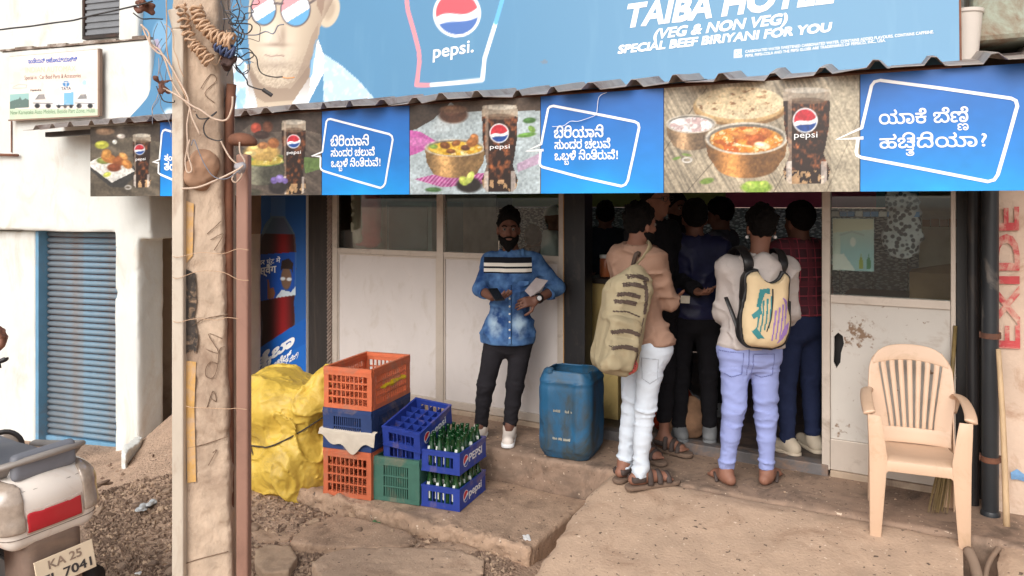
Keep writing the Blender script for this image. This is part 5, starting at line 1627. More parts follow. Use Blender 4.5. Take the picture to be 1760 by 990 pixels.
for k in range(7):
    f = (k - 3) / 3.55
    sl = []
    for t in np.linspace(0.12, 0.90, 10):
        xc = f * bw_in(t); ww = 0.0118 * (0.75 + 0.45 * t)
        sl.append([(xc + e * ww, by(t, xc + e * ww) - 0.002 + 0.004 * abs(e), bz(t)) for e in (-1, -0.3, 0.3, 1)])
    solid(part('slat', G().sheet(np.array(sl)), M_ch, ch, smooth=True), 0.007)
for sgn in (-1, 1):
    arm = [(sgn * (hw * .93), 0.455, 0.56), (sgn * (hw * 1.02), 0.425, 0.645), (sgn * (hw * 1.07), 0.33, 0.672), (sgn * (hw * 1.10), 0.18, 0.668), (sgn * (hw * 1.09), 0.05, 0.65), (sgn * (hw * 1.06), -0.015, 0.63)]
    part('arm', G().tube(arm, 0.02, 10, flat=(0.030, 0.011)), M_ch, ch, smooth=True)
    lg = []
    for z, y, wv in ((0.622, -0.016, 0.028), (0.55, -0.022, 0.033), (0.42, -0.024, 0.04), (0.30, -0.022, 0.036), (0.0, -0.02, 0.024)):
        xo = sgn * (hw * np.interp(z, [0, .4, .63], [1.04, 1.05, 1.09]))
        lg.append((z, y, wv, xo))
    g = G()
    g.sheet(np.array([[(xo - sgn * wv * 2, y, z), (xo - sgn * wv, y - .004, z), (xo, y, z), (xo, y + wv * 1.1, z), (xo - sgn * .003, y + wv * 2.1, z)] for z, y, wv, xo in lg]))
    solid(part('leg', g, M_ch, ch, smooth=True), 0.008)
    g = G()
    g.sheet(np.array([[(xo - sgn * .05, y, z), (xo - sgn * .02, y + .004, z), (xo, y, z), (xo, y - .03, z), (xo - sgn * .003, y - .055, z)]
                      for z, y, xo in ((0.56, 0.458, sgn * hw * .97), (0.40, 0.43, sgn * hw * .97), (0.2, 0.45, sgn * hw * .99), (0.0, 0.475, sgn * hw * 1.0))]))
    solid(part('leg', g, M_ch, ch, smooth=True), 0.008)

# ================================================================== right-hand side: drainpipe, stick, broom, floor pipes
pp = FAC.uv(1702, 600, -0.24)
dp = thing('drainpipe', 'black drainpipe with peeling paint beside the painted pillar', 'drainpipe', FAC.M)
M_pipe = mk('peeling_pipe_mat', S(38, 42, 46), 0.4, 0.2, 5, 0.1, dirt=S(150, 140, 130), damt=0.12, dscale=9, stretch=(1, 1, 0.5))
part('pipe', G().lathe([(0.040, 0.30), (0.040, 2.6)], 20, (pp[0], -0.24, 0)), M_pipe, dp, auto=40)
for z in (1.28, 0.62):
    part('clamp', G().lathe([(0.044, z), (0.044, z + 0.03)], 20, (pp[0], -0.24, 0)).box((pp[0] - .05, -0.24, z), (pp[0] + .05, -0.20, z + .03)), M_rust, dp)
part('shoe', G().lathe([(0.042, 0.285), (0.047, 0.298), (0.047, 0.35), (0.042, 0.36)], 20, (pp[0], -0.24, 0)), M_pipe, dp, auto=40)
p2 = FAC.uv(1672, 600, -0.12)
solo('thin_pipe', 'thinner blackened pipe behind the drainpipe', 'pipe', G().lathe([(0.030, 0.30), (0.030, 2.5)], 16, (p2[0], -0.12, 0)), M_black, FAC.M, auto=40)
q0_, q1_ = P(1730, 905, 3.80), P(1716, 600, 4.0)
solo('wooden_stick', 'pale wooden stick leaning on the peeling pillar', 'stick', G().tube([q0_, (q0_ + q1_) / 2 + np.array((.006, 0, 0)), q1_], [0.016, 0.014, 0.012], 8), M_wood, smooth=True)
br = thing('broom', 'worn broom with a yellow band leaning in the corner behind the armchair', 'broom', None)
b0_, b1_ = P(1628, 770, 4.25), P(1642, 560, 4.36)
part('handle', G().tube([b0_ + (b1_ - b0_) * .12, b1_], 0.011, 8), mk('bamboo_mat', S(120, 100, 60), 0.6, 0.3, 20), br, smooth=True)
part('band', G().tube([b0_ + (b1_ - b0_) * .05, b0_ + (b1_ - b0_) * .22], 0.0165, 10), mk('yellow_band_mat', S(200, 184, 40), 0.4), br, smooth=True)
bs = G()
for k in range(40):
    a = rr.uniform(0, 6.28); q = rr.uniform(0, 0.06)
    e = b0_ - (b1_ - b0_) * 1.25 + np.array((math.cos(a) * q, math.sin(a) * q * .6, rr.uniform(0, .04)))
    e[2] = max(e[2], 0.35)
    bs.tube([b0_ + (b1_ - b0_) * .06, (b0_ + e) / 2 + np.array((math.cos(a), math.sin(a), 0)) * q * .3, e], [0.004, 0.003, 0.001], 4, smooth=2)
tag(part('bristles', bs, mk('bristle_mat', S(130, 110, 74), 0.9), br), kind='stuff')
M_gpipe = mk('grey_pvc_mat', S(134, 114, 98), 0.6, 0.1, 8, dirt=S(130, 104, 84), damt=0.5)
solo('drain_pipe_end', 'dusty grey plastic drain pipe lying in the gap by the chair leg', 'pipe', G().tube([P(1664, 946, 3.72), P(1676, 975, 3.62), P(1688, 1030, 3.45)], 0.024, 14), M_gpipe, smooth=True)
solo('small_pipe', 'narrow dusty pipe crossing the gap by the right pillar', 'pipe', G().tube([P(1735, 925, 3.85), P(1712, 948, 3.74), P(1697, 975, 3.64), P(1692, 1010, 3.5)], 0.012, 10), M_gpipe, smooth=True)

# ================================================================== inside the shop
ct = thing('counter', 'yellowed service counter just inside the doorway', 'counter', FAC.M)
k0, k1 = FAC.uv(1008, 600, 0.25)[0], FAC.uv(1060, 600, 0.25)[0]
part('front', G().box((k0, 0.25, 0.392), (k1 + 0.01, 1.2, 1.40)), mk('counter_mat', S(196, 172, 112), 0.5, 0.12, 4, dirt=S(120, 96, 60), damt=0.3), ct, bevel=0.006)
part('top', G().box((k0 - 0.03, 0.22, 1.401), (k1 + 0.04, 1.25, 1.44)), M_steel, ct, bevel=0.006)
jb = P(1041, 480, 5.9)
jr = thing('orange_jar', 'orange jar with a white lid on the counter', 'jar', (jb[0], jb[1], 1.441))
part('body', G().lathe([(0.04, 0), (0.045, 0.01), (0.045, 0.13), (0.04, 0.14)], 16), mk('orange_jar_mat', S(196, 112, 70), 0.3), jr, auto=40)
part('lid', G().lathe([(0.046, 0.141), (0.046, 0.165)], 16), M_wtext, jr, auto=40)
pb = P(1150, 722, 5.42)
pot = thing('hammered_pot', 'orange copper coloured hammered pot behind the pale jeans', 'pot', (pb[0], pb[1], 0.392))
d = SDF((-0.22, -0.22, -0.02), (0.22, 0.22, 0.5), 0.010); d.ell((0, 0, 0.19), (0.17, 0.17, 0.19)); d.cap((0, 0, 0.34), (0, 0, 0.40), 0.10, 0.13, flat=((0, 0, 1), 1.0)); d.cut((0, 0, 0.42), (0, 0, 1)); d.cut((0, 0, 0.0), (0, 0, -1)); d.rough(0.008, 26, 1, 3, ridged=True)
part('body', d.mesh(), mk('copper_mat', S(150, 52, 24), 0.3, 0.25, 20, 0.2, 40, metal=0.7), pot)
part('rim', G().tube([(0.125 * math.cos(t), 0.125 * math.sin(t), 0.42) for t in np.linspace(0, 6.28, 17)[:-1]], 0.009, 8, closed=True, smooth=1), bpy.data.materials['copper_mat'], pot, smooth=True)
solo('jute_sack', 'brown sack slumped on the shop floor between the customers', 'sack', SDF((-0.2, -0.2, -0.02), (0.2, 0.2, 0.3), 0.014).ell((0, 0, 0.1), (0.15, 0.14, 0.13)).ell((0.05, 0, 0.19), (0.07, .07, .07), k=.06).rough(0.02, 9, 2, 6, True).cut((0, 0, 0), (0, 0, -1)).mesh(), mk('jute_mat', S(132, 100, 76), 0.95, 0.2, 20, 0.3), tuple(np.array(P(1175, 728, 5.35)) * (1, 1, 0) + np.array((0, 0, .392))))

# seen through the left panes
rq = FAC.uv(632, 428, 0.14); rb = FAC.world(rq[0], 0.14, 0)
bag = thing('red_striped_bag', 'red bag with a pale side hanging inside the left pane', 'bag', (rb[0], rb[1], 1.62))
d = SDF((-0.16, -0.12, -0.02), (0.16, 0.12, 0.52), 0.012); d.box((0, 0, 0.24), (0.11, 0.07, 0.24), rnd=0.05); d.rough(0.012, 9, 2, 5, True)
part('body', d.mesh(), mk('red_bag_mat', S(200, 40, 50), 0.4), bag)
part('pale_side', SDF((-0.2, -0.12, -0.02), (0.1, 0.12, 0.52), 0.012).box((-0.085, -0.04, 0.26), (0.045, 0.05, 0.22), rnd=0.03).rough(0.01, 14, 2, 8, True).mesh(), mk('pale_bag_mat', S(200, 190, 170), 0.5), bag)
sf = thing('display_cooler', 'dull teal cooler standing behind the left pane', 'cooler', FAC.M)
fx0, fx1 = FAC.uv(664, 500, 0.35)[0], FAC.uv(742, 500, 0.35)[0]
part('body', G().box((fx0, 0.35, 0.4), (fx1, 0.85, 2.02)), mk('cooler_mat', S(110, 140, 140), 0.4), sf, bevel=0.01)
part('door', G().box((fx0 + .04, 0.335, 0.5), (fx1 - .04, 0.349, 1.98)), mk('cooler_door_mat', S(70, 96, 98), 0.2), sf, bevel=0.004)
def poster(name, label, u0, v0, u1, v1, y, base, marks):
    a, b = FAC.uv(u0, v1, y), FAC.uv(u1, v0, y)
    t = thing(name, label, 'poster', FAC.M)
    pr = Print(FAC, np.linspace(a[0], b[0], 50), np.linspace(a[1], b[1], 60), y)
    pr.fill(base)
    marks(pr)
    part('sheet', G().box((a[0], y + .001, a[1]), (b[0], y + .003, b[1])), M_wtext, t)
    pr.build('print', t, M_print)
def m1(p):
    p.fill((200, 60, 60), p.poly([(806, 345), (838, 345), (838, 352), (806, 352)]), .6)
    for v in (366, 380, 394):
        for u in (812, 826): p.fill((220, 226, 220), p.ell(u, v, 4, 3))
poster('price_list', 'light blue price list on the green inner wall', 805, 338, 841, 402, IY - 0.06, (120, 176, 196), m1)
def m2(p): p.fill((40, 44, 60), p.poly([(856, 346), (874, 346), (874, 360), (856, 360)]), .9)
poster('notice', 'small dark framed notice beside the light blue price list', 852, 340, 880, 366, IY - 0.06, (90, 90, 90), m2)

# seen through the right window
def m3(p):
    p.fill((150, 196, 206), np.clip((p.V - 392) / 40, 0, 1) * (p.U > 1444), .8)
    p.fill((222, 214, 190), p.poly([(1432, 376), (1502, 376), (1502, 394), (1432, 400)]))
    p.fill((180, 190, 190), p.line([(1444, 404), (1464, 398), (1484, 404)], 3)); p.fill((240, 240, 236), p.ell(1466, 416, 5, 8))
    p.fill((235, 235, 230), p.poly([(1432, 436), (1450, 436), (1470, 464), (1432, 464)]))
    for u, c in ((1480, (150, 160, 40)), (1493, (40, 130, 80))):
        p.fill(c, p.poly([(u - 3.5, 462), (u - 3.5, 448), (u - 1.2, 442), (u - 1, 436), (u + 1, 436), (u + 1.2, 442), (u + 3.5, 448), (u + 3.5, 462)]))
poster('drinks_poster', 'pale poster with two small bottles inside the right window', 1431, 376, 1502, 464, 0.03, (214, 222, 214), m3)
hc = thing('checked_cloth', 'grey and white patterned cloth bundle hanging inside the right window', 'cloth', FAC.M)
ca_ = FAC.uv(1548, 392, 0.14)
d = SDF((ca_[0] - .2, -.0, ca_[1] - .32), (ca_[0] + .2, .3, ca_[1] + .32), 0.010)
d.ell((ca_[0] + .02, 0.14, ca_[1] + 0.10), (0.08, 0.05, 0.12), k=.05); d.ell((ca_[0] + .01, 0.14, ca_[1] - 0.06), (0.10, 0.06, 0.11), k=.05); d.ell((ca_[0] - .03, 0.14, ca_[1] + 0.22), (0.04, 0.04, 0.08), k=.04); d.rough(0.022, 13, 2, 7, True)
def mk_check():
    m, n, p = nodes_of('checked_cloth_mat')
    N, L = n.nodes.new, n.links.new
    tc = N('ShaderNodeTexCoord'); ck = N('ShaderNodeTexVoronoi'); ck.inputs['Scale'].default_value = 34
    L(tc.outputs['Object'], ck.inputs['Vector'])
    r = N('ShaderNodeValToRGB'); r.color_ramp.elements[0].color = S(60, 66, 76) + (1,); r.color_ramp.elements[1].color = S(206, 208, 214) + (1,)
    r.color_ramp.elements[0].position = .4; r.color_ramp.elements[1].position = .55
    L(ck.outputs['Distance'], r.inputs[0]); L(r.outputs[0], p.inputs['Base Color']); p.inputs['Roughness'].default_value = .9
    return m
part('folds', d.mesh(), mk_check(), hc)
s_a, s_b = FAC.uv(1430, 372, 0.10), FAC.uv(1582, 366, 0.10)
shf = thing('sachet_strip', 'strip of blue and white sachets hanging across the right window', 'sachets', FAC.M)
bl_ = mk('blue_sachet_mat', S(60, 130, 190), 0.3); wh_ = mk('white_sachet_mat', S(206, 206, 206), 0.3)
for k in range(11):
    x = s_a[0] + (s_b[0] - s_a[0]) * k / 11
    part('sachet', G().box((x, 0.095 + .004 * (k % 2), s_a[1]), (x + (s_b[0] - s_a[0]) / 11 * .92, 0.101 + .004 * (k % 2), s_a[1] + 0.032)), bl_ if k % 3 else wh_, shf, bevel=.002)
wb = thing('wall_rack', 'pale rack with brown goods at the back of the right window', 'rack', FAC.M)
r0, r1 = FAC.uv(1576, 395, 0.5), FAC.uv(1632, 335, 0.5)
for zf in (0.0, 0.45, 0.9): part('shelf', G().box((r0[0], 0.5, r0[1] + (r1[1] - r0[1]) * zf), (r1[0] + .2, 0.8, r0[1] + (r1[1] - r0[1]) * zf + .02)), mk('rack_mat', S(190, 180, 160), 0.6) if zf == 0 else bpy.data.materials['rack_mat'], wb)
part('back', G().box((r0[0], 0.81, r0[1] - .3), (r1[0] + .2, 0.83, r1[1] + .2)), bpy.data.materials['rack_mat'], wb)
rg = random.Random(3)
for k in range(6):
    x = r0[0] + 0.03 + k * 0.05
    part('packet', G().box((x, 0.52, r0[1] + .021), (x + .042, 0.6, r0[1] + .06 + rg.uniform(0, .02))), mk('packet_mat', S(150, 100, 60), 0.6) if k == 0 else bpy.data.materials['packet_mat'], wb)
wt = thing('work_table', 'dark work table with utensils behind the right window', 'table', FAC.M)
tz = FAC.uv(1530, 512, 0.4)[1]
part('top', G().box((2.36, 0.15, tz - 0.05), (3.3, 0.9, tz)), M_steel, wt)
for xk in (2.40, 3.2): part('leg_frame', G().box((xk, 0.2, 0.392), (xk + .05, 0.85, tz - .051)), M_steel, wt)
bxx = FAC.uv(1600, 455, 0.5)
solo('cardboard_box', 'open brown cardboard box on the table behind the right window', 'box', G().box((bxx[0] - .12, 0.45, tz + .0), (bxx[0] + .16, 0.75, bxx[1] - 0.05)).add([(bxx[0] - .12, .45, bxx[1] - .049), (bxx[0] + .16, .45, bxx[1] - .049), (bxx[0] + .16, .36, bxx[1] + .03), (bxx[0] - .1, .36, bxx[1] - .02)], [(0, 1, 2, 3)]), mk('cardboard_mat', S(140, 112, 84), 0.9), FAC.M)
# ================================================================== electricity pole with its conduits
PY = 3.10
M_pole = mk('pole_concrete_mat', S(188, 166, 145), 0.9, 0.2, 12, 0.9, 50, dirt=S(136, 112, 94), damt=0.46, dscale=2.6, stretch=(1, 1, 0.6), bdist=0.008)
pole = thing('electricity_pole', 'weathered concrete electricity pole in front of the shop', 'pole', None)
pt, pbm = P(334, 0, PY), P(357, 990, PY)
def pole_x(z): return pbm[0] + (pt[0] - pbm[0]) * (z - pbm[2]) / (pt[2] - pbm[2])
d = SDF((-1.70, PY - 0.05, -0.12), (-1.0, PY + 0.22, 3.75), 0.0125)
X, Y, Z = np.meshgrid(*d.ax, indexing='ij')
cxp = pbm[0] + (pt[0] - pbm[0]) * (Z - pbm[2]) / (pt[2] - pbm[2])
hwp = 0.0925 - 0.002 * (Z - 1.5)
qx, qy = np.abs(X - cxp) - (hwp - 0.014), np.abs(Y - PY - 0.09) - (0.09 - 0.014)
d.D = np.maximum(np.hypot(np.maximum(qx, 0), np.maximum(qy, 0)) + np.minimum(np.maximum(qx, qy), 0) - 0.014, np.maximum(Z - 3.7, -0.1 - Z)).astype(np.float32)
d.rough(0.006, 6, 3, 3).rough(0.012, 22, 2, 9, where=lambda p: fbm(p * 7, 2, 40) > 0.55).rough(.004, 48, 2, 12)
part('shaft', d.mesh(), M_pole, pole)
def onpole(u, v, off=-0.004): return P(u, v, PY + off)
def flat_on(pts, name, mat, off):
    q = [onpole(u, v, off) for u, v in pts]
    part(name, G().add(q, [tuple(range(len(q)))]), mat, pole)
M_stain = mk('tar_stain_mat', S(60, 54, 50), 0.9, 0.5, 40, 0.4, 60, dirt=S(176, 146, 118), damt=0.45, dscale=22)
flat_on([(319, 462), (336, 470), (338, 520), (334, 545), (341, 580), (337, 608), (328, 602), (320, 608)], 'tar_stain', M_stain, -0.0075)
M_yel = mk('yellow_paint_mat', S(204, 160, 96), 0.85, 0.15, 14, 0.4, dirt=S(190, 160, 132), damt=0.6, dscale=14)
flat_on([(319, 620), (337, 622), (334, 700), (337, 828), (322, 830), (320, 740)], 'yellow_paint', M_yel, -0.0075)
flat_on([(320, 345), (333, 350), (331, 440), (320, 452)], 'yellow_paint', M_yel, -0.0075)
M_groove = mk('scratch_mat', S(120, 98, 80), 0.95, 0.2, 20)
def scratch(pts, r=0.0016):
    part('scratched_mark', G().tube([onpole(u, v, -0.006) for u, v in pts], r, 5), M_groove, pole, smooth=True)
scratch([(373, 625), (362, 622), (354, 632), (354, 646), (364, 650), (371, 640), (374, 626), (378, 600), (386, 596)])
scratch([(354, 600), (376, 606), (358, 574), (382, 582)]); scratch([(356, 402), (380, 380)]); scratch([(362, 412), (384, 402), (368, 430)]); scratch([(356, 700), (366, 672), (372, 690), (362, 684)])
scratch([(358, 800), (372, 774), (366, 778)]); scratch([(330, 560), (352, 548), (392, 540)], .002)
scratch([(345, 152), (362, 128), (372, 138), (352, 160), (368, 176)]); scratch([(322, 770), (350, 764), (392, 750)], .002); scratch([(320, 968), (345, 960), (392, 948)], .002)
mn = SDF((-0.2, -0.2, -0.2), (0.2, 0.2, 0.2), 0.009); mn.ell((0, 0, 0), (0.066, 0.045, 0.074), k=.03); mn.ell((-0.02, 0, -0.045), (0.06, 0.045, 0.05), k=.04); mn.rough(0.016, 16, 2, 3).rough(.008, 40, 2, 5)
solo('mud_nest', 'round brown mud lump stuck to the front of the concrete pole', 'nest', mn.mesh(), mk('mud_mat', S(156, 122, 98), 0.95, 0.15, 12, 0.3, 50), tuple(onpole(348, 285, 0.0)))

M_cond = mk('grey_conduit_mat', S(196, 184, 168), 0.6, 0.1, 4, 0.1, dirt=S(150, 116, 90), damt=0.35, dscale=4, stretch=(1, 1, 0.5))
M_brn = mk('brown_pipe_mat', S(150, 112, 96), 0.55, 0.12, 4, 0.1, dirt=S(104, 76, 64), damt=0.35, dscale=3, stretch=(1, 1, .5))
c_t, c_b = P(297.5, 48, PY - 0.02), P(297.5, 990, PY - 0.02)
wpx = PY / FOC
solo('grey_conduit', 'pale grey square conduit strapped to the left side of the pole', 'conduit', G().box((c_b[0], PY - 0.035, -0.05), (c_b[0] + 20 * wpx, PY + 0.012, 2.70)).bar((c_b[0] + 10 * wpx, PY - .012, 2.70), (c_b[0] + 2 * wpx, PY - .012, 2.78), 20 * wpx, 0.046), M_cond, bevel=0.006)
bp = thing('brown_service_pipe', 'brown steel service pipe with a bent cap right of the pole', 'pipe', None)
xb_ = P(405, 600, PY)[0]
part('pipe', G().box((xb_, PY + 0.0, -0.05), (xb_ + 21 * wpx, PY + 0.05, 2.20)), M_brn, bp, bevel=0.008)
dd = SDF((-0.12, -0.12, -0.1), (0.12, 0.12, 0.1), 0.008); dd.ell((0, 0, 0), (0.05, 0.045, 0.028)); dd.ell((0.02, 0, -0.012), (0.05, 0.04, 0.028), k=.02); dd.cut((0, 0, -0.025), (0, 0, -1))
cpo = part('cap', dd.mesh(), M_rust, bp)
cpo.location = tuple(P(413, 240, PY + .02))
solo('thin_brown_pipe', 'thin rusty pipe between the pole and the brown service pipe', 'pipe', G().tube([P(398, 145, PY + .06), P(393, 250, PY + .06), P(393, 600, PY + .05), P(396, 1290, PY + .05)], 0.020, 10, smooth=2), M_rust, smooth=True)

# ---- wires on the pole
M_tan = mk('tan_cable_mat', S(190, 156, 126), 0.5, 0.1, 20); M_blk = mk('black_cable_mat', S(48, 44, 44), 0.5, 0.1, 20)
M_gry = mk('grey_cable_mat', S(120, 124, 136), 0.5, 0.1, 20); M_wc = mk('white_cable_mat', S(204, 180, 160), 0.5, 0.1, 20)
def wire(label, pts, r, mat, dy=-0.06, name='cable', wig=0.0, seed=0):
    rg = random.Random(seed)
    q = [P(u, v, PY + dy + (rg.uniform(-wig, wig) if wig else 0)) for u, v in pts]
    q2 = []
    for a_, b_ in zip(q[:-1], q[1:]):                            # wires are never quite straight
        n_ = max(1, int(np.linalg.norm(b_ - a_) / 0.05))
        for k_ in range(n_):
            j_ = 0.004 if 0 < k_ else 0.002
            q2.append(a_ + (b_ - a_) * k_ / n_ + np.array([rg.uniform(-j_, j_), rg.uniform(-j_, j_), rg.uniform(-j_, j_)]))
    q2.append(q[-1])
    return solo(name, label, 'cable', G().tube(q2, r * 0.78, 6, smooth=4), mat, smooth=True)
def coil(label, pts, rad, turns, r, mat, dy):
    c = np.array([P(u, v, PY + dy) for u, v in pts])
    n = turns * 9
    q = []
    for i in range(n):
        t = i / (n - 1) * (len(c) - 1)
        k = min(int(t), len(c) - 2)
        a = c[k] + (c[k + 1] - c[k]) * (t - k)
        rr_ = np.interp(i / n, [0, 0.1, 0.75, 1], [rad * .8, rad, rad, rad * 1.3])
        ph = i / 9 * 2 * math.pi
        ax = unit(c[k + 1] - c[k]); sd = unit(np.cross(ax, (0, 1, 0))); o = np.array((0, 1.0, 0))
        jt = 0.004 * math.sin(i * 1.7) + 0.003 * math.sin(i * .61 + 1)
        q.append(a + ax * jt + sd * math.cos(ph) * (rr_ + jt) + o * math.sin(ph) * rr_ * .7)
    return solo('coiled_cable', label, 'cable', G().tube(q, r, 6, smooth=2), mat, smooth=True)
coil('tan spiral of coiled cable hanging down the front of the pole', [(309, 6), (318, 40), (330, 76), (345, 88), (362, 106)], 0.020, 13, 0.0048, M_tan, -0.05)
coil('tan spiral of coiled cable slanting right from the pole top', [(335, 10), (346, 38), (362, 58), (384, 68), (400, 72)], 0.024, 17, 0.0056, M_tan, -0.06)
coil('dark blue spiral of cable at the right end of the tan spiral', [(372, 78), (386, 84), (402, 92)], 0.022, 7, 0.005, mk('navy_cable_mat', S(70, 84, 120), 0.5), -0.05)
wire('pale cable sagging from a rag knot to the left side of the pole', [(243, 42), (252, 62), (262, 78), (274, 86), (284, 104), (292, 130), (300, 150), (318, 176), (336, 192)], 0.0052, M_wc)
wire('second pale cable twisted round the first one beside the pole', [(241, 42), (256, 56), (258, 76), (270, 90), (282, 96), (296, 118), (308, 140), (322, 168), (330, 200), (344, 232)], 0.0048, M_wc, -0.07)
wire('thin pink cable running up past the conduit top', [(285, 0), (287, 40), (286, 80), (292, 110), (302, 132), (316, 160), (326, 184)], 0.0032, M_tan, -0.05)
wire('pale cable from the left rag knot across the pole front', [(280, 152), (298, 160), (316, 172), (330, 182), (346, 190), (366, 204), (388, 206), (398, 186), (400, 166)], 0.0052, M_wc, -0.08)
wire('long pale cable running down the pole face to a loop', [(326, 182), (322, 214), (322, 250), (318, 276), (322, 296), (330, 292), (322, 262), (326, 240)], 0.0044, M_wc, -0.07)
wire('pale cable sweeping across the pole bottom of the wires', [(312, 324), (340, 322), (366, 312), (392, 300), (412, 290), (418, 284)], 0.0054, M_wc, -0.09)
wire('twisted cable from the pole face to the brown pipe cap', [(378, 240), (388, 258), (396, 272), (408, 284), (416, 300), (406, 314), (398, 308), (404, 296), (414, 286)], 0.0044, M_wc, -0.05)
wire('white cable pair drooping from the brown cap', [(411, 244), (413, 262), (420, 276), (418, 286)], 0.0042, M_wc, -0.03)
wire('thin grey wire arching over the mud lump', [(328, 250), (334, 240), (342, 262), (352, 284), (368, 304), (390, 308), (412, 292)], 0.0026, M_gry, -0.11)
wire('black cable running off to the left edge of the photo', [(-40, 56), (0, 51), (100, 39), (200, 18), (238, 8), (262, 2)], 0.0042, M_blk, -0.1)
wire('short black cable from the rag knot to the pole', [(228, 22), (244, 32), (262, 32), (280, 33)], 0.0034, M_blk)
wire('dark cable looping right of the pole top', [(378, -4), (388, 22), (396, 36), (404, 42), (412, 18), (404, -6)], 0.0030, M_blk, -0.03)
wire('grey cable curling under the sunglasses', [(394, 40), (412, 40), (430, 42), (432, 50), (424, 58), (408, 56), (396, 42), (408, 72), (418, 50)], 0.0036, M_blk, 0.0)
wire('dark cable with a bare copper end reaching right', [(396, 44), (418, 58), (440, 60), (456, 54), (470, 58), (478, 45), (488, 42)], 0.0032, M_gry, -0.02)
wire('dark cable with an orange tip below the portrait chin', [(402, 96), (414, 98), (428, 90), (440, 98), (444, 116), (452, 128), (470, 132), (486, 132)], 0.0034, M_blk, -0.03)
wire('orange bare end of the dark cable', [(484, 132), (494, 134), (506, 133)], 0.0030, mk('copper_wire_mat', S(226, 150, 90), 0.4), -0.03, 'bare_wire')
wire('dark cable dropping to a black connector', [(404, 112), (418, 128), (424, 138), (426, 146), (440, 152), (454, 156), (464, 162)], 0.0040, M_blk, -0.02)
wire('tangle of thin dark wire at the pole right side', [(384, 20), (400, 28), (392, 40), (408, 46), (396, 60), (416, 66), (404, 84), (426, 84), (436, 96), (420, 104), (406, 92), (398, 110), (390, 130)], 0.0030, M_blk, -0.01, wig=.03)
wire('grey cable hanging in a bow right of the pole', [(400, -4), (396, 20), (402, 60), (408, 80), (406, 116), (420, 128), (428, 118), (426, 100)], 0.0028, M_gry, 0.02)
wire('black cable curling over the pole face below the wires', [(336, 196), (344, 204), (360, 202), (372, 192), (356, 206), (350, 220), (354, 234), (372, 242), (382, 240)], 0.0036, M_blk, -0.075)
wire('dark thin cable loop beside the left knot', [(268, 148), (276, 164), (282, 174), (298, 176), (300, 172)], 0.0030, M_blk, -0.05)
wire('fine grey wire hanging left of the pole', [(270, 40), (264, 60), (268, 80), (282, 92), (286, 60), (276, 36)], 0.0016, M_gry, -0.02)
wire('fine wire drooping under the left knot', [(280, 156), (276, 180), (288, 204), (294, 220), (293, 236)], 0.0018, M_gry, -0.02)
for i, (u0, v0, u1, v1, vm) in enumerate(((297, 476, 428, 480, 466), (297, 440, 428, 428, 434), (298, 552, 410, 546, 548), (320, 698, 425, 702, 701))):
    wire(['pale binding wire round the pole above its middle', 'upper pale binding wire round the pole', 'rusty binding wire round the pole middle', 'thin pale binding wire low on the pole'][i],
         [(u0 - 1, v0), (u0 + 10, v0 + 2), ((u0 + u1) / 2 - 20, vm), ((u0 + u1) / 2 + 20, vm + 2), (u1 - 20, v1), (u1, v1 + 2)], 0.0018, M_tan, -0.045, 'binding_wire')
rgw = random.Random(77)
for i in range(12):                                              # the rest of the tangle at the pole head
    u, v = rgw.uniform(374, 404), rgw.uniform(-5, 70)
    pts = [(u, v)]
    a_ = rgw.uniform(-.5, 2.2)
    for k in range(rgw.randint(5, 9)):
        a_ += rgw.uniform(-1.5, 1.5)
        u = min(446, max(366, u + 15 * math.cos(a_))); v = min(150, max(-10, v + 15 * math.sin(a_) + 3))
        pts.append((u, v))
    o_ = wire('thin wire in the tangle at the head of the concrete pole', pts, rgw.uniform(.0016, .0030), (M_blk, M_gry, M_blk, M_tan)[i % 4], rgw.uniform(-.05, .05))
    o_['group'] = 'thin tangled wires at the pole head'
for i in range(5):
    u, v = rgw.uniform(268, 300), rgw.uniform(30, 130)
    pts = [(u, v)]
    a_ = rgw.uniform(.5, 2.2)
    for k in range(6):
        a_ += rgw.uniform(-1.2, 1.2)
        u = min(316, max(262, u + 13 * math.cos(a_))); v = v + 12 * math.sin(a_) + 6
        pts.append((u, v))
    o_ = wire('fine loose wire hanging left of the pole below the rag knots', pts, rgw.uniform(.0012, .0022), (M_gry, M_tan)[i % 2], rgw.uniform(-.06, -.02))
    o_['group'] = 'fine loose wires left of the pole'
def knot(label, u, v, mat, seed, r=0.03, dy=-0.08):
    d = SDF((-0.09, -0.09, -0.09), (0.09, 0.09, 0.09), 0.007)
    rg = random.Random(seed)
    for k in range(5):
        a = [rg.uniform(-r, r) for _ in range(3)]; b = [rg.uniform(-r, r) for _ in range(3)]
        d.cap(a, b, 0.011, 0.008, k=0.012)
    d.rough(0.008, 40, 2, seed)
    solo('rag_knot', label, 'knot', d.mesh(), mat, tuple(P(u, v, PY + dy)))
M_rag = mk('brown_rag_mat', S(112, 76, 62), 0.95, 0.3, 20)
knot('brown rag knot holding the black cable by the left edge of the hoarding', 244, 8, M_rag, 2)
knot('brown rag knot on the pale cable left of the pole', 280, 147, M_rag, 5)
knot('dark insulating knot right of the spiral coils', 394, 106, mk('dark_rag_mat', S(70, 52, 48), 0.9), 8, dy=-0.03)
knot('small knot of tape where cables meet the brown pipe', 414, 288, mk('grey_tape_mat', S(150, 146, 150), 0.6), 9, 0.018, -0.04)
solo('cable_clamp', 'rusty cable clamp bolted to the right of the pole top', 'clamp', G().bar(P(376, 55, PY + .03), P(388, 100, PY + .03), 0.05, 0.03).bar(P(366, 78, PY - .01), P(398, 92, PY - .01), .02), M_rust, bevel=.004)
hd = thing('connector', 'black connector on the end of a dangling cable', 'connector', None)
part('plug', G().tube([P(452, 154, PY - .02), P(467, 164, PY - .02)], 0.008, 8), M_blk, hd)

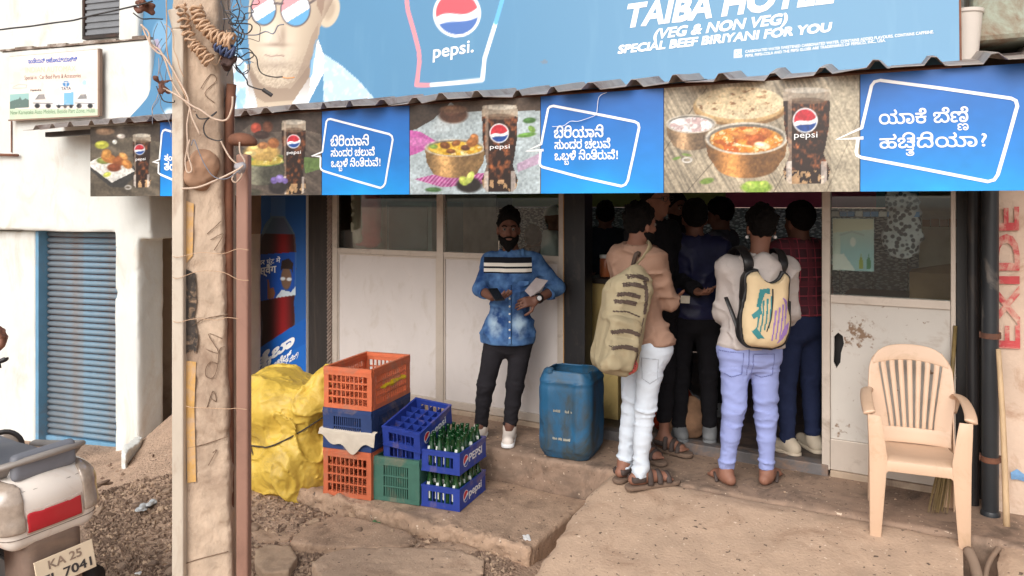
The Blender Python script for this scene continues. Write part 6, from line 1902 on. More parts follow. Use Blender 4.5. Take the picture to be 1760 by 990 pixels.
# ================================================================== scooter, mostly outside the left edge
M_sw = mk('scooter_white_mat', S(232, 222, 212), 0.3, 0.04, 4, 0.02, dirt=S(196, 170, 146), damt=0.28, dscale=4)
M_seat = mk('scooter_seat_mat', S(122, 124, 132), 0.55, 0.1, 6, 0.2, 60, dirt=S(150, 126, 108), damt=0.2)
M_rail = mk('grab_rail_mat', S(152, 144, 138), 0.5, 0.1, 6, dirt=S(160, 134, 112), damt=0.3)
M_tl = mk('tail_light_mat', S(190, 40, 50), 0.12, 0.05, 5, 0, dirt=S(200, 130, 120), damt=0.12)
M_ind = mk('indicator_lens_mat', S(168, 152, 138), 0.1, 0.2, 40, 0, spec=0.8)
M_tyre = mk('tyre_mat', S(40, 38, 38), 0.8, 0.2, 10, 0.2)
TL = P(92, 868, 2.86)
MSC = Matrix.Translation((0, 0, 0)) @ Matrix.Rotation(R(57), 4, 'Z') @ Matrix.Rotation(R(-3), 4, 'Y')
off = MSC.to_3x3() @ Vector((0, -0.36, 0.70))
base = Vector((TL[0], TL[1], TL[2])) - off
MSC = Matrix.Translation(base) @ MSC
scoot = thing('scooter', 'dusty white scooter seen from behind at the left edge', 'scooter', MSC)
def tail_sdf(grow=0.0):
    d = SDF((-0.30, -0.46, 0.40), (0.30, 0.75, 1.0), 0.0085)
    d.cap((0, -0.20, 0.72), (0, 0.5, 0.70), 0.165 + grow, 0.15 + grow, flat=((0, 0, 1), 0.78))
    d.box((0, -0.12, 0.70), (0.185 + grow, 0.24 + grow, 0.11 + grow), rnd=0.085, k=0.05)
    d.box((0, -0.22, 0.625), (0.155 + grow, 0.14 + grow, 0.055 + grow), rnd=0.04, k=0.05)
    d.ell((0, -0.24, 0.73), (0.17 + grow, 0.12 + grow, 0.085 + grow), k=0.05)
    return d
d = tail_sdf(); d.cut((0, 0, 0.805), (0, 0.05, 1)); d.cut((0, 0.45, 0), (0, 1, 0))
part('tail_body', d.mesh(), M_sw, scoot)
d = tail_sdf(0.006); d.cut((0, 0, 0.710), (0, 0, 1)); d.cut((0, 0, 0.632), (0, 0, -1)); d.cut((0.098, 0, 0), (1, 0, 0)); d.cut((-0.098, 0, 0), (-1, 0, 0)); d.cut((0, -0.2, 0), (0, 1, 0))
part('tail_light', d.mesh(), M_tl, scoot)
for sgn in (-1, 1):
    d = tail_sdf(0.007); d.cut((sgn * 0.104, 0, 0), (-sgn, 0, 0)); d.cut((0, 0, 0.765), (-sgn * .4, 0, 1)); d.cut((0, 0, 0.640), (0, 0, -1)); d.cut((0, -0.18, 0), (0, 1, 0))
    part('indicator', d.mesh(), M_ind, scoot)
d = tail_sdf(0.0045); d.cut((0, 0, 0.716), (0, 0, 1)); d.cut((0, 0, 0.626), (0, 0, -1)); d.cut((0.103, 0, 0), (1, 0, 0)); d.cut((-0.103, 0, 0), (-1, 0, 0)); d.cut((0, -0.2, 0), (0, 1, 0))
part('light_surround', d.mesh(), mk('chrome_lip_mat', S(196, 176, 164), 0.3, 0.1, 8), scoot)
for z_, g_ in ((0.620, .003), (0.785, .002)):
    d = tail_sdf(g_); d.cut((0, 0, z_ + .003), (0, 0, 1)); d.cut((0, 0, z_ - .003), (0, 0, -1)); d.cut((0, 0.1, 0), (0, 1, 0))
    part('panel_seam', d.mesh(), mk('seam_mat', S(120, 106, 96), 0.8) if z_ < .7 else bpy.data.materials['seam_mat'], scoot)
gl = G()
for z in (0.752, 0.774): gl.bar((-0.045, -0.352, z), (0.06, -0.356, z), 0.006, 0.006)
part('badge_strip', gl, M_rail, scoot)
d = SDF((-0.2, -0.36, 0.74), (0.2, 0.75, 1.0), 0.01); d.box((0, 0.20, 0.790), (0.125, 0.36, 0.035), rnd=0.034); d.ell((0, 0.0, 0.80), (0.115, 0.16, 0.030), k=.03); d.rough(.004, 8, 2, 4)
part('seat', d.mesh(), M_seat, scoot)
part('grab_rail', G().tube([(-0.165, 0.12, 0.80), (-0.175, -0.10, 0.83), (-0.15, -0.27, 0.868), (-0.06, -0.325, 0.885), (0.06, -0.325, 0.885), (0.15, -0.27, 0.868), (0.175, -0.10, 0.83), (0.165, 0.12, 0.80)], 0.02, 10, flat=(0.024, 0.013)), M_rail, scoot, smooth=True)
for sgn in (-1, 1): part('rail_bracket', G().bar((sgn * 0.13, -0.29, 0.872), (sgn * 0.12, -0.20, 0.79), 0.05, 0.014), M_rail, scoot, bevel=.004)
part('back_pad', SDF((-.2, -.4, .75), (.2, -.1, 1.0), .007).box((0.0, -0.305, 0.862), (0.115, 0.022, 0.050), rnd=.02).mesh(), M_seat, scoot)
d = SDF((-0.15, -0.5, 0.2), (0.15, 0.1, 0.62), 0.01); d.box((0, -0.26, 0.47), (0.105, 0.10, 0.14), rnd=0.04); d.cap((0, -0.33, 0.42), (0, -0.42, 0.26), 0.07, 0.055, flat=((0, 1, .4), 0.3), k=.03)
part('mudguard', d.mesh(), mk('mudguard_mat', S(120, 100, 88), 0.8, 0.2, 8, dirt=S(150, 124, 102), damt=0.5), scoot)
pm = Matrix.Translation((0.015, -0.395, 0.475)) @ Matrix.Rotation(R(-14), 4, 'X')
npl = part('number_plate', xf(G().box((-0.105, -0.003, -0.052), (0.105, 0.003, 0.052)), pm), mk('plate_mat', S(226, 206, 178), 0.5, 0.06, dirt=S(180, 146, 116), damt=0.3), scoot, bevel=.002)
M_pl = mk('plate_ink_mat', S(58, 52, 52), 0.6, 0.1, bump=0); M_pl2 = mk('plate_worn_ink_mat', S(150, 128, 110), 0.7, 0.3, 20)
for body, x_, z_, W__, H__, mm in (('EL 7041', -0.085, -0.038, 0.175, 0.032, M_pl), ('KA 25', -0.06, 0.010, 0.12, 0.030, M_pl2)):
    V, F = letters(body, bold=0.03); V = V - np.array((V[:, 0].min(), 0))
    part('lettering', xf(G().add([(x_ + p[0] / V[:, 0].max() * W__, -0.0045, z_ + p[1] / 0.72 * H__) for p in V], F), pm), mm, npl)
wl = part('wheel', G().tube([(0, 0.215 * math.cos(t), 0.255 + 0.215 * math.sin(t)) for t in np.linspace(0, 6.283, 25)[:-1]], 0.05, 12, closed=True, smooth=1), M_tyre, scoot, smooth=True)
part('rim', G().lathe([(0.05, -0.05), (0.165, -0.035), (0.165, 0.035), (0.05, 0.05)], 24, (0, 0, 0.255), axis=(1, 0, 0)), M_rail, wl, auto=40)
wl2 = copy_tree(wl, scoot); wl2.location.y = 1.24
part('engine_cover', SDF((-0.25, -0.3, 0.1), (0.1, 0.6, 0.5), 0.014).box((-0.14, 0.15, 0.27), (0.06, 0.33, 0.1), rnd=.05).mesh(), M_rail, scoot)
part('silencer', G().tube([(0.15, -0.32, 0.34), (0.15, 0.05, 0.28), (0.12, 0.35, 0.24)], [0.05, 0.05, 0.02], 12), M_steel, scoot, smooth=True)
part('floorboard', G().box((-0.15, 0.42, 0.29), (0.15, 0.86, 0.36)), M_rail, scoot, bevel=.02)
part('front_apron', SDF((-0.3, 0.75, 0.25), (0.3, 1.15, 1.05), 0.016).box((0, 0.93, 0.62), (0.19, 0.045, 0.34), np.array(((1, 0, 0), (0, .95, .3), (0, -.3, .95))), rnd=.04).mesh(), M_sw, scoot)
part('handlebar', G().tube([(-0.34, 0.80, 1.02), (-0.15, 0.86, 1.0), (0.15, 0.86, 1.0), (0.34, 0.80, 1.02)], 0.02, 10), M_blk, scoot, smooth=True)
part('headlight', SDF((-0.2, 0.75, 0.9), (0.2, 1.1, 1.16), 0.014).ell((0, 0.92, 1.02), (.13, .10, .08)).mesh(), M_sw, scoot)
part('fork', G().bar((0, 1.0, 0.6), (0, 1.24, 0.255), 0.05), M_steel, scoot)
part('orange_side_cover', SDF((-0.26, -0.34, 0.45), (-0.1, 0.2, 0.75), 0.01).ell((-0.185, -0.16, 0.60), (0.035, 0.13, 0.11)).mesh(), mk('orange_cover_mat', S(226, 128, 40), 0.35), scoot)
# round mirror-like lamp of the vehicle beyond
mr = P(8, 768, 3.5)
lampv = thing('motorcycle_headlamp', 'round cream lamp with a dark rim at the left edge above the scooter seat', 'lamp', Mrot((mr[0], mr[1], mr[2]), 20))
part('shell', G().lathe([(0.02, 0.10), (0.05, 0.08), (0.068, 0.03), (0.07, 0.0)], 24, axis=(0, 1, 0)), mk('cream_mat', S(206, 186, 160), 0.4), lampv, auto=50)
part('rim', G().tube([(0.07 * math.cos(t), -0.002, 0.07 * math.sin(t)) for t in np.linspace(0, 6.283, 25)[:-1]], 0.011, 8, closed=True, smooth=1), M_blk, lampv, smooth=True)
part('lens', G().lathe([(0.066, 0.0), (0.05, -0.014), (0.02, -0.02)], 24, axis=(0, 1, 0)), M_ind, lampv, auto=50)
part('stem', G().tube([(0, 0.06, -0.04), (-0.03, 0.10, -0.5), (-0.05, 0.12, -mr[2] + 0.0)], 0.02, 8), M_steel, lampv, smooth=True)
part('lever', G().tube([P(-30, 618, 3.4) * 0 + np.array((-0.12, -0.02, 0.36)), np.array((0.0, -0.03, 0.40)), np.array((0.012, -0.03, 0.41))], 0.011, 8), M_blk, lampv, smooth=True)
# ================================================================== people
M_skin = mk('dark_skin_mat', S(106, 70, 56), 0.65, 0.08, 12, 0.08, 90)
M_skin2 = mk('brown_skin_mat', S(134, 92, 74), 0.65, 0.08, 12, 0.08, 90)
M_hair = mk('black_hair_mat', S(17, 15, 15), 0.85, 0.3, 60, 0.6, 160, bdist=0.006, spec=0.15)
M_eye = mk('eye_mat', S(120, 110, 104), 0.2, 0.03, bump=0); M_iris = mk('iris_mat', S(20, 14, 12), 0.15, 0, bump=0)

def basis(fd, up=(0, 0, 1)):
    """rows: right-hand side of the face (own right), forward, up"""
    f = unit(fd); u = np.array(up, float); u = unit(u - f * (u @ f))
    return np.array((np.cross(f, u), f, u))

def hand(d, wr, dr, nr, thumb, curl=0.5, s=1.0, hold=0.0, fan=0.05):
    """palm and five fingers; dr along the hand, nr out of the palm, thumb = side (+1/-1) along cross(dr, nr)"""
    dr, nr = unit(dr), np.array(nr, float); nr = unit(nr - dr * (nr @ dr)); sd = np.cross(dr, nr) * thumb
    A = np.array((sd, dr, nr))
    wr = np.array(wr, float)
    d.box(wr + dr * 0.046 * s, np.array((0.038, 0.046, 0.0135)) * s, A, rnd=0.012 * s, k=0.012)
    for i, (off, L) in enumerate(((0.029, 0.068), (0.010, 0.078), (-0.010, 0.073), (-0.029, 0.058))):
        p = wr + dr * (0.088 - 0.004 * abs(i - 1)) * s + sd * off * s
        a = 0.12
        for seg, (fr_, rad) in enumerate(((0.45, 0.0088), (0.32, 0.0080), (0.23, 0.0072))):
            a += curl * (0.55 + 0.12 * i * 0.5)
            v = unit(dr * math.cos(a) + nr * math.sin(a) + sd * off * fan * 8)
            q = p + v * L * fr_ * s
            d.cap(p, q, rad * s, rad * 0.93 * s, k=0.003)
            p = q
    p = wr + dr * 0.022 * s + sd * 0.030 * s + nr * 0.004
    for v, L, rad in ((dr * 0.55 + sd * 0.75 + nr * 0.35, 0.042, 0.0115), (dr * 0.8 + sd * 0.35 + nr * (0.4 + hold), 0.032, 0.0098), (dr * 0.9 + sd * 0.1 + nr * (0.5 + hold), 0.025, 0.0088)):
        q = p + unit(v) * L * s
        d.cap(p, q, rad * s, rad * 0.95 * s, k=0.006); p = q

def torso(d, J, g=0.0, k=0.05, slim=1.0):
    ex = unit(J['shR'] - J['shL']); mid = (J['shR'] + J['shL']) / 2; pel = (J['hipR'] + J['hipL']) / 2
    ez = unit(mid - pel); ey = unit(np.cross(ez, ex)); ez = np.cross(ex, ey)
    A = np.array((ex, ey, ez)); hw = np.linalg.norm(J['shR'] - J['shL']) / 2; H = np.linalg.norm(mid - pel)
    J['A'] = A; J['mid'] = mid; J['pel'] = pel
    for q, sg in (('L', 1), ('R', -1)):
        d.cap(J['sh' + q] + ex * sg * 0.015, mid + ez * 0.030 - ex * sg * 0.03, 0.052 + g * .8, 0.058 + g * .6, k=k)
    d.cap(J['shL'] + ex * 0.05 - ez * .03, J['shR'] - ex * 0.05 - ez * .03, 0.060 + g, k=k)
    d.ell(mid - ez * H * 0.27 + ey * 0.0, (hw * 0.92 * slim + g, 0.108 + g, H * 0.40), A, k=k)
    d.ell(pel + ez * H * 0.38, (hw * 0.78 * slim + g, 0.098 + g, H * 0.36), A, k=k)
    d.ell(pel + ez * 0.03, (np.linalg.norm(J['hipR'] - J['hipL']) * 0.5 + 0.085 + g, 0.112 + g, 0.13), A, k=k)

def head(d, c, fd, up=(0, 0, 1), s=1.0, k=0.015):
    B = basis(fd, up); r, f, u = B
    c = np.array(c, float)
    def at(x, y, z): return c + (r * x + f * y + u * z) * s
    d.ell(at(0, -0.012, 0.028), np.array((0.074, 0.094, 0.088)) * s, B, k=k)
    d.ell(at(0, 0.022, -0.035), np.array((0.058, 0.066, 0.078)) * s, B, k=0.03)
    d.ell(at(0, 0.062, -0.088), np.array((0.026, 0.020, 0.020)) * s, B, k=0.02)
    d.cap(at(0, 0.088, 0.015), at(0, 0.106, -0.022), 0.008 * s, 0.013 * s, k=0.010)
    for x in (-1, 1):
        d.cap(at(0.012 * x, 0.094, -0.028), at(0.013 * x, 0.092, -0.028), 0.008 * s, k=0.006)
        d.cap(at(0.012 * x, 0.083, 0.030), at(0.042 * x, 0.070, 0.032), 0.009 * s, k=0.012)
        d.ell(at(0.040 * x, 0.060, -0.018), np.array((0.020, 0.018, 0.016)) * s, B, k=0.015)
        d.ell(at(0.076 * x, -0.005, -0.008), np.array((0.010, 0.020, 0.032)) * s, B, k=0.006)
        d.ell(at(0.031 * x, 0.090, 0.010), np.array((0.015, 0.012, 0.009)) * s, B, sub=True, k=0)
    d.cap(at(-0.018, 0.080, -0.056), at(0.018, 0.080, -0.056), 0.0075 * s, k=0.006)
    d.cap(at(-0.015, 0.079, -0.066), at(0.015, 0.079, -0.066), 0.0085 * s, k=0.006)
    return at, B

def foot(d, an, toe, zs, w=0.042, k=0.015, toes=False):
    """bare foot from ankle to toe tip, sole at height zs"""
    an, toe = np.array(an, float), np.array(toe, float)
    f = toe - an; f[2] = 0; L = np.linalg.norm(f); f = unit(f); sd = np.array((-f[1], f[0], 0))
    heel = np.array((an[0], an[1], zs + 0.032)) - f * 0.045
    ball = np.array((an[0], an[1], zs + 0.024)) + f * (L * 0.72)
    d.cap(heel, ball, 0.032, 0.024, k=k); d.cap(an, np.array((an[0], an[1], zs + 0.045)), 0.036, 0.038, k=0.03)
    d.cap(an - (0, 0, 0.01), ball, 0.034, 0.020, k=0.03)
    d.cap(ball - sd * 0.022, ball + sd * 0.024, 0.020, k=0.012)
    for i, off in enumerate(() if not toes else (-0.034, -0.019, -0.004, 0.010, 0.030)):
        p = ball + sd * off + f * 0.008
        q = p + f * (L * 0.17 * (1.05 if i == 4 else 0.95 - 0.07 * (3 - i))); q[2] = zs + 0.013
        p[2] = zs + 0.016
        d.cap(p, q, 0.0105 if i == 4 else 0.0075, k=0.003)

def bounds(pts, m):
    p = np.array(pts); return p.min(0) - m, p.max(0) + m

class Person:
    def __init__(s, label, base, J, face, headc, skin, vox=0.009, up=(0, 0, 1), group=None):
        """base and joints in world coordinates"""
        s.b = np.array(base, float)
        s.J = {k: np.array(v, float) - s.b for k, v in J.items()}
        s.hc = np.array(headc, float) - s.b; s.fd = face; s.up = up; s.skin = skin; s.vox = vox
        s.t = thing('person', label, 'person', tuple(s.b), group)
        s.feet = []; s.hands = []
        s.sc = 1.0; s.bare = False
    def grid(s, m=0.26, vox=None):
        lo, hi = bounds([v for v in s.J.values() if v.shape == (3,)] + [s.hc], m)
        lo[2] = -0.03; hi[2] = s.hc[2] + 0.22
        return SDF(lo, hi, vox or s.vox)
    def body(s):
        J = s.J; d = s.grid()
        torso(d, J, 0.0)
        A = J['A']
        nb = J['mid'] + A[2] * 0.03
        d.cap(nb, s.hc - basis(s.fd, s.up)[1] * 0.015 - np.array((0, 0, 0.03)), 0.056, 0.052, k=0.03)
        s.at, s.B = head(d, s.hc, s.fd, s.up, s.sc)
        for q in 'LR':
            d.cap(J['sh' + q], J['el' + q], 0.050, 0.040, k=0.04); d.cap(J['el' + q], J['wr' + q], 0.040, 0.027, k=0.02)
            d.cap(J['hip' + q], J['kn' + q], 0.072, 0.046, k=0.04); d.cap(J['kn' + q], (J['kn' + q] * .6 + J['an' + q] * .4), 0.044, 0.044, k=0.02); d.cap((J['kn' + q] * .6 + J['an' + q] * .4), J['an' + q], 0.044, 0.031, k=0.02)
            foot(d, J['an' + q], J['toe' + q], J['toe' + q][2], toes=s.bare)
        for a in s.hands: hand(d, *a[0], **a[1])
        return part('body', d.mesh(), s.skin, s.t)
    def eyes(s):
        for x in (-1, 1):
            part('eye', G().ball(s.at(0.031 * x, 0.078, 0.010), 0.0125, 12, 8), M_eye, s.t, smooth=True)
            part('pupil', G().ball(s.at(0.031 * x, 0.0865, 0.0095), 0.0062, 8, 6), M_iris, s.t, smooth=True)
    def brows(s):
        for x in (-1, 1):
            part('eyebrow', G().tube([s.at(0.013 * x, 0.094, 0.028), s.at(0.030 * x, 0.088, 0.036), s.at(0.048 * x, 0.074, 0.030)], 0.0048, 6), M_hair, s.t, smooth=True)
    def hair(s, vol=0.006, front=0.0, mat=None, curly=0.008, back=-0.07, top=0.0):
        B = s.B; lo = s.hc - 0.2; hi = s.hc + 0.2
        d = SDF(lo, hi, min(s.vox, 0.0075))
        d.ell(s.at(0, -0.016, 0.036 + top), np.array((0.079 + vol, 0.100 + vol, 0.090 + vol + top)) * s.sc, B, k=0)
        d.rough(curly * 1.4, 48, 2, 3).rough(curly, 18, 2, 6)
        f = B[1]; u = B[2]
        d.cut(s.at(0, 0.066 + front, 0.078), f * 1.0 - u * 0.8)                # forehead
        d.cut(s.at(0, 0.020, -0.0), f * 1.0 - u * 0.15 if False else f * 0.9 - u * 0.55)
        d.cut(s.at(0, 0, back), -u - f * 0.1)
        return part('hair', d.mesh(), mat or M_hair, s.t)
    def beard(s, g=0.007, chin=0.0):
        B = s.B; d = SDF(s.hc - 0.16, s.hc + 0.16, min(s.vox, 0.006))
        d.ell(s.at(0, 0.020, -0.040), np.array((0.060 + g, 0.068 + g, 0.078 + g)) * s.sc, B, k=0)
        d.ell(s.at(0, 0.056, -0.096 - chin * .5), np.array((0.036, 0.030, 0.030 + chin)), B, k=0.02)
        d.rough(0.004, 60, 2, 5)
        u, f = B[2], B[1]
        d.cut(s.at(0, 0.03, -0.038), u + f * 0.25)
        d.ell(s.at(0, 0.098, -0.056), np.array((0.026, 0.03, 0.012)), B, sub=True)
        d.ell(s.at(0, 0.045, -0.0), np.array((0.054, 0.08, 0.05)), B, sub=True)
        part('beard', d.mesh(), M_hair, s.t)
        part('moustache', G().tube([s.at(-0.030, 0.078, -0.050), s.at(-0.014, 0.094, -0.045), s.at(0, 0.098, -0.043), s.at(0.014, 0.094, -0.045), s.at(0.030, 0.078, -0.050)], 0.0062, 6), M_hair, s.t, smooth=True)
    def top(s, mat, hem, g=0.018, sleeve=(0.064, 0.050, 0.040), upto=1.0, folds=0.010, collar=0.0, seed=3, name='shirt', hemr=0.0, neck=0.068, slim=1.0, vox=None, long=True):
        J = s.J; d = s.grid(vox=vox)
        torso(d, J, g, slim=slim)
        A = J['A']; pel = J['pel']
        hw = np.linalg.norm(J['hipR'] - J['hipL']) * .5
        rh = 0.100 + g * .5 + hemr
        d.cap(pel + A[2] * 0.10, np.array((pel[0], pel[1], hem + 0.02)), rh * .96, rh, k=0.06, flat=(A[0], max(1.0, (hw + 0.082 * slim) / rh)))
        for q in 'LR':
            d.cap(J['sh' + q], J['el' + q], sleeve[0], sleeve[1], k=0.045)
            e = J['el' + q] + (J['wr' + q] - J['el' + q]) * upto
            if upto > 0: d.cap(J['el' + q], e, sleeve[1], sleeve[2], k=0.02)
        d.cap(J['mid'] - A[2] * 0.01, J['mid'] + A[2] * 0.06, 0.088 + g * .3, neck + .012, k=0.035)
        if folds:
            d.rough(folds * .55, (4, 4, 5), 2, seed).rough(folds * 1.1, (4.5, 4.5, 7), 1, seed, 'crease', warp=1.5, sharp=3.5).rough(folds * 0.6, (10, 10, 15), 1, seed + 5, 'crease', warp=1.2, sharp=3.5)
        # arms keep their own cuff: cut everything of the torso below the hem, but not the sleeves
        W = (slice(None),) * 3
        x, y, z = d.pts(W)
        hemcut = (hem - z)
        arm = np.full(d.D.shape, 1.0, np.float32)
        a2 = SDF.__new__(SDF); a2.lo, a2.vox, a2.n, a2.ax, a2.D = d.lo, d.vox, d.n, d.ax, arm
        for q in 'LR':
            e = J['el' + q] + (J['wr' + q] - J['el' + q]) * upto
            a2.cap(J['el' + q], e, sleeve[1] + .004, sleeve[2] + .004, k=0.0)
            a2.cap((J['el' + q] + J['sh' + q]) / 2, J['el' + q], sleeve[1] + .008, sleeve[1] + .004, k=0.0)
        D = np.maximum(d.D, hemcut)
        d.D = np.where((a2.D < 0.012), d.D, D).astype(np.float32)
        for q in 'LR':
            if upto > 0:
                e = J['el' + q] + (J['wr' + q] - J['el' + q]) * upto
                ax_ = unit(e - J['el' + q])
                d.cap(e + ax_ * (sleeve[2] + .001), e + ax_ * 0.09, sleeve[2] + .006, sub=True)
        # neck opening, and hollow hem
        nk = J['mid'] + A[2] * 0.055
        d.cap(nk + A[2] * 0.012, nk + A[2] * 0.25, neck, 0.16, sub=True)
        if collar:
            fw = -A[1] if (A[1] @ np.array(s.fd)) < 0 else A[1]
            for sgn in (-1, 1):
                pts = [nk + A[0] * sgn * 0.012 + fw * 0.075 - A[2] * 0.030, nk + A[0] * sgn * 0.058 + fw * 0.035 + A[2] * 0.0, nk + A[0] * sgn * 0.060 - fw * 0.03 + A[2] * 0.018, nk - fw * 0.066 + A[2] * 0.022]
                for a, b in zip(pts[:-1], pts[1:]):
                    d.cap(a, b, collar, k=0.006); d.cap(a - A[2] * .02, b - A[2] * .02, collar * 1.1, k=0.006)
        return part(name, d.mesh(), mat, s.t)
    def trousers(s, mat, topz, r=(0.098, 0.068, 0.056, 0.050), ankle=0.03, folds=0.010, seed=4, name='trousers', seat=0.012, stack=True):
        J = s.J; d = s.grid()
        A = J.get('A'); pel = J['pel']
        hw = np.linalg.norm(J['hipR'] - J['hipL']) * .5
        d.ell(pel + A[2] * 0.025, (hw + 0.088 + seat, 0.118 + seat, 0.16), A, k=0.03)
        for q in 'LR':
            h, k_, a = J['hip' + q], J['kn' + q], J['an' + q]
            m = k_ * .55 + a * .45
            e = a - np.array((0, 0, ankle))
            d.cap(h, k_, r[0], r[1], k=0.035); d.cap(k_, m, r[1], r[2], k=0.02); d.cap(m, e, r[2], r[3], k=0.02)
        kz = (J['knL'][2] + J['knR'][2]) / 2; az = (J['anL'][2] + J['anR'][2]) / 2; hz = pel[2]
        if folds:
            def w(p):
                z = p[:, 2]
                v = 0.35 + 1.0 * np.exp(-((z - kz) / 0.10) ** 2) + 0.6 * np.exp(-((z - hz + .1) / 0.09) ** 2)
                if stack: v = v + 1.2 * np.exp(-((z - az) / 0.12) ** 2)
                return v
            d.rough(folds * .4, (4, 4, 6), 2, seed).rough(folds * .75, (5, 5, 13), 1, seed, 'crease', where=w, warp=2.0, sharp=3.5).rough(folds * .5, (10, 10, 24), 1, seed + 7, 'crease', where=w, warp=2.0, sharp=3.5)
        d.cut((0, 0, topz), (0, 0, 1))
        for q in 'LR':
            a = J['an' + q]
            W = d.win(a - 0.16, a + np.array((0.16, 0.16, 0.0)))
            x, y, z = d.pts(W)
            d.D[W] = np.maximum(d.D[W], (a[2] - ankle) - z)
        s.leg = d
        return part(name, d.mesh(), mat, s.t)
    def shoe(s, q, upper, sole, tall=0.055, w=0.043, laces=None):
        J = s.J; an, toe = J['an' + q], J['toe' + q]
        f = toe - an; f[2] = 0; L = np.linalg.norm(f); f = unit(f); sd = np.array((-f[1], f[0], 0)); zs = toe[2]
        lo, hi = bounds([an, toe, np.array((an[0], an[1], zs))], 0.13); lo[2] = zs - 0.01
        d = SDF(lo, hi, 0.006)
        heel = np.array((an[0], an[1], zs)) - f * 0.05
        d.cap(heel + (0, 0, 0.042), heel + f * (L * 0.82 + .05) + (0, 0, 0.032), 0.042, 0.040, k=0.02)
        d.cap(heel + f * 0.02 + (0, 0, 0.05), np.array((an[0], an[1], zs + 0.09)), 0.040, 0.044, k=0.03)
        d.cap(np.array((an[0], an[1], zs + 0.07)), heel + f * (L * 0.6) + (0, 0, 0.04), 0.038, 0.034, k=0.03)
        d.cut((0, 0, zs + 0.022), (0, 0, -1)); d.cut((0, 0, zs + 0.115), (0, 0, 1))
        part('shoe', d.mesh(), upper, s.t)
        d = SDF(lo, hi, 0.006)
        d.cap(heel + (0, 0, 0.012), heel + f * (L * 0.84 + .05) + (0, 0, 0.012), 0.046, 0.046, k=0.02)
        d.cut((0, 0, zs + 0.026), (0, 0, 1)); d.cut((0, 0, zs), (0, 0, -1))
        part('sole', d.mesh(), sole, s.t)
        if laces:
            lg = G()
            for k in range(4):
                c = heel + f * (L * (0.36 + 0.10 * k) + .02) + (0, 0, 0.096 - 0.011 * k)
                lg.tube([c - sd * 0.022 - (0, 0, .008), c + (0, 0, .004), c + sd * 0.022 - (0, 0, .008)], 0.0045, 5)
            tag(part('laces', lg, laces, s.t), kind='stuff')
    def sandal(s, q, mat, solemat, straps=True, flip=False):
        J = s.J; an, toe = J['an' + q], J['toe' + q]
        f = toe - an; f[2] = 0; L = np.linalg.norm(f); f = unit(f); sd = np.array((-f[1], f[0], 0)); zs = toe[2]
        lo, hi = bounds([an, toe, np.array((an[0], an[1], zs))], 0.12); lo[2] = zs - 0.04
        d = SDF(lo, hi, 0.006)
        heel = np.array((an[0], an[1], zs - 0.012)) - f * 0.055
        d.cap(heel, heel + f * (L + 0.045), 0.042, 0.048, k=0.02)
        d.cut((0, 0, zs + 0.001), (0, 0, 1)); d.cut((0, 0, zs - 0.024), (0, 0, -1))
        part('sandal_sole', d.mesh(), solemat, s.t)
        def strap(t, h, w_, wide=0.014):
            c = heel + f * (0.055 + t * L) + (0, 0, 0.012)
            return [c - sd * (w_ + .008), c - sd * w_ + (0, 0, h * .75), c + (0, 0, h + .012), c + sd * w_ + (0, 0, h * .75), c + sd * (w_ + .008)]
        if flip:
            tip = heel + f * (0.055 + L * 0.72) + (0, 0, 0.038)
            for sgn in (-1, 1):
                part('strap', G().tube([tip, heel + f * (0.055 + L * .45) + sd * sgn * 0.034 + (0, 0, 0.055), heel + f * (0.055 + L * .18) + sd * sgn * 0.045 + (0, 0, 0.016)], 0.008, 8, flat=(0.010, 0.005)), mat, s.t, smooth=True)
        else:
            for t, h, w_ in ((0.74, 0.040, 0.040), (0.48, 0.058, 0.040), (0.20, 0.085, 0.040)):
                part('strap', G().tube(strap(t, h, w_), 0.01, 8, flat=(0.016, 0.005)), mat, s.t, smooth=True)
            c = heel + (0, 0, 0.05)
            part('heel_strap', G().tube([c + f * .07 - sd * .043, c - sd * .038, c - f * .004, c + sd * .038, c + f * .07 + sd * .043], 0.01, 8, flat=(0.006, 0.017)), mat, s.t, smooth=True)

def cloth(n, c, var=0.12, scale=10, bump=0.25, dirt=None, damt=0.3, dscale=5, rough=0.9):
    return mk(n, S(*c), rough, var, scale, bump, 220, dirt=dirt, damt=damt, dscale=dscale, spec=0.2, bdist=0.002)

# ------------------------------------------------------------------ the bearded man facing us in a denim shirt
Y1 = 5.42
b1_ = P(868, 765, Y1); b1_[2] = 0.337
J1 = dict(shL=P(842, 451, Y1 + .02), shR=P(918, 451, Y1 + .02), elL=P(824, 497, Y1 - .02), wrL=P(846, 511, Y1 - .20), elR=P(959, 494, Y1 + .05), wrR=P(921, 516, Y1 - .13),
          hipL=P(853, 582, Y1 + .02), hipR=P(896, 582, Y1 + .02), knL=P(835, 662, Y1 - .02), knR=P(885, 664, Y1 + .0), anL=P(826, 735, Y1 + .06), anR=P(876, 736, Y1 + .02))
for k_, q_ in (('toeL', P(818, 768, Y1 - .12)), ('toeR', P(872, 778, Y1 - .20))):
    q_[2] = 0.337; J1[k_] = q_
J1['anL'][2] = 0.45; J1['anR'][2] = 0.45
p1 = Person('bearded man in a blue denim shirt with white chest stripes facing the street', b1_, J1, (0.04, -1, -0.05), P(874, 395, Y1), M_skin, vox=0.0075)
p1.hands = [((p1.J['wrL'], (0.75, -0.55, 0.1), (0.2, 0.2, 1.0), -1), dict(curl=0.42, hold=0.2)),
            ((p1.J['wrR'], (-0.75, -0.30, -0.10), (-0.1, 0.9, -0.5), 1), dict(curl=0.55))]
p1.body(); p1.eyes(); p1.brows(); p1.hair(0.004, 0.006, curly=0.010, top=0.022, back=-0.012); p1.beard(0.014, 0.016)
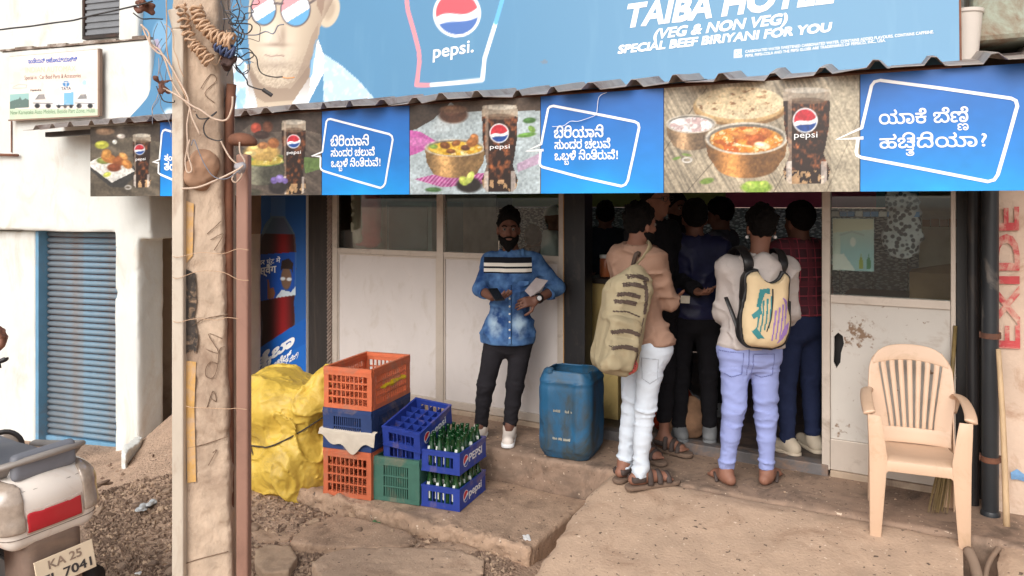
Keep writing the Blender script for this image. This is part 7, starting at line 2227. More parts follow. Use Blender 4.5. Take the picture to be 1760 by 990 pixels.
def mk_denim():
    m, n, p = nodes_of('denim_shirt_mat')
    N, L = n.nodes.new, n.links.new
    tc = N('ShaderNodeTexCoord'); sep = N('ShaderNodeSeparateXYZ'); L(tc.outputs['Object'], sep.inputs[0])
    nz = N('ShaderNodeTexNoise'); nz.inputs['Scale'].default_value = 14; nz.inputs['Detail'].default_value = 8; L(tc.outputs['Object'], nz.inputs['Vector'])
    r = N('ShaderNodeValToRGB'); r.color_ramp.elements[0].color = S(34, 62, 110) + (1,); r.color_ramp.elements[1].color = S(92, 130, 176) + (1,)
    r.color_ramp.elements[0].position = .32; r.color_ramp.elements[1].position = .72
    L(nz.outputs['Fac'], r.inputs[0])
    out = r.outputs[0]
    def mixin(out, fac, col):
        mx = N('ShaderNodeMix'); mx.data_type = 'RGBA'; L(fac, mx.inputs['Factor']); L(out, mx.inputs['A']); mx.inputs['B'].default_value = S(*col) + (1,)
        return mx.outputs['Result']
    def M(op, a, b):
        q = N('ShaderNodeMath'); q.operation = op
        for i, v in enumerate((a, b)):
            if isinstance(v, (int, float)): q.inputs[i].default_value = v
            else: L(v, q.inputs[i])
        return q.outputs[0]
    ax = M('ABSOLUTE', M('SUBTRACT', sep.outputs['X'], 0.02), 0)
    # faded blotches on the belly, an acid-wash effect of the cloth itself
    for cx_, cz_ in ((-0.065, 0.83), (0.10, 0.82)):
        dx = M('DIVIDE', M('SUBTRACT', sep.outputs['X'], cx_), 0.055); dz = M('DIVIDE', M('SUBTRACT', sep.outputs['Z'], cz_), 0.10)
        dd_ = M('ADD', M('MULTIPLY', dx, dx), M('MULTIPLY', dz, dz))
        f = N('ShaderNodeMapRange'); f.inputs['From Min'].default_value = 1.2; f.inputs['From Max'].default_value = 0.0; f.inputs['To Max'].default_value = 0.75
        L(dd_, f.inputs['Value'])
        n3 = N('ShaderNodeMapRange'); n3.inputs['From Min'].default_value = .35; n3.inputs['From Max'].default_value = .62; L(nz.outputs['Fac'], n3.inputs['Value'])
        out = mixin(out, M('MULTIPLY', f.outputs[0], n3.outputs[0]), (176, 196, 206))
    def band(z0, z1, half):
        return M('MULTIPLY', M('MULTIPLY', M('GREATER_THAN', sep.outputs['Z'], z0), M('LESS_THAN', sep.outputs['Z'], z1)), M('LESS_THAN', ax, half))
    zt_ = lambda v: CAMZ + (HOR - v) / FOC * (Y1 - .12) - 0.337
    out = mixin(out, band(zt_(471), zt_(443), 0.168), (26, 27, 34))
    out = mixin(out, band(zt_(459), zt_(453), 0.168), (228, 222, 212))
    out = mixin(out, band(zt_(468.5), zt_(462.5), 0.168), (228, 222, 212))
    L(out, p.inputs['Base Color']); p.inputs['Roughness'].default_value = 0.9; p.inputs['Specular IOR Level'].default_value = .2
    b = N('ShaderNodeTexNoise'); b.inputs['Scale'].default_value = 240; L(tc.outputs['Object'], b.inputs['Vector'])
    bp_ = N('ShaderNodeBump'); bp_.inputs['Strength'].default_value = .25; bp_.inputs['Distance'].default_value = .002; L(b.outputs['Fac'], bp_.inputs['Height']); L(bp_.outputs[0], p.inputs['Normal'])
    return m
hem1 = CAMZ + (HOR - 590) / FOC * Y1 - 0.337
M_den = mk_denim()
p1.trousers(cloth('black_jeans_mat', (36, 34, 38), 0.2), hem1 + 0.075, r=(0.084, 0.062, 0.054, 0.048), seat=-.002, ankle=0.045, folds=0.006)
p1.top(M_den, hem1, 0.015, (0.060, 0.054, 0.047), upto=0.42, folds=0.011, collar=0.010, slim=0.98, hemr=0.006)
def front_y(me_obj, x, z):
    """frontmost y of a mesh near (x, z)"""
    co = np.zeros(len(me_obj.data.vertices) * 3); me_obj.data.vertices.foreach_get('co', co); co = co.reshape(-1, 3)
    m = (np.abs(co[:, 0] - x) < 0.012) & (np.abs(co[:, 2] - z) < 0.012)
    return co[m, 1].min() if m.any() else -0.12
sh1 = [o for o in p1.t.children if o.name.startswith('shirt')][0]
xc = float(P(876, 500, Y1 - .12)[0] - b1_[0])
pl = []
for z in np.linspace(hem1 + .015, 1.10, 14): pl.append((xc, front_y(sh1, xc, z) - 0.004, z))
part('button_placket', G().tube(pl, 0.01, 6, flat=(0.014, 0.004)), M_den, p1.t, smooth=True)
for z in np.linspace(hem1 + .06, 1.06, 7): part('button', G().ball((xc, front_y(sh1, xc, z) - 0.009, z), 0.0075, 8, 5), mk('button_mat', S(220, 216, 206), 0.4) if z < hem1 + .07 else bpy.data.materials['button_mat'], p1.t, smooth=True)
for u in (851, 898):
    x = float(P(u, 480, Y1 - .12)[0] - b1_[0]); z = CAMZ + (HOR - 487) / FOC * (Y1 - .12) - .337
    yy_ = front_y(sh1, x, z)
    part('pocket_flap', G().prism([(x - .045, yy_ - .004, z + .012), (x + .045, yy_ - .004, z + .012), (x + .04, yy_ - .006, z - .012), (x, yy_ - .008, z - .026), (x - .04, yy_ - .006, z - .012)], (0, 0.006, 0)), M_den, p1.t)

M_ws = mk('white_shoe_mat', S(222, 210, 200), 0.5, 0.06, 8, .1, dirt=S(180, 150, 126), damt=.2)
for q_ in 'LR': p1.shoe(q_, M_ws, M_wtext, laces=mk('orange_lace_mat', S(232, 110, 70), 0.6) if q_ == 'L' else bpy.data.materials['orange_lace_mat'])
# what he wears and holds
wv = p1.J['wrR']; fd_ = unit(p1.J['elR'] - p1.J['wrR'])
wt_ = thing('wristwatch', 'black wristwatch on the arm of the man in denim', 'watch', tuple(b1_))
wc = wv + fd_ * 0.035
part('strap', G().lathe([(0.0335, -0.012), (0.036, -0.008), (0.036, 0.008), (0.0335, 0.012)], 20, wc, axis=fd_), M_black, wt_, auto=40)
part('case', G().lathe([(0.022, 0), (0.022, 0.010), (0.018, 0.012)], 20, wc + np.array((0, -0.034, 0.006)), axis=(0.15, -1, 0.1)), M_black, wt_, auto=40)
part('dial', G().lathe([(0.016, 0.0125), (0.0155, 0.0135)], 20, wc + np.array((0, -0.034, 0.006)), axis=(0.15, -1, 0.1)), mk('dial_mat', S(190, 190, 190), 0.3), wt_)
ph = thing('phone', 'dark phone held low in the hand of the man in denim', 'phone', Matrix.Translation(Vector(P(853, 506, Y1 - .29))) @ Matrix.Rotation(R(25), 4, 'Z') @ Matrix.Rotation(R(-62), 4, 'X'))
part('body', G().box((-0.036, -0.004, -0.072), (0.036, 0.004, 0.072)), M_black, ph, bevel=0.004)
part('screen', G().box((-0.032, -0.0055, -0.066), (0.032, -0.0042, 0.066)), mk('screen_mat', S(30, 34, 40), 0.1), ph)
pap = thing('folded_paper', 'folded grey paper held at the elbow of the man in denim', 'paper', None)
qa = [P(902, 500, Y1 - .16), P(921, 478, Y1 - .12), P(942, 482, Y1 - .10), P(930, 497, Y1 - .12), P(912, 510, Y1 - .16)]
part('sheet', G().prism(qa, (0.0, 0.003, 0.001)), mk('grey_paper_mat', S(170, 160, 160), 0.8), pap)

# ------------------------------------------------------------------ man in a beige shirt, seen from behind, with a khaki backpack
Y2 = 4.62
b2_ = P(1090, 830, Y2); b2_[2] = 0.330
J2 = dict(shL=P(1064, 440, Y2 + .03), shR=P(1124, 446, Y2 - .10), elL=P(1062, 520, Y2 + .16), wrL=P(1095, 540, Y2 + .32), elR=P(1152, 520, Y2 - .02), wrR=P(1133, 452, Y2 + .16),
          hipL=P(1090, 600, Y2 + .08), hipR=P(1122, 602, Y2 - .06), knL=P(1086, 705, Y2 + .08), knR=P(1108, 704, Y2 - .08), anL=P(1073, 800, Y2 + .04), anR=P(1100, 815, Y2 - .10))
for k_, q_ in (('toeL', P(1098, 812, Y2 + .16)), ('toeR', P(1158, 835, Y2 - .02))):
    q_[2] = 0.350; J2[k_] = q_
J2['anL'][2] = 0.430; J2['anR'][2] = 0.430
p2 = Person('man in a beige shirt and pale jeans with his back to us', b2_, J2, (0.86, 0.45, -0.04), P(1101, 388, Y2), M_skin2, vox=0.0085)
p2.bare = True; p2.hands = [((p2.J['wrR'], (-0.25, 0.1, 0.95), (-0.5, 0.6, 0.1), 1), dict(curl=0.6)), ((p2.J['wrL'], (0.7, 0.6, 0.1), (0, 0, 1), 1), dict(curl=.4))]
p2.body(); p2.eyes(); p2.brows(); p2.hair(0.008, 0.0, curly=0.011, back=-0.055, top=0.010); p2.beard(0.009, 0.006)
hem2 = CAMZ + (HOR - 592) / FOC * Y2 - 0.330
p2.trousers(cloth('pale_jeans_mat', (196, 204, 214), 0.06, 8, 0.2, dirt=S(168, 172, 180), damt=0.3), hem2 + 0.06, r=(0.088, 0.060, 0.051, 0.047), ankle=0.035, folds=0.011, seed=8)
p2.top(cloth('beige_shirt_mat', (146, 116, 99), 0.06, 8, 0.2), hem2 + 0.01, 0.020, (0.062, 0.053, 0.044), upto=0.92, folds=0.012, collar=0.012, seed=13)
M_sd, M_sds = mk('sandal_mat', S(66, 54, 50), 0.7, 0.2, 20), mk('sandal_sole_mat', S(112, 92, 78), 0.9, 0.15)
for q_ in 'LR': p2.sandal(q_, M_sd, M_sds)
M_sm2 = cloth('pale_seam_mat', (158, 164, 174))
q = [P(u, v, Y2 - .15) - p2.b for u, v in ((1104, 616), (1132, 618), (1130, 652), (1117, 660), (1105, 652), (1104, 616))]
part('pocket_stitching', decal(p2.leg, strip_poly([(a[0], a[2]) for a in q], .0065), .0032, .0015), M_sm2, p2.t)
# khaki backpack hanging low from one shoulder
kc = P(1070, 546, Y2 - .20)
M_kh = cloth('khaki_mat', (150, 138, 112), 0.1, 8, 0.3, dirt=S(140, 118, 88), damt=0.3); M_trim = mk('bag_trim_mat', S(72, 58, 50), 0.8, 0.1)
kb = thing('khaki_backpack', 'large khaki backpack with dark brown zip bands hanging from a shoulder', 'backpack', Matrix.Translation(Vector(kc)) @ Matrix.Rotation(R(16), 4, 'Z') @ Matrix.Rotation(R(13), 4, 'Y'))
d = SDF((-0.26, -0.24, -0.40), (0.26, 0.22, 0.42), 0.0085)
d.box((0.0, 0.0, -0.04), (0.132, 0.105, 0.275), rnd=0.07); d.ell((0.02, 0.0, 0.19), (0.095, 0.09, 0.13), k=.06); d.box((-0.028, -0.10, -0.15), (0.098, 0.06, 0.165), rnd=.045, k=.008); d.box((-0.03, -0.15, -0.19), (0.086, 0.035, 0.095), rnd=.03, k=.006)
d.rough(0.012, (4, 4, 4), 2, 3).rough(.012, (5, 5, 7), 1, 9, 'crease', warp=1.0).rough(.006, (12, 12, 14), 1, 9, 'crease', warp=1.0)
bpk = part('bag', d.mesh(), M_kh, kb)
def on_bag(x, z, off=0.004):
    ix = int(round((x - d.lo[0]) / d.vox)); iz = int(round((z - d.lo[2]) / d.vox))
    col = d.D[ix, :, iz]; k = np.argmax(col < 0)
    return (x, d.lo[1] + k * d.vox - off, z)
for zz_, x0_, x1_, am in ((0.235, -0.06, 0.07, 0.012), (0.185, -0.085, 0.05, .012), (0.125, -0.105, 0.03, .012), (0.085, -0.11, 0.02, .006), (-0.085, -0.115, 0.055, 0.02), (-0.165, -0.11, 0.05, .016)):
    pts = [(x0_ + (x1_ - x0_) * t, zz_ + am * math.sin(t * 3.1) + (x1_ - x0_) * t * .08) for t in np.linspace(0, 1, 9)]
    part('zip_band', decal(d, strip_poly(pts, .022), .005), M_trim, kb)
part('zip_band', decal(d, strip_poly([(0.03, 0.26), (0.055, 0.20), (0.075, 0.12), (0.085, 0.05)], .022), .005), M_trim, kb)
part('zip_band', decal(d, strip_poly([(0.085, 0.03), (0.075, -0.08), (0.085, -0.18), (0.09, -0.25)], .008), .004), M_trim, kb)
part('pocket_seam', decal(d, strip_poly([(-0.11, 0.03), (-0.03, 0.045), (0.055, 0.03)], .007), .004), M_trim, kb)
part('red_patch', decal(d, ((0.03, -0.29), (0.075, -0.20), (0.11, -0.235), (0.105, -0.275), (0.07, -0.30))), mk('red_patch_mat', S(176, 78, 72), 0.7, .2, 20), kb)
part('grab_loop', G().tube([(0.01, 0.03, 0.31), (0.0, 0.0, 0.37), (0.03, 0.02, 0.38), (0.05, 0.05, 0.32)], 0.012, 8), M_trim, kb, smooth=True)
shp = kb.matrix_basis.inverted() @ Vector(P(1116, 436, Y2 - .10) + np.array((0, -.03, 0.06)))
part('shoulder_strap', G().tube([(0.03, 0.05, 0.29), tuple(Vector((0.05, -0.02, 0.34)) * .5 + shp * .5), tuple(shp), tuple(shp + Vector((0.05, 0.16, -0.06))), tuple(shp + Vector((0.05, .20, -.25))), (0.16, 0.12, -0.10), (0.15, .06, -0.24)], 0.02, 8, flat=(0.026, 0.006)), M_kh, kb, smooth=True)

# ------------------------------------------------------------------ man in a grey hoodie, seen from behind, with a cream backpack
Y3 = 4.55
b3_ = P(1285, 838, Y3); b3_[2] = 0.320
J3 = dict(shL=P(1252, 462, Y3), shR=P(1352, 464, Y3), elL=P(1246, 538, Y3 + .06), wrL=P(1262, 560, Y3 + .28), elR=P(1356, 536, Y3 + .06), wrR=P(1342, 556, Y3 + .28),
          hipL=P(1263, 604, Y3 + .02), hipR=P(1314, 606, Y3 + .02), knL=P(1261, 706, Y3 - .02), knR=P(1316, 710, Y3 + .02), anL=P(1248, 808, Y3 + .02), anR=P(1318, 820, Y3 + .02))
for k_, q_ in (('toeL', P(1224, 815, Y3 + .16)), ('toeR', P(1337, 820, Y3 + .18))):
    q_[2] = 0.338; J3[k_] = q_
J3['anL'][2] = 0.41; J3['anR'][2] = 0.41
p3 = Person('man in a pale grey hoodie and lavender blue jeans with his back to us', b3_, J3, (0.06, 1, 0.0), P(1308, 393, Y3 + .02), M_skin2, vox=0.0085)
p3.bare = True; p3.hands = [((p3.J['wrL'], (0.3, 0.9, 0.1), (0, 0, 1), 1), dict(curl=.5)), ((p3.J['wrR'], (-0.3, 0.9, 0.1), (0, 0, 1), -1), dict(curl=.5))]
p3.body(); p3.hair(0.009, 0.0, curly=0.011, back=-0.070, top=0.012)
M_hood = cloth('grey_hoodie_mat', (184, 175, 171), 0.05, 10, 0.25, dirt=S(160, 146, 140), damt=0.22, dscale=26)
hem3 = CAMZ + (HOR - 597) / FOC * Y3 - 0.320
p3.trousers(cloth('lavender_jeans_mat', (142, 152, 200), 0.06, 8, 0.2, dirt=S(112, 122, 176), damt=.25), hem3 + 0.08, r=(0.092, 0.063, 0.053, 0.047), ankle=-0.02, folds=0.012, seed=18)
M_sm3 = cloth('lavender_seam_mat', (104, 112, 158))
def jeans_detail(pn, us, vs, Yd, mat):
    """back pockets, yoke and seat seam traced on the jeans' own surface"""
    for (ua, ub), (va, vb) in zip(us, vs):
        q = [P(u, v, Yd) - pn.b for u, v in ((ua, va), (ub, va + 1), (ub - 1, vb - 6), ((ua + ub) / 2, vb), (ua + 1, vb - 7), (ua, va))]
        part('pocket_stitching', decal(pn.leg, strip_poly([(a[0], a[2]) for a in q], .0065), .0032, .0015), mat, pn.t)
jeans_detail(p3, ((1242, 1278), (1294, 1332)), ((606, 650), (608, 652)), Y3 - .1, M_sm3)
part('seat_seam', decal(p3.leg, strip_poly([((P(u, v, Y3 - .1) - p3.b)[0], (P(u, v, Y3 - .1) - p3.b)[2]) for u, v in ((1287, 600), (1287, 625), (1286, 648))], .006), .0032, .0015), M_sm3, p3.t)
p3.top(M_hood, hem3, 0.020, (0.068, 0.058, 0.047), upto=0.95, folds=0.013, seed=22, name='hoodie')
d = SDF(p3.J['mid'] + np.array((-0.2, -0.22, -0.22)), p3.J['mid'] + np.array((0.2, 0.16, 0.16)), 0.0085)
m_ = p3.J['mid']
d.ell(m_ + np.array((0.004, -0.115, -0.02)), (0.100, 0.070, 0.120), k=.02); d.ell(m_ + np.array((0.0, -0.07, 0.03)), (0.115, 0.07, 0.06), k=.02)
for sgn in (-1, 1): d.cap(m_ + np.array((sgn * 0.095, -0.05, 0.055)), m_ + np.array((sgn * 0.06, -0.125, -0.05)), 0.026, k=.03)
d.cap(m_ + np.array((0, -0.03, 0.04)), m_ + np.array((0, -0.02, 0.2)), 0.062, .09, sub=True)
d.rough(.012, (9, 9, 12), 2, 6, True)
part('hood', d.mesh(), M_hood, p3.t)
for q_ in 'LR': p3.sandal(q_, M_sd, M_sds, flip=True)
for x_ in (-.082, .082):
    part('earphone', G().ball(p3.at(x_, 0.0, -0.05), 0.011, 8, 6), M_wtext, p3.t, smooth=True)
# cream backpack, flat on his back
def B3(u, v, off=0.0): return P(u, v, Y3 - 0.17 - off)
cb_ = B3(1313, 530); A3 = 4.0
cbp = thing('cream_backpack', 'cream backpack with black edges and a teal and purple print on his back', 'backpack', Matrix.Translation(Vector(cb_)) @ Matrix.Rotation(R(A3), 4, 'Z') @ Matrix.Rotation(R(4), 4, 'Y'))
d = SDF((-0.2, -0.16, -0.29), (0.2, 0.16, 0.33), 0.0075)
d.box((0, 0.0, 0.0), (0.128, 0.075, 0.215), rnd=0.06); d.ell((0.0, 0, -0.075), (0.142, 0.085, 0.135), k=.04); d.rough(.008, (8, 8, 8), 2, 4, True)
d.ell((0.012, -0.04, 0.235), (0.075, 0.16, 0.085), sub=True)
d2 = SDF((-0.2, -0.16, -0.29), (0.2, 0.16, 0.33), 0.0075); d2.D = d.D.copy()
d2.cut((0, -0.020, 0), (0, -1, 0)); d2.D -= 0.006
part('black_edge', d2.mesh(), M_black, cbp)
d3 = SDF((-0.2, -0.16, -0.29), (0.2, 0.16, 0.33), 0.0075); d3.D = d.D.copy(); d3.cut((0, -0.024, 0), (0, 1, 0)); d3.D += 0.004
part('front_panel', d3.mesh(), cloth('cream_bag_mat', (206, 184, 148), 0.06, 8, 0.2, dirt=S(180, 140, 100), damt=.22), cbp)
def on_c(x, z, off=0.003):
    ix = int(round((x - d3.lo[0]) / d3.vox)); iz = int(round((z - d3.lo[2]) / d3.vox))
    col = d3.D[ix, :, iz]; k = np.argmax(col < 0)
    if col.min() >= 0: return (x, -0.07, z)
    return (x, d3.lo[1] + k * d3.vox - off, z)
def inkpatch(pts, mat, nm='print'):
    g = decal(d3, [(x * 1.25 + .005, z * 1.15 - .02) for x, z in pts], .004, .0025); return part(nm, g, mat, cbp)
M_tealp, M_purp = mk('teal_print_mat', S(52, 124, 128), 0.7, 0.1), mk('purple_print_mat', S(142, 110, 172), 0.7, .1)
tag(inkpatch([(-0.055, 0.115), (-0.01, 0.125), (-0.005, 0.095), (-0.03, 0.10), (-0.045, 0.03), (-0.065, 0.03)], M_tealp), kind='stuff')
for k in range(4):
    x = -0.062 + k * 0.018
    inkpatch([(x, -0.10 + .01 * k), (x + 0.006, -0.10 + .01 * k), (x + 0.016, 0.05 + .012 * k), (x + 0.008, 0.05 + .012 * k)], M_tealp)
inkpatch([(-0.085, -0.01), (-0.045, 0.03), (-0.04, 0.0), (-0.075, -0.03)], M_tealp); inkpatch([(-0.08, -0.09), (-0.05, -0.125), (-0.02, -0.12), (-0.06, -0.07)], M_tealp)
for k in range(4):
    x = 0.012 + k * 0.018
    inkpatch([(x, -0.13 + .008 * k), (x + 0.006, -0.13 + .008 * k), (x + 0.016, 0.02 + .014 * k), (x + 0.008, 0.02 + .014 * k)], M_purp)
inkpatch([(0.05, 0.085), (0.075, 0.07), (0.09, 0.03), (0.08, 0.01), (0.07, 0.055)], M_purp); inkpatch([(0.07, -0.06), (0.1, -0.03), (0.09, -0.09), (0.04, -0.15), (0.05, -0.12)], M_purp)
part('zip', G().tube([on_c(0.012, 0.12, .004), on_c(0.014, 0.05, .004), on_c(0.006, -0.05, .004), on_c(-0.01, -0.12, .004)], 0.0045, 6), M_black, cbp, smooth=True)
for sgn in (-1, 1):
    part('shoulder_strap', G().tube([(sgn * 0.09, 0.03, 0.20), (sgn * 0.105, 0.02, 0.27), (sgn * .115, 0.12, 0.335), (sgn * .12, 0.24, 0.30), (sgn * .12, .29, .18)], 0.02, 8, flat=(0.03, 0.008)), M_black, cbp, smooth=True)
    part('lower_strap', G().tube([(sgn * 0.12, 0.0, -0.18), (sgn * .165, 0.04, -0.05), (sgn * .19, .10, 0.04)], 0.01, 8, flat=(0.012, 0.004)), M_black, cbp, smooth=True)

# ------------------------------------------------------------------ people deeper in the shop
def standing(label, u, feetv, zf, headv, Yd, face, skin, top, trou, shoes, lean=0.0, hoodie=None, vox=0.0125, hair=True, beard=False, width=0.37, hemv=None, plain=True, sandals=False, feet=None):
    b = P(u, HOR, Yd); b[2] = zf
    hz = CAMZ + (HOR - headv) / FOC * Yd
    Ht = hz - zf + 0.115
    k = Ht / 1.70
    f = unit((face[0], face[1], 0)); r = np.array((f[1], -f[0], 0))             # own right
    # image-left shoulder first
    e = r if (r[0] < 0) else -r
    hw_ = width / 2 * k
    def at(side, fwd, z): return b + e * side + f * fwd + np.array((0, 0, z * k))
    J = dict(shL=at(hw_ - .02, 0, 1.385), shR=at(-hw_ + .02, 0, 1.385), elL=at(hw_ + .03, .02, 1.10), elR=at(-hw_ - .03, .02, 1.10), wrL=at(hw_ - .02, .22, 1.02), wrR=at(-hw_ + .02, .22, 1.02),
             hipL=at(.085, 0, .88), hipR=at(-.085, 0, .88), knL=at(.095, .02, .48), knR=at(-.095, .02, .48), anL=at(.10, 0, .09), anR=at(-.10, 0, .09))
    for q, sgn in (('L', 1), ('R', -1)):
        J['toe' + q] = at(sgn * .13, .17, 0.0); J['toe' + q][2] = zf + (0.016 if sandals else 0)
    if feet: J.update(feet)
    p = Person(label, b, J, face, P(u, headv, Yd) + f * 0.02, skin, vox=vox)
    p.hands = [((p.J['wrL'], f * .9 + e * -.3, (0, 0, 1), 1), dict(curl=.5)), ((p.J['wrR'], f * .9 + e * .3, (0, 0, 1), -1), dict(curl=.5))]
    p.bare = sandals
    p.body()
    if hair: p.hair(0.007, 0.0, curly=.006, top=.01)
    if beard: p.beard(0.01, .005); p.eyes(); p.brows()
    hem = 0.80 * k if hemv is None else CAMZ + (HOR - hemv) / FOC * Yd - zf
    p.trousers(trou, hem + .08, folds=.009, ankle=0.03 if not sandals else -0.12, r=(0.092, 0.064, 0.054, 0.049))
    p.top(top, hem, .018, (0.064, 0.056, 0.046), upto=.95, folds=.012)
    for q in 'LR':
        if sandals: p.sandal(q, M_sd, M_sds)
        else: p.shoe(q, shoes, shoes)
    return p
M_nav = cloth('navy_jacket_mat', (30, 32, 60), 0.25, 14, 0.4, rough=0.45); M_blkc = cloth('black_cloth_mat', (22, 21, 25)); M_grc = cloth('grey_cloth_mat', (74, 76, 86)); M_whc = cloth('white_cloth_mat', (220, 220, 216), .05)
M_dj = cloth('dark_jeans_mat', (36, 44, 72), 0.15); M_dk = cloth('charcoal_cloth_mat', (38, 42, 52)); M_gs = mk('grey_shoe_mat', S(110, 112, 114), 0.7); M_cs = mk('cream_shoe_mat', S(190, 176, 156), 0.7, .1)
def mk_plaid():
    m, n, p = nodes_of('red_plaid_mat')
    N, L = n.nodes.new, n.links.new
    tc = N('ShaderNodeTexCoord'); sep = N('ShaderNodeSeparateXYZ'); L(tc.outputs['Object'], sep.inputs[0])
    out = None
    rgb = N('ShaderNodeRGB'); rgb.outputs[0].default_value = S(66, 30, 40) + (1,); out = rgb.outputs[0]
    for ax_, per, wd, col in (('X', .055, .10, (186, 66, 84)), ('Z', .06, .10, (186, 66, 84)), ('X', .11, .32, (96, 34, 46)), ('Z', .12, .32, (96, 34, 46))):
        a = N('ShaderNodeMath'); a.operation = 'DIVIDE'; L(sep.outputs[ax_], a.inputs[0]); a.inputs[1].default_value = per
        fr_ = N('ShaderNodeMath'); fr_.operation = 'FRACT'; L(a.outputs[0], fr_.inputs[0])
        lt = N('ShaderNodeMath'); lt.operation = 'LESS_THAN'; L(fr_.outputs[0], lt.inputs[0]); lt.inputs[1].default_value = wd
        mu = N('ShaderNodeMath'); mu.operation = 'MULTIPLY'; L(lt.outputs[0], mu.inputs[0]); mu.inputs[1].default_value = .6
        mx = N('ShaderNodeMix'); mx.data_type = 'RGBA'; L(mu.outputs[0], mx.inputs['Factor']); L(out, mx.inputs['A']); mx.inputs['B'].default_value = S(*col) + (1,); out = mx.outputs['Result']
    L(out, p.inputs['Base Color']); p.inputs['Roughness'].default_value = .9
    return m
M_plaid = mk_plaid()
standing('man in a shiny navy jacket and black trousers inside the doorway, back to us', 1194, 745, 0.392, 378, 5.22, (0.1, 1, 0), M_skin, M_nav, M_blkc, M_gs, vox=0.011, hemv=545, width=.40)
standing('man in a dark red plaid shirt and dark jeans beside the right door frame', 1376, 760, 0.392, 384, 4.98, (-0.35, 1, 0), M_skin, M_plaid, M_dj, M_cs, vox=0.011, hemv=540, width=.38)
p7 = standing('tall man in spectacles with strapped sandals on bare feet behind the pale jeans', 1124, 770, 0.352, 344, 5.08, (0.62, -0.78, 0), M_skin2, M_blkc, M_blkc, M_gs, sandals=True, vox=.010)
standing('man in dark clothes behind the counter at the left of the doorway', 1040, 700, 0.392, 372, 7.0, (0.2, 1, 0), M_skin, M_dk, M_blkc, M_gs, vox=.014)
standing('bearded man in black at the back of the shop', 1160, 700, 0.392, 360, 6.2, (0.45, -0.9, 0), M_skin, M_blkc, M_blkc, M_gs, vox=.011, beard=True)
p7.eyes()
sp_ = thing('spectacles', 'thin rimmed spectacles on the tall man in the doorway', 'spectacles', tuple(p7.b))
for x in (-1, 1):
    part('rim', G().tube([p7.at(0.032 * x + .022 * math.cos(t), 0.103, 0.008 + .018 * math.sin(t)) for t in np.linspace(0, 6.283, 15)[:-1]], .002, 5, closed=True, smooth=1), M_black, sp_, smooth=True)
    part('temple', G().tube([p7.at(.054 * x, .10, .01), p7.at(.078 * x, .05, .012), p7.at(.08 * x, -.01, .012)], .002, 5), M_black, sp_, smooth=True)
part('bridge', G().tube([p7.at(-.010, .104, .012), p7.at(.010, .104, .012)], .002, 5), M_black, sp_, smooth=True)
standing('man in a grey shirt leaning forward between the navy jacket and the hoodie', 1242, 700, 0.392, 372, 5.9, (-0.8, 0.6, -0.3), M_skin, M_grc, M_blkc, M_gs, vox=.0125)
pw = standing('man in a white cap and white shirt behind the glass left of the black column', 952, 700, 0.392, 378, 6.75, (0.95, -0.1, 0), M_skin2, M_whc, M_blkc, M_gs, vox=.0125, hair=False)
d = SDF(pw.hc - .2, pw.hc + .2, .009); d.ell(pw.at(0, -.012, .04), (.082, .102, .092), pw.B); d.cut(pw.at(0, 0, .045), -pw.B[2] + pw.B[1] * .1)
part('cap', d.mesh(), M_whc, pw.t)
standing('dark haired man seen low through the glass beside the white cap', 916, 700, 0.392, 413, 7.3, (0.3, 1, 0), M_skin, M_dk, M_blkc, M_gs, vox=.014)

slip = P(1178, 515, 4.98)
solo('paper_slip', 'small white paper slip held beside the navy jacket', 'paper', G().prism([slip + np.array(q) for q in ((-.032, 0, -.022), (.030, .01, -.026), (.033, .012, .022), (-.030, .0, .026))], (0, .002, 0)), mk('slip_mat', S(206, 198, 180), .8))
# the bare sandalled foot seen behind the pale jeans belongs to the bearded man in black; a hand at the left edge belongs to a passer-by
pe = P(-42, 560, 2.75)
b = np.array((pe[0] - 0.30, 2.75, 0.10))
Jp = {}
def pj(x, y, z): return b + np.array((x, y, z))
Jp = dict(shL=pj(-.19, 0, 1.30), shR=pj(.17, 0, 1.30), elL=pj(-.25, -.02, 1.03), elR=pj(.27, -.06, 1.12), wrL=pj(-.2, -.2, .95), wrR=pj(.352, -.02, 1.36),
          hipL=pj(-.085, 0, .84), hipR=pj(.085, 0, .84), knL=pj(-.09, -.02, .46), knR=pj(.09, -.02, .46), anL=pj(-.09, 0, .09), anR=pj(.09, 0, .09), toeL=pj(-.11, -.17, 0), toeR=pj(.11, -.17, 0))
pp_ = Person('passer-by at the left edge with only a raised hand in view', b, Jp, (0.5, 0.85, 0), pj(0, 0, 1.53), M_skin2, vox=0.0095)
pp_.hands = [((pp_.J['wrR'], (0.62, 0.0, 0.55), (-0.5, -0.5, 0.6), 1), dict(curl=1.0)), ((pp_.J['wrL'], (0, -.7, -.4), (1, 0, 0), 1), dict(curl=.5))]
pp_.body(); pp_.hair()
pp_.trousers(M_dj, .92); pp_.top(M_grc, .78, upto=.7)
for q_ in 'LR': pp_.shoe(q_, M_gs, M_gs)
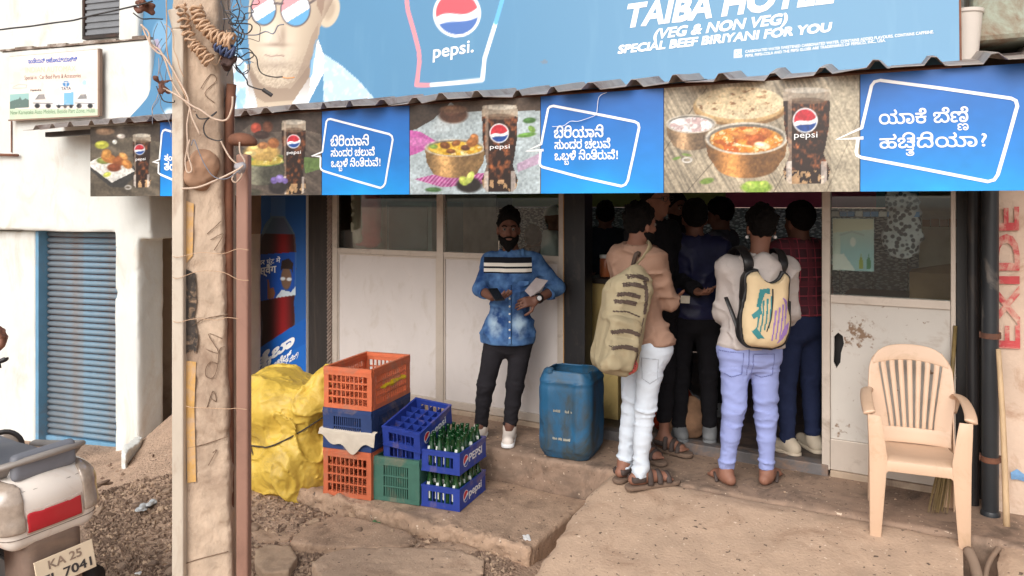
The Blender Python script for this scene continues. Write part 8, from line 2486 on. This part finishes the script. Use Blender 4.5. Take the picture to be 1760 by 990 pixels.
# ================================================================== stones, rubble, litter
M_st = [mk('stone_a_mat', S(156, 132, 112), 0.95, 0.2, 10, 0.5, 60, bdist=.006), mk('stone_b_mat', S(124, 102, 86), 0.95, 0.2, 10, 0.5, 60, bdist=.006), mk('stone_c_mat', S(176, 150, 126), 0.95, 0.2, 10, 0.5, 60, bdist=.006)]
def gz(x, y): return float(ground_z(np.array([[x]]), np.array([[y]]))[0, 0])
def rock_mesh(seed, vox=0.16):
    d = SDF((-1.3, -1.3, -1.2), (1.3, 1.3, 1.2), vox)
    rg = random.Random(seed)
    d.box((0, 0, 0), (rg.uniform(.7, .95), rg.uniform(.55, .85), rg.uniform(.35, .6)), rnd=.18)
    for k in range(4):
        n = [rg.uniform(-1, 1) for _ in range(3)]
        d.cut(np.array(unit(n)) * rg.uniform(.5, .75), n)
    d.rough(.14, 1.6, 2, seed)
    return d.mesh('stone')
ROCKS = [rock_mesh(s) for s in range(8)]
def zone(rg):
    """a spot in the unpaved strip in front of the ledge and round the pole"""
    while True:
        u, v = rg.uniform(150, 1000), rg.uniform(790, 1010)
        if v < 850 and rg.random() < 0.9: continue
        if u < 300 and v < 845 + (300 - u) * 0.05 and rg.random() < .8: continue
        if u > 560 and v < 880 + (u - 560) * 0.16: continue
        if u > 880: continue
        if 430 < u < 560 and v < 868: continue
        return GP(u, v, 0.0)
rg = random.Random(21)
# the finest rubble: one mass
base = [(1, 0, 0), (-.6, .8, 0), (-.5, -.8, 0.1), (0, 0, 1.0), (.2, .1, -.7)]
fcs = [(0, 1, 3), (1, 2, 3), (2, 0, 3), (1, 0, 4), (2, 1, 4), (0, 2, 4)]
pos = np.array([zone(rg)[:2] for k in range(26000)])
cl = fbm(np.stack([pos[:, 0] * 2.2, pos[:, 1] * 2.2, pos[:, 0] * 0], -1), 3, 77)
pos = pos[(cl > 0.42) | (RNG.random(len(pos)) < 0.3)]
zs_ = ground_z(pos[:, :1], pos[:, 1:2]).ravel()
n_ = len(pos)
sz = 0.004 + 0.017 * RNG.random(n_) ** 3.2
an_ = RNG.random(n_) * 6.283
bs_ = np.array(base)
V3 = bs_[None] * np.stack([RNG.uniform(.6, 1.7, (n_, 5)), RNG.uniform(.6, 1.4, (n_, 5)), RNG.uniform(.4, .9, (n_, 5))], -1) * sz[:, None, None]
c_, s2 = np.cos(an_)[:, None], np.sin(an_)[:, None]
VX = np.stack([V3[..., 0] * c_ - V3[..., 1] * s2 + pos[:, :1], V3[..., 0] * s2 + V3[..., 1] * c_ + pos[:, 1:2], V3[..., 2] + (zs_ + sz * .3)[:, None]], -1)
FX_ = (np.array(fcs)[None] + 5 * np.arange(n_)[:, None, None]).reshape(-1, 3)
rub = bpy.data.meshes.new('rubble')
rub.from_pydata(VX.reshape(-1, 3).tolist(), [], FX_.tolist())
rub.polygons.foreach_set('material_index', np.repeat(RNG.choice([0, 1, 1, 1, 2], n_), 6).astype(np.int32))
tag(part('rubble', rub, M_st), kind='stuff')
proto = None
for k in range(150):
    p = zone(rg)
    s_ = 0.014 + 0.03 * rg.random() ** 2.2
    o = bpy.data.objects.new('stone', ROCKS[k % 8])
    if not ROCKS[k % 8].materials: ROCKS[k % 8].materials.append(M_st[k % 3])
    COL.objects.link(o)
    o.location = (p[0], p[1], gz(p[0], p[1]) + s_ * .2)
    o.scale = (s_ * rg.uniform(.8, 1.4), s_ * rg.uniform(.8, 1.2), s_ * rg.uniform(.6, 1))
    o.rotation_euler = (rg.uniform(-.4, .4), rg.uniform(-.4, .4), rg.uniform(0, 6.28))
    tag(o, 'small broken stone lying in the rubble of the unpaved strip', 'stone', 'small stones in the rubble')
def slab(label, outline, z0, th, mat, seed, name='stone_slab', tilt=0.0):
    """a flat broken slab from photograph outline points at height z0 + th"""
    q = [GP(u, v, z0 + th) for u, v in outline]
    c = np.mean(q, axis=0)
    lo, hi = bounds(q, .06); lo[2] = z0 - 0.10; hi[2] = z0 + th + 0.04
    d = SDF(lo - c * 0, hi, 0.013)
    X, Y = np.meshgrid(d.ax[0], d.ax[1], indexing='ij')
    n = len(q); sd_ = np.full(X.shape, 1e9); ins = np.zeros(X.shape, bool); j = n - 1
    for i in range(n):
        ax, ay, bx_, by_ = q[j][0], q[j][1], q[i][0], q[i][1]
        vx, vy = bx_ - ax, by_ - ay
        t = np.clip(((X - ax) * vx + (Y - ay) * vy) / (vx * vx + vy * vy + 1e-9), 0, 1)
        sd_ = np.minimum(sd_, np.hypot(X - ax - vx * t, Y - ay - vy * t))
        ins ^= ((by_ > Y) != (ay > Y)) & (X < (ax - bx_) * (Y - by_) / (ay - by_ + 1e-12) + bx_)
        j = i
    s2 = np.where(ins, -sd_, sd_)[:, :, None]
    z = d.ax[2][None, None, :]
    d.D = np.maximum(s2 + 0 * z, np.maximum(z - (z0 + th), z0 - 0.08 - z)).astype(np.float32)
    d.rough(.007, 6, 3, seed).rough(.005, 22, 2, seed + 2).rough(.004, 45, 1, seed + 4)
    return solo(name, label, 'stone', d.mesh(), mat)
slab('broad flat stone slab lying below the crates', [(498, 930), (520, 905), (575, 884), (640, 893), (700, 912), (716, 926), (700, 938), (620, 941), (540, 936)], 0.03, 0.05, M_conc, 3)
slab('large flat stone slab at the bottom edge in front of the rubble', [(536, 968), (560, 950), (610, 941), (700, 940), (790, 946), (832, 962), (830, 1000), (760, 1012), (640, 1010), (555, 995)], 0.0, 0.085, M_ramp, 7)
slab('rough stone lump beside the foot of the pole', [(440, 944), (462, 934), (500, 938), (512, 956), (496, 980), (455, 984), (438, 968)], 0.0, 0.06, M_st[2], 12)
slab('broken flat stone between the slabs and the ramp', [(728, 938), (760, 930), (800, 933), (822, 944), (800, 952), (750, 948)], 0.03, 0.045, M_conc, 15)
slab('brown flat stone at the edge of the concrete ledge', [(430, 912), (470, 905), (510, 912), (500, 925), (450, 926)], 0.0, 0.04, M_conc, 19)
slab('broken concrete lump at the foot of the white pillar', [(209, 778), (214, 764), (236, 748), (246, 750), (240, 760), (222, 772), (216, 782)], 0.02, 0.16, M_white, 23)

M_lit = {'w': mk('white_litter_mat', S(222, 220, 218), 0.5, 0.06), 'g': mk('grey_litter_mat', S(186, 190, 192), 0.35, 0.1, dirt=S(140, 130, 120), damt=.3), 'r': mk('red_litter_mat', S(206, 70, 72), 0.5), 'y': mk('yellow_litter_mat', S(216, 180, 60), 0.5), 'gr': mk('green_litter_mat', S(70, 120, 80), 0.3)}
def scrap(label, u, v, z, s, mat, seed, flat=.45, stretch=1.0, name='litter_scrap', cat='litter'):
    d = SDF((-1.5, -1.5, -.9), (1.5, 1.5, .9), .075)
    rg = random.Random(seed)
    for k in range(6):
        a = np.array([rg.uniform(-.75, .75), rg.uniform(-.6, .6), rg.uniform(-.2, .35)]); b = np.array([rg.uniform(-.75, .75), rg.uniform(-.6, .6), rg.uniform(-.2, .35)])
        d.cap(a, b, .22, .14, k=.1)
    d.rough(.28, 2.6, 2, seed, True).rough(.10, 7, 2, seed + 3, True)
    o = solo(name, label, cat, d.mesh(), mat)
    o.location = GP(u, v, z); o.scale = (s * stretch, s, s * flat); o.rotation_euler = (0, 0, rg.uniform(0, 6))
    for p in o.data.polygons: p.use_smooth = False
    return o
scrap('crumpled clear plastic bag in the rubble left of the ramp', 882, 952, .03, .075, M_lit['g'], 3, .5, 1.4)
scrap('crumpled white paper near the red scrap left of the ramp', 795, 938, .03, .040, M_lit['w'], 5, .6)
scrap('second torn plastic piece by the ramp edge at the bottom', 868, 984, .03, .055, M_lit['g'], 8, .3, 1.3)
scrap('small red scrap beside the crumpled white paper', 816, 942, .02, .020, M_lit['r'], 9)
scrap('small yellow scrap below the red one', 808, 955, .02, .026, M_lit['y'], 10, .3)
scrap('white paper scrap on the step edge by the ramp', 1013, 866, .14, .030, M_lit['w'], 11, .7)
scrap('folded white scrap at the top left edge of the ramp', 989, 896, .14, .030, M_lit['w'], 12, .4, 1.3)
scrap('flat white scrap on the ledge', 905, 924, .13, .030, M_lit['w'], 13, .3, 1.5)
scrap('pink and white sweet wrapper on the ramp', 1195, 855, .30, .022, M_lit['r'], 14, .35, 1.5)
scrap('white paper strip on the right of the ramp', 1369, 907, .24, .022, M_lit['w'], 15, .25, 2.2)
scrap('crushed green plastic bottle lying against the ledge', 648, 894, .05, .045, M_lit['gr'], 16, .5, 2.0)
scrap('pale plastic bag on the dirt by the pole foot', 250, 870, .06, .070, M_lit['g'], 17, .5, 1.3)
scrap('white paper scrap among the stones near the pole', 538, 897, .03, .03, M_lit['w'], 18, .4, 1.5)
scrap('white paper scrap lying on the flat stone slab', 655, 938, .07, .022, M_lit['w'], 19, .3, 1.8)
scrap('crumpled newspaper ball on the plinth behind the blue drum', 1046, 748, .345, .055, M_lit['g'], 20, .9)
scrap('small rubble heap of broken mortar on the earth mound', 172, 832, .12, .06, M_st[1], 24, .6, 1.4, 'mortar_lump', 'rubble')
scrap('tiny red scrap by the flat stone slab', 503, 931, .04, .014, M_lit['r'], 25)
scrap('white scrap on the earth mound by the scooter', 150, 815, .08, .035, M_lit['w'], 26, .4)
scrap('blue and white wrapper at the bottom edge by the pole', 237, 985, .03, .022, M_lit['w'], 27, .4)

# grit and crumbs lying on the concrete
bpy.context.view_layer.update()
gr = []
for nm, n_, reg in (('ramp', 1100, ((1.15, 3.05), (0.62, 2.4))), ('ledge', 700, ((-1.8, 1.0), (0.64, 1.42))), ('plinth', 420, ((-1.7, 3.0), (0.03, 0.62)))):
    ob = bpy.data.objects[nm]
    for k in range(n_):
        a, b = RNG.uniform(*reg[0]), RNG.uniform(*reg[1])
        ok, loc, nor, _i = ob.ray_cast(Vector((a, -b, 2.0)), Vector((0, 0, -1)))
        if ok and nor.z > .8:
            gr.append((ob.matrix_world @ loc, 0.0022 + 0.010 * RNG.random() ** 5))
gg = G()
for q, s_ in gr:
    a = RNG.random() * 6.283; c_, s2 = math.cos(a), math.sin(a)
    gg.add([(q[0] + s_ * (x * c_ - y * s2) * RNG.uniform(.7, 1.5), q[1] + s_ * (x * s2 + y * c_), q[2] + s_ * .25 + s_ * z * .6) for x, y, z in base], fcs, int(RNG.integers(0, 3)))
tag(part('grit', gg, M_st), kind='stuff')
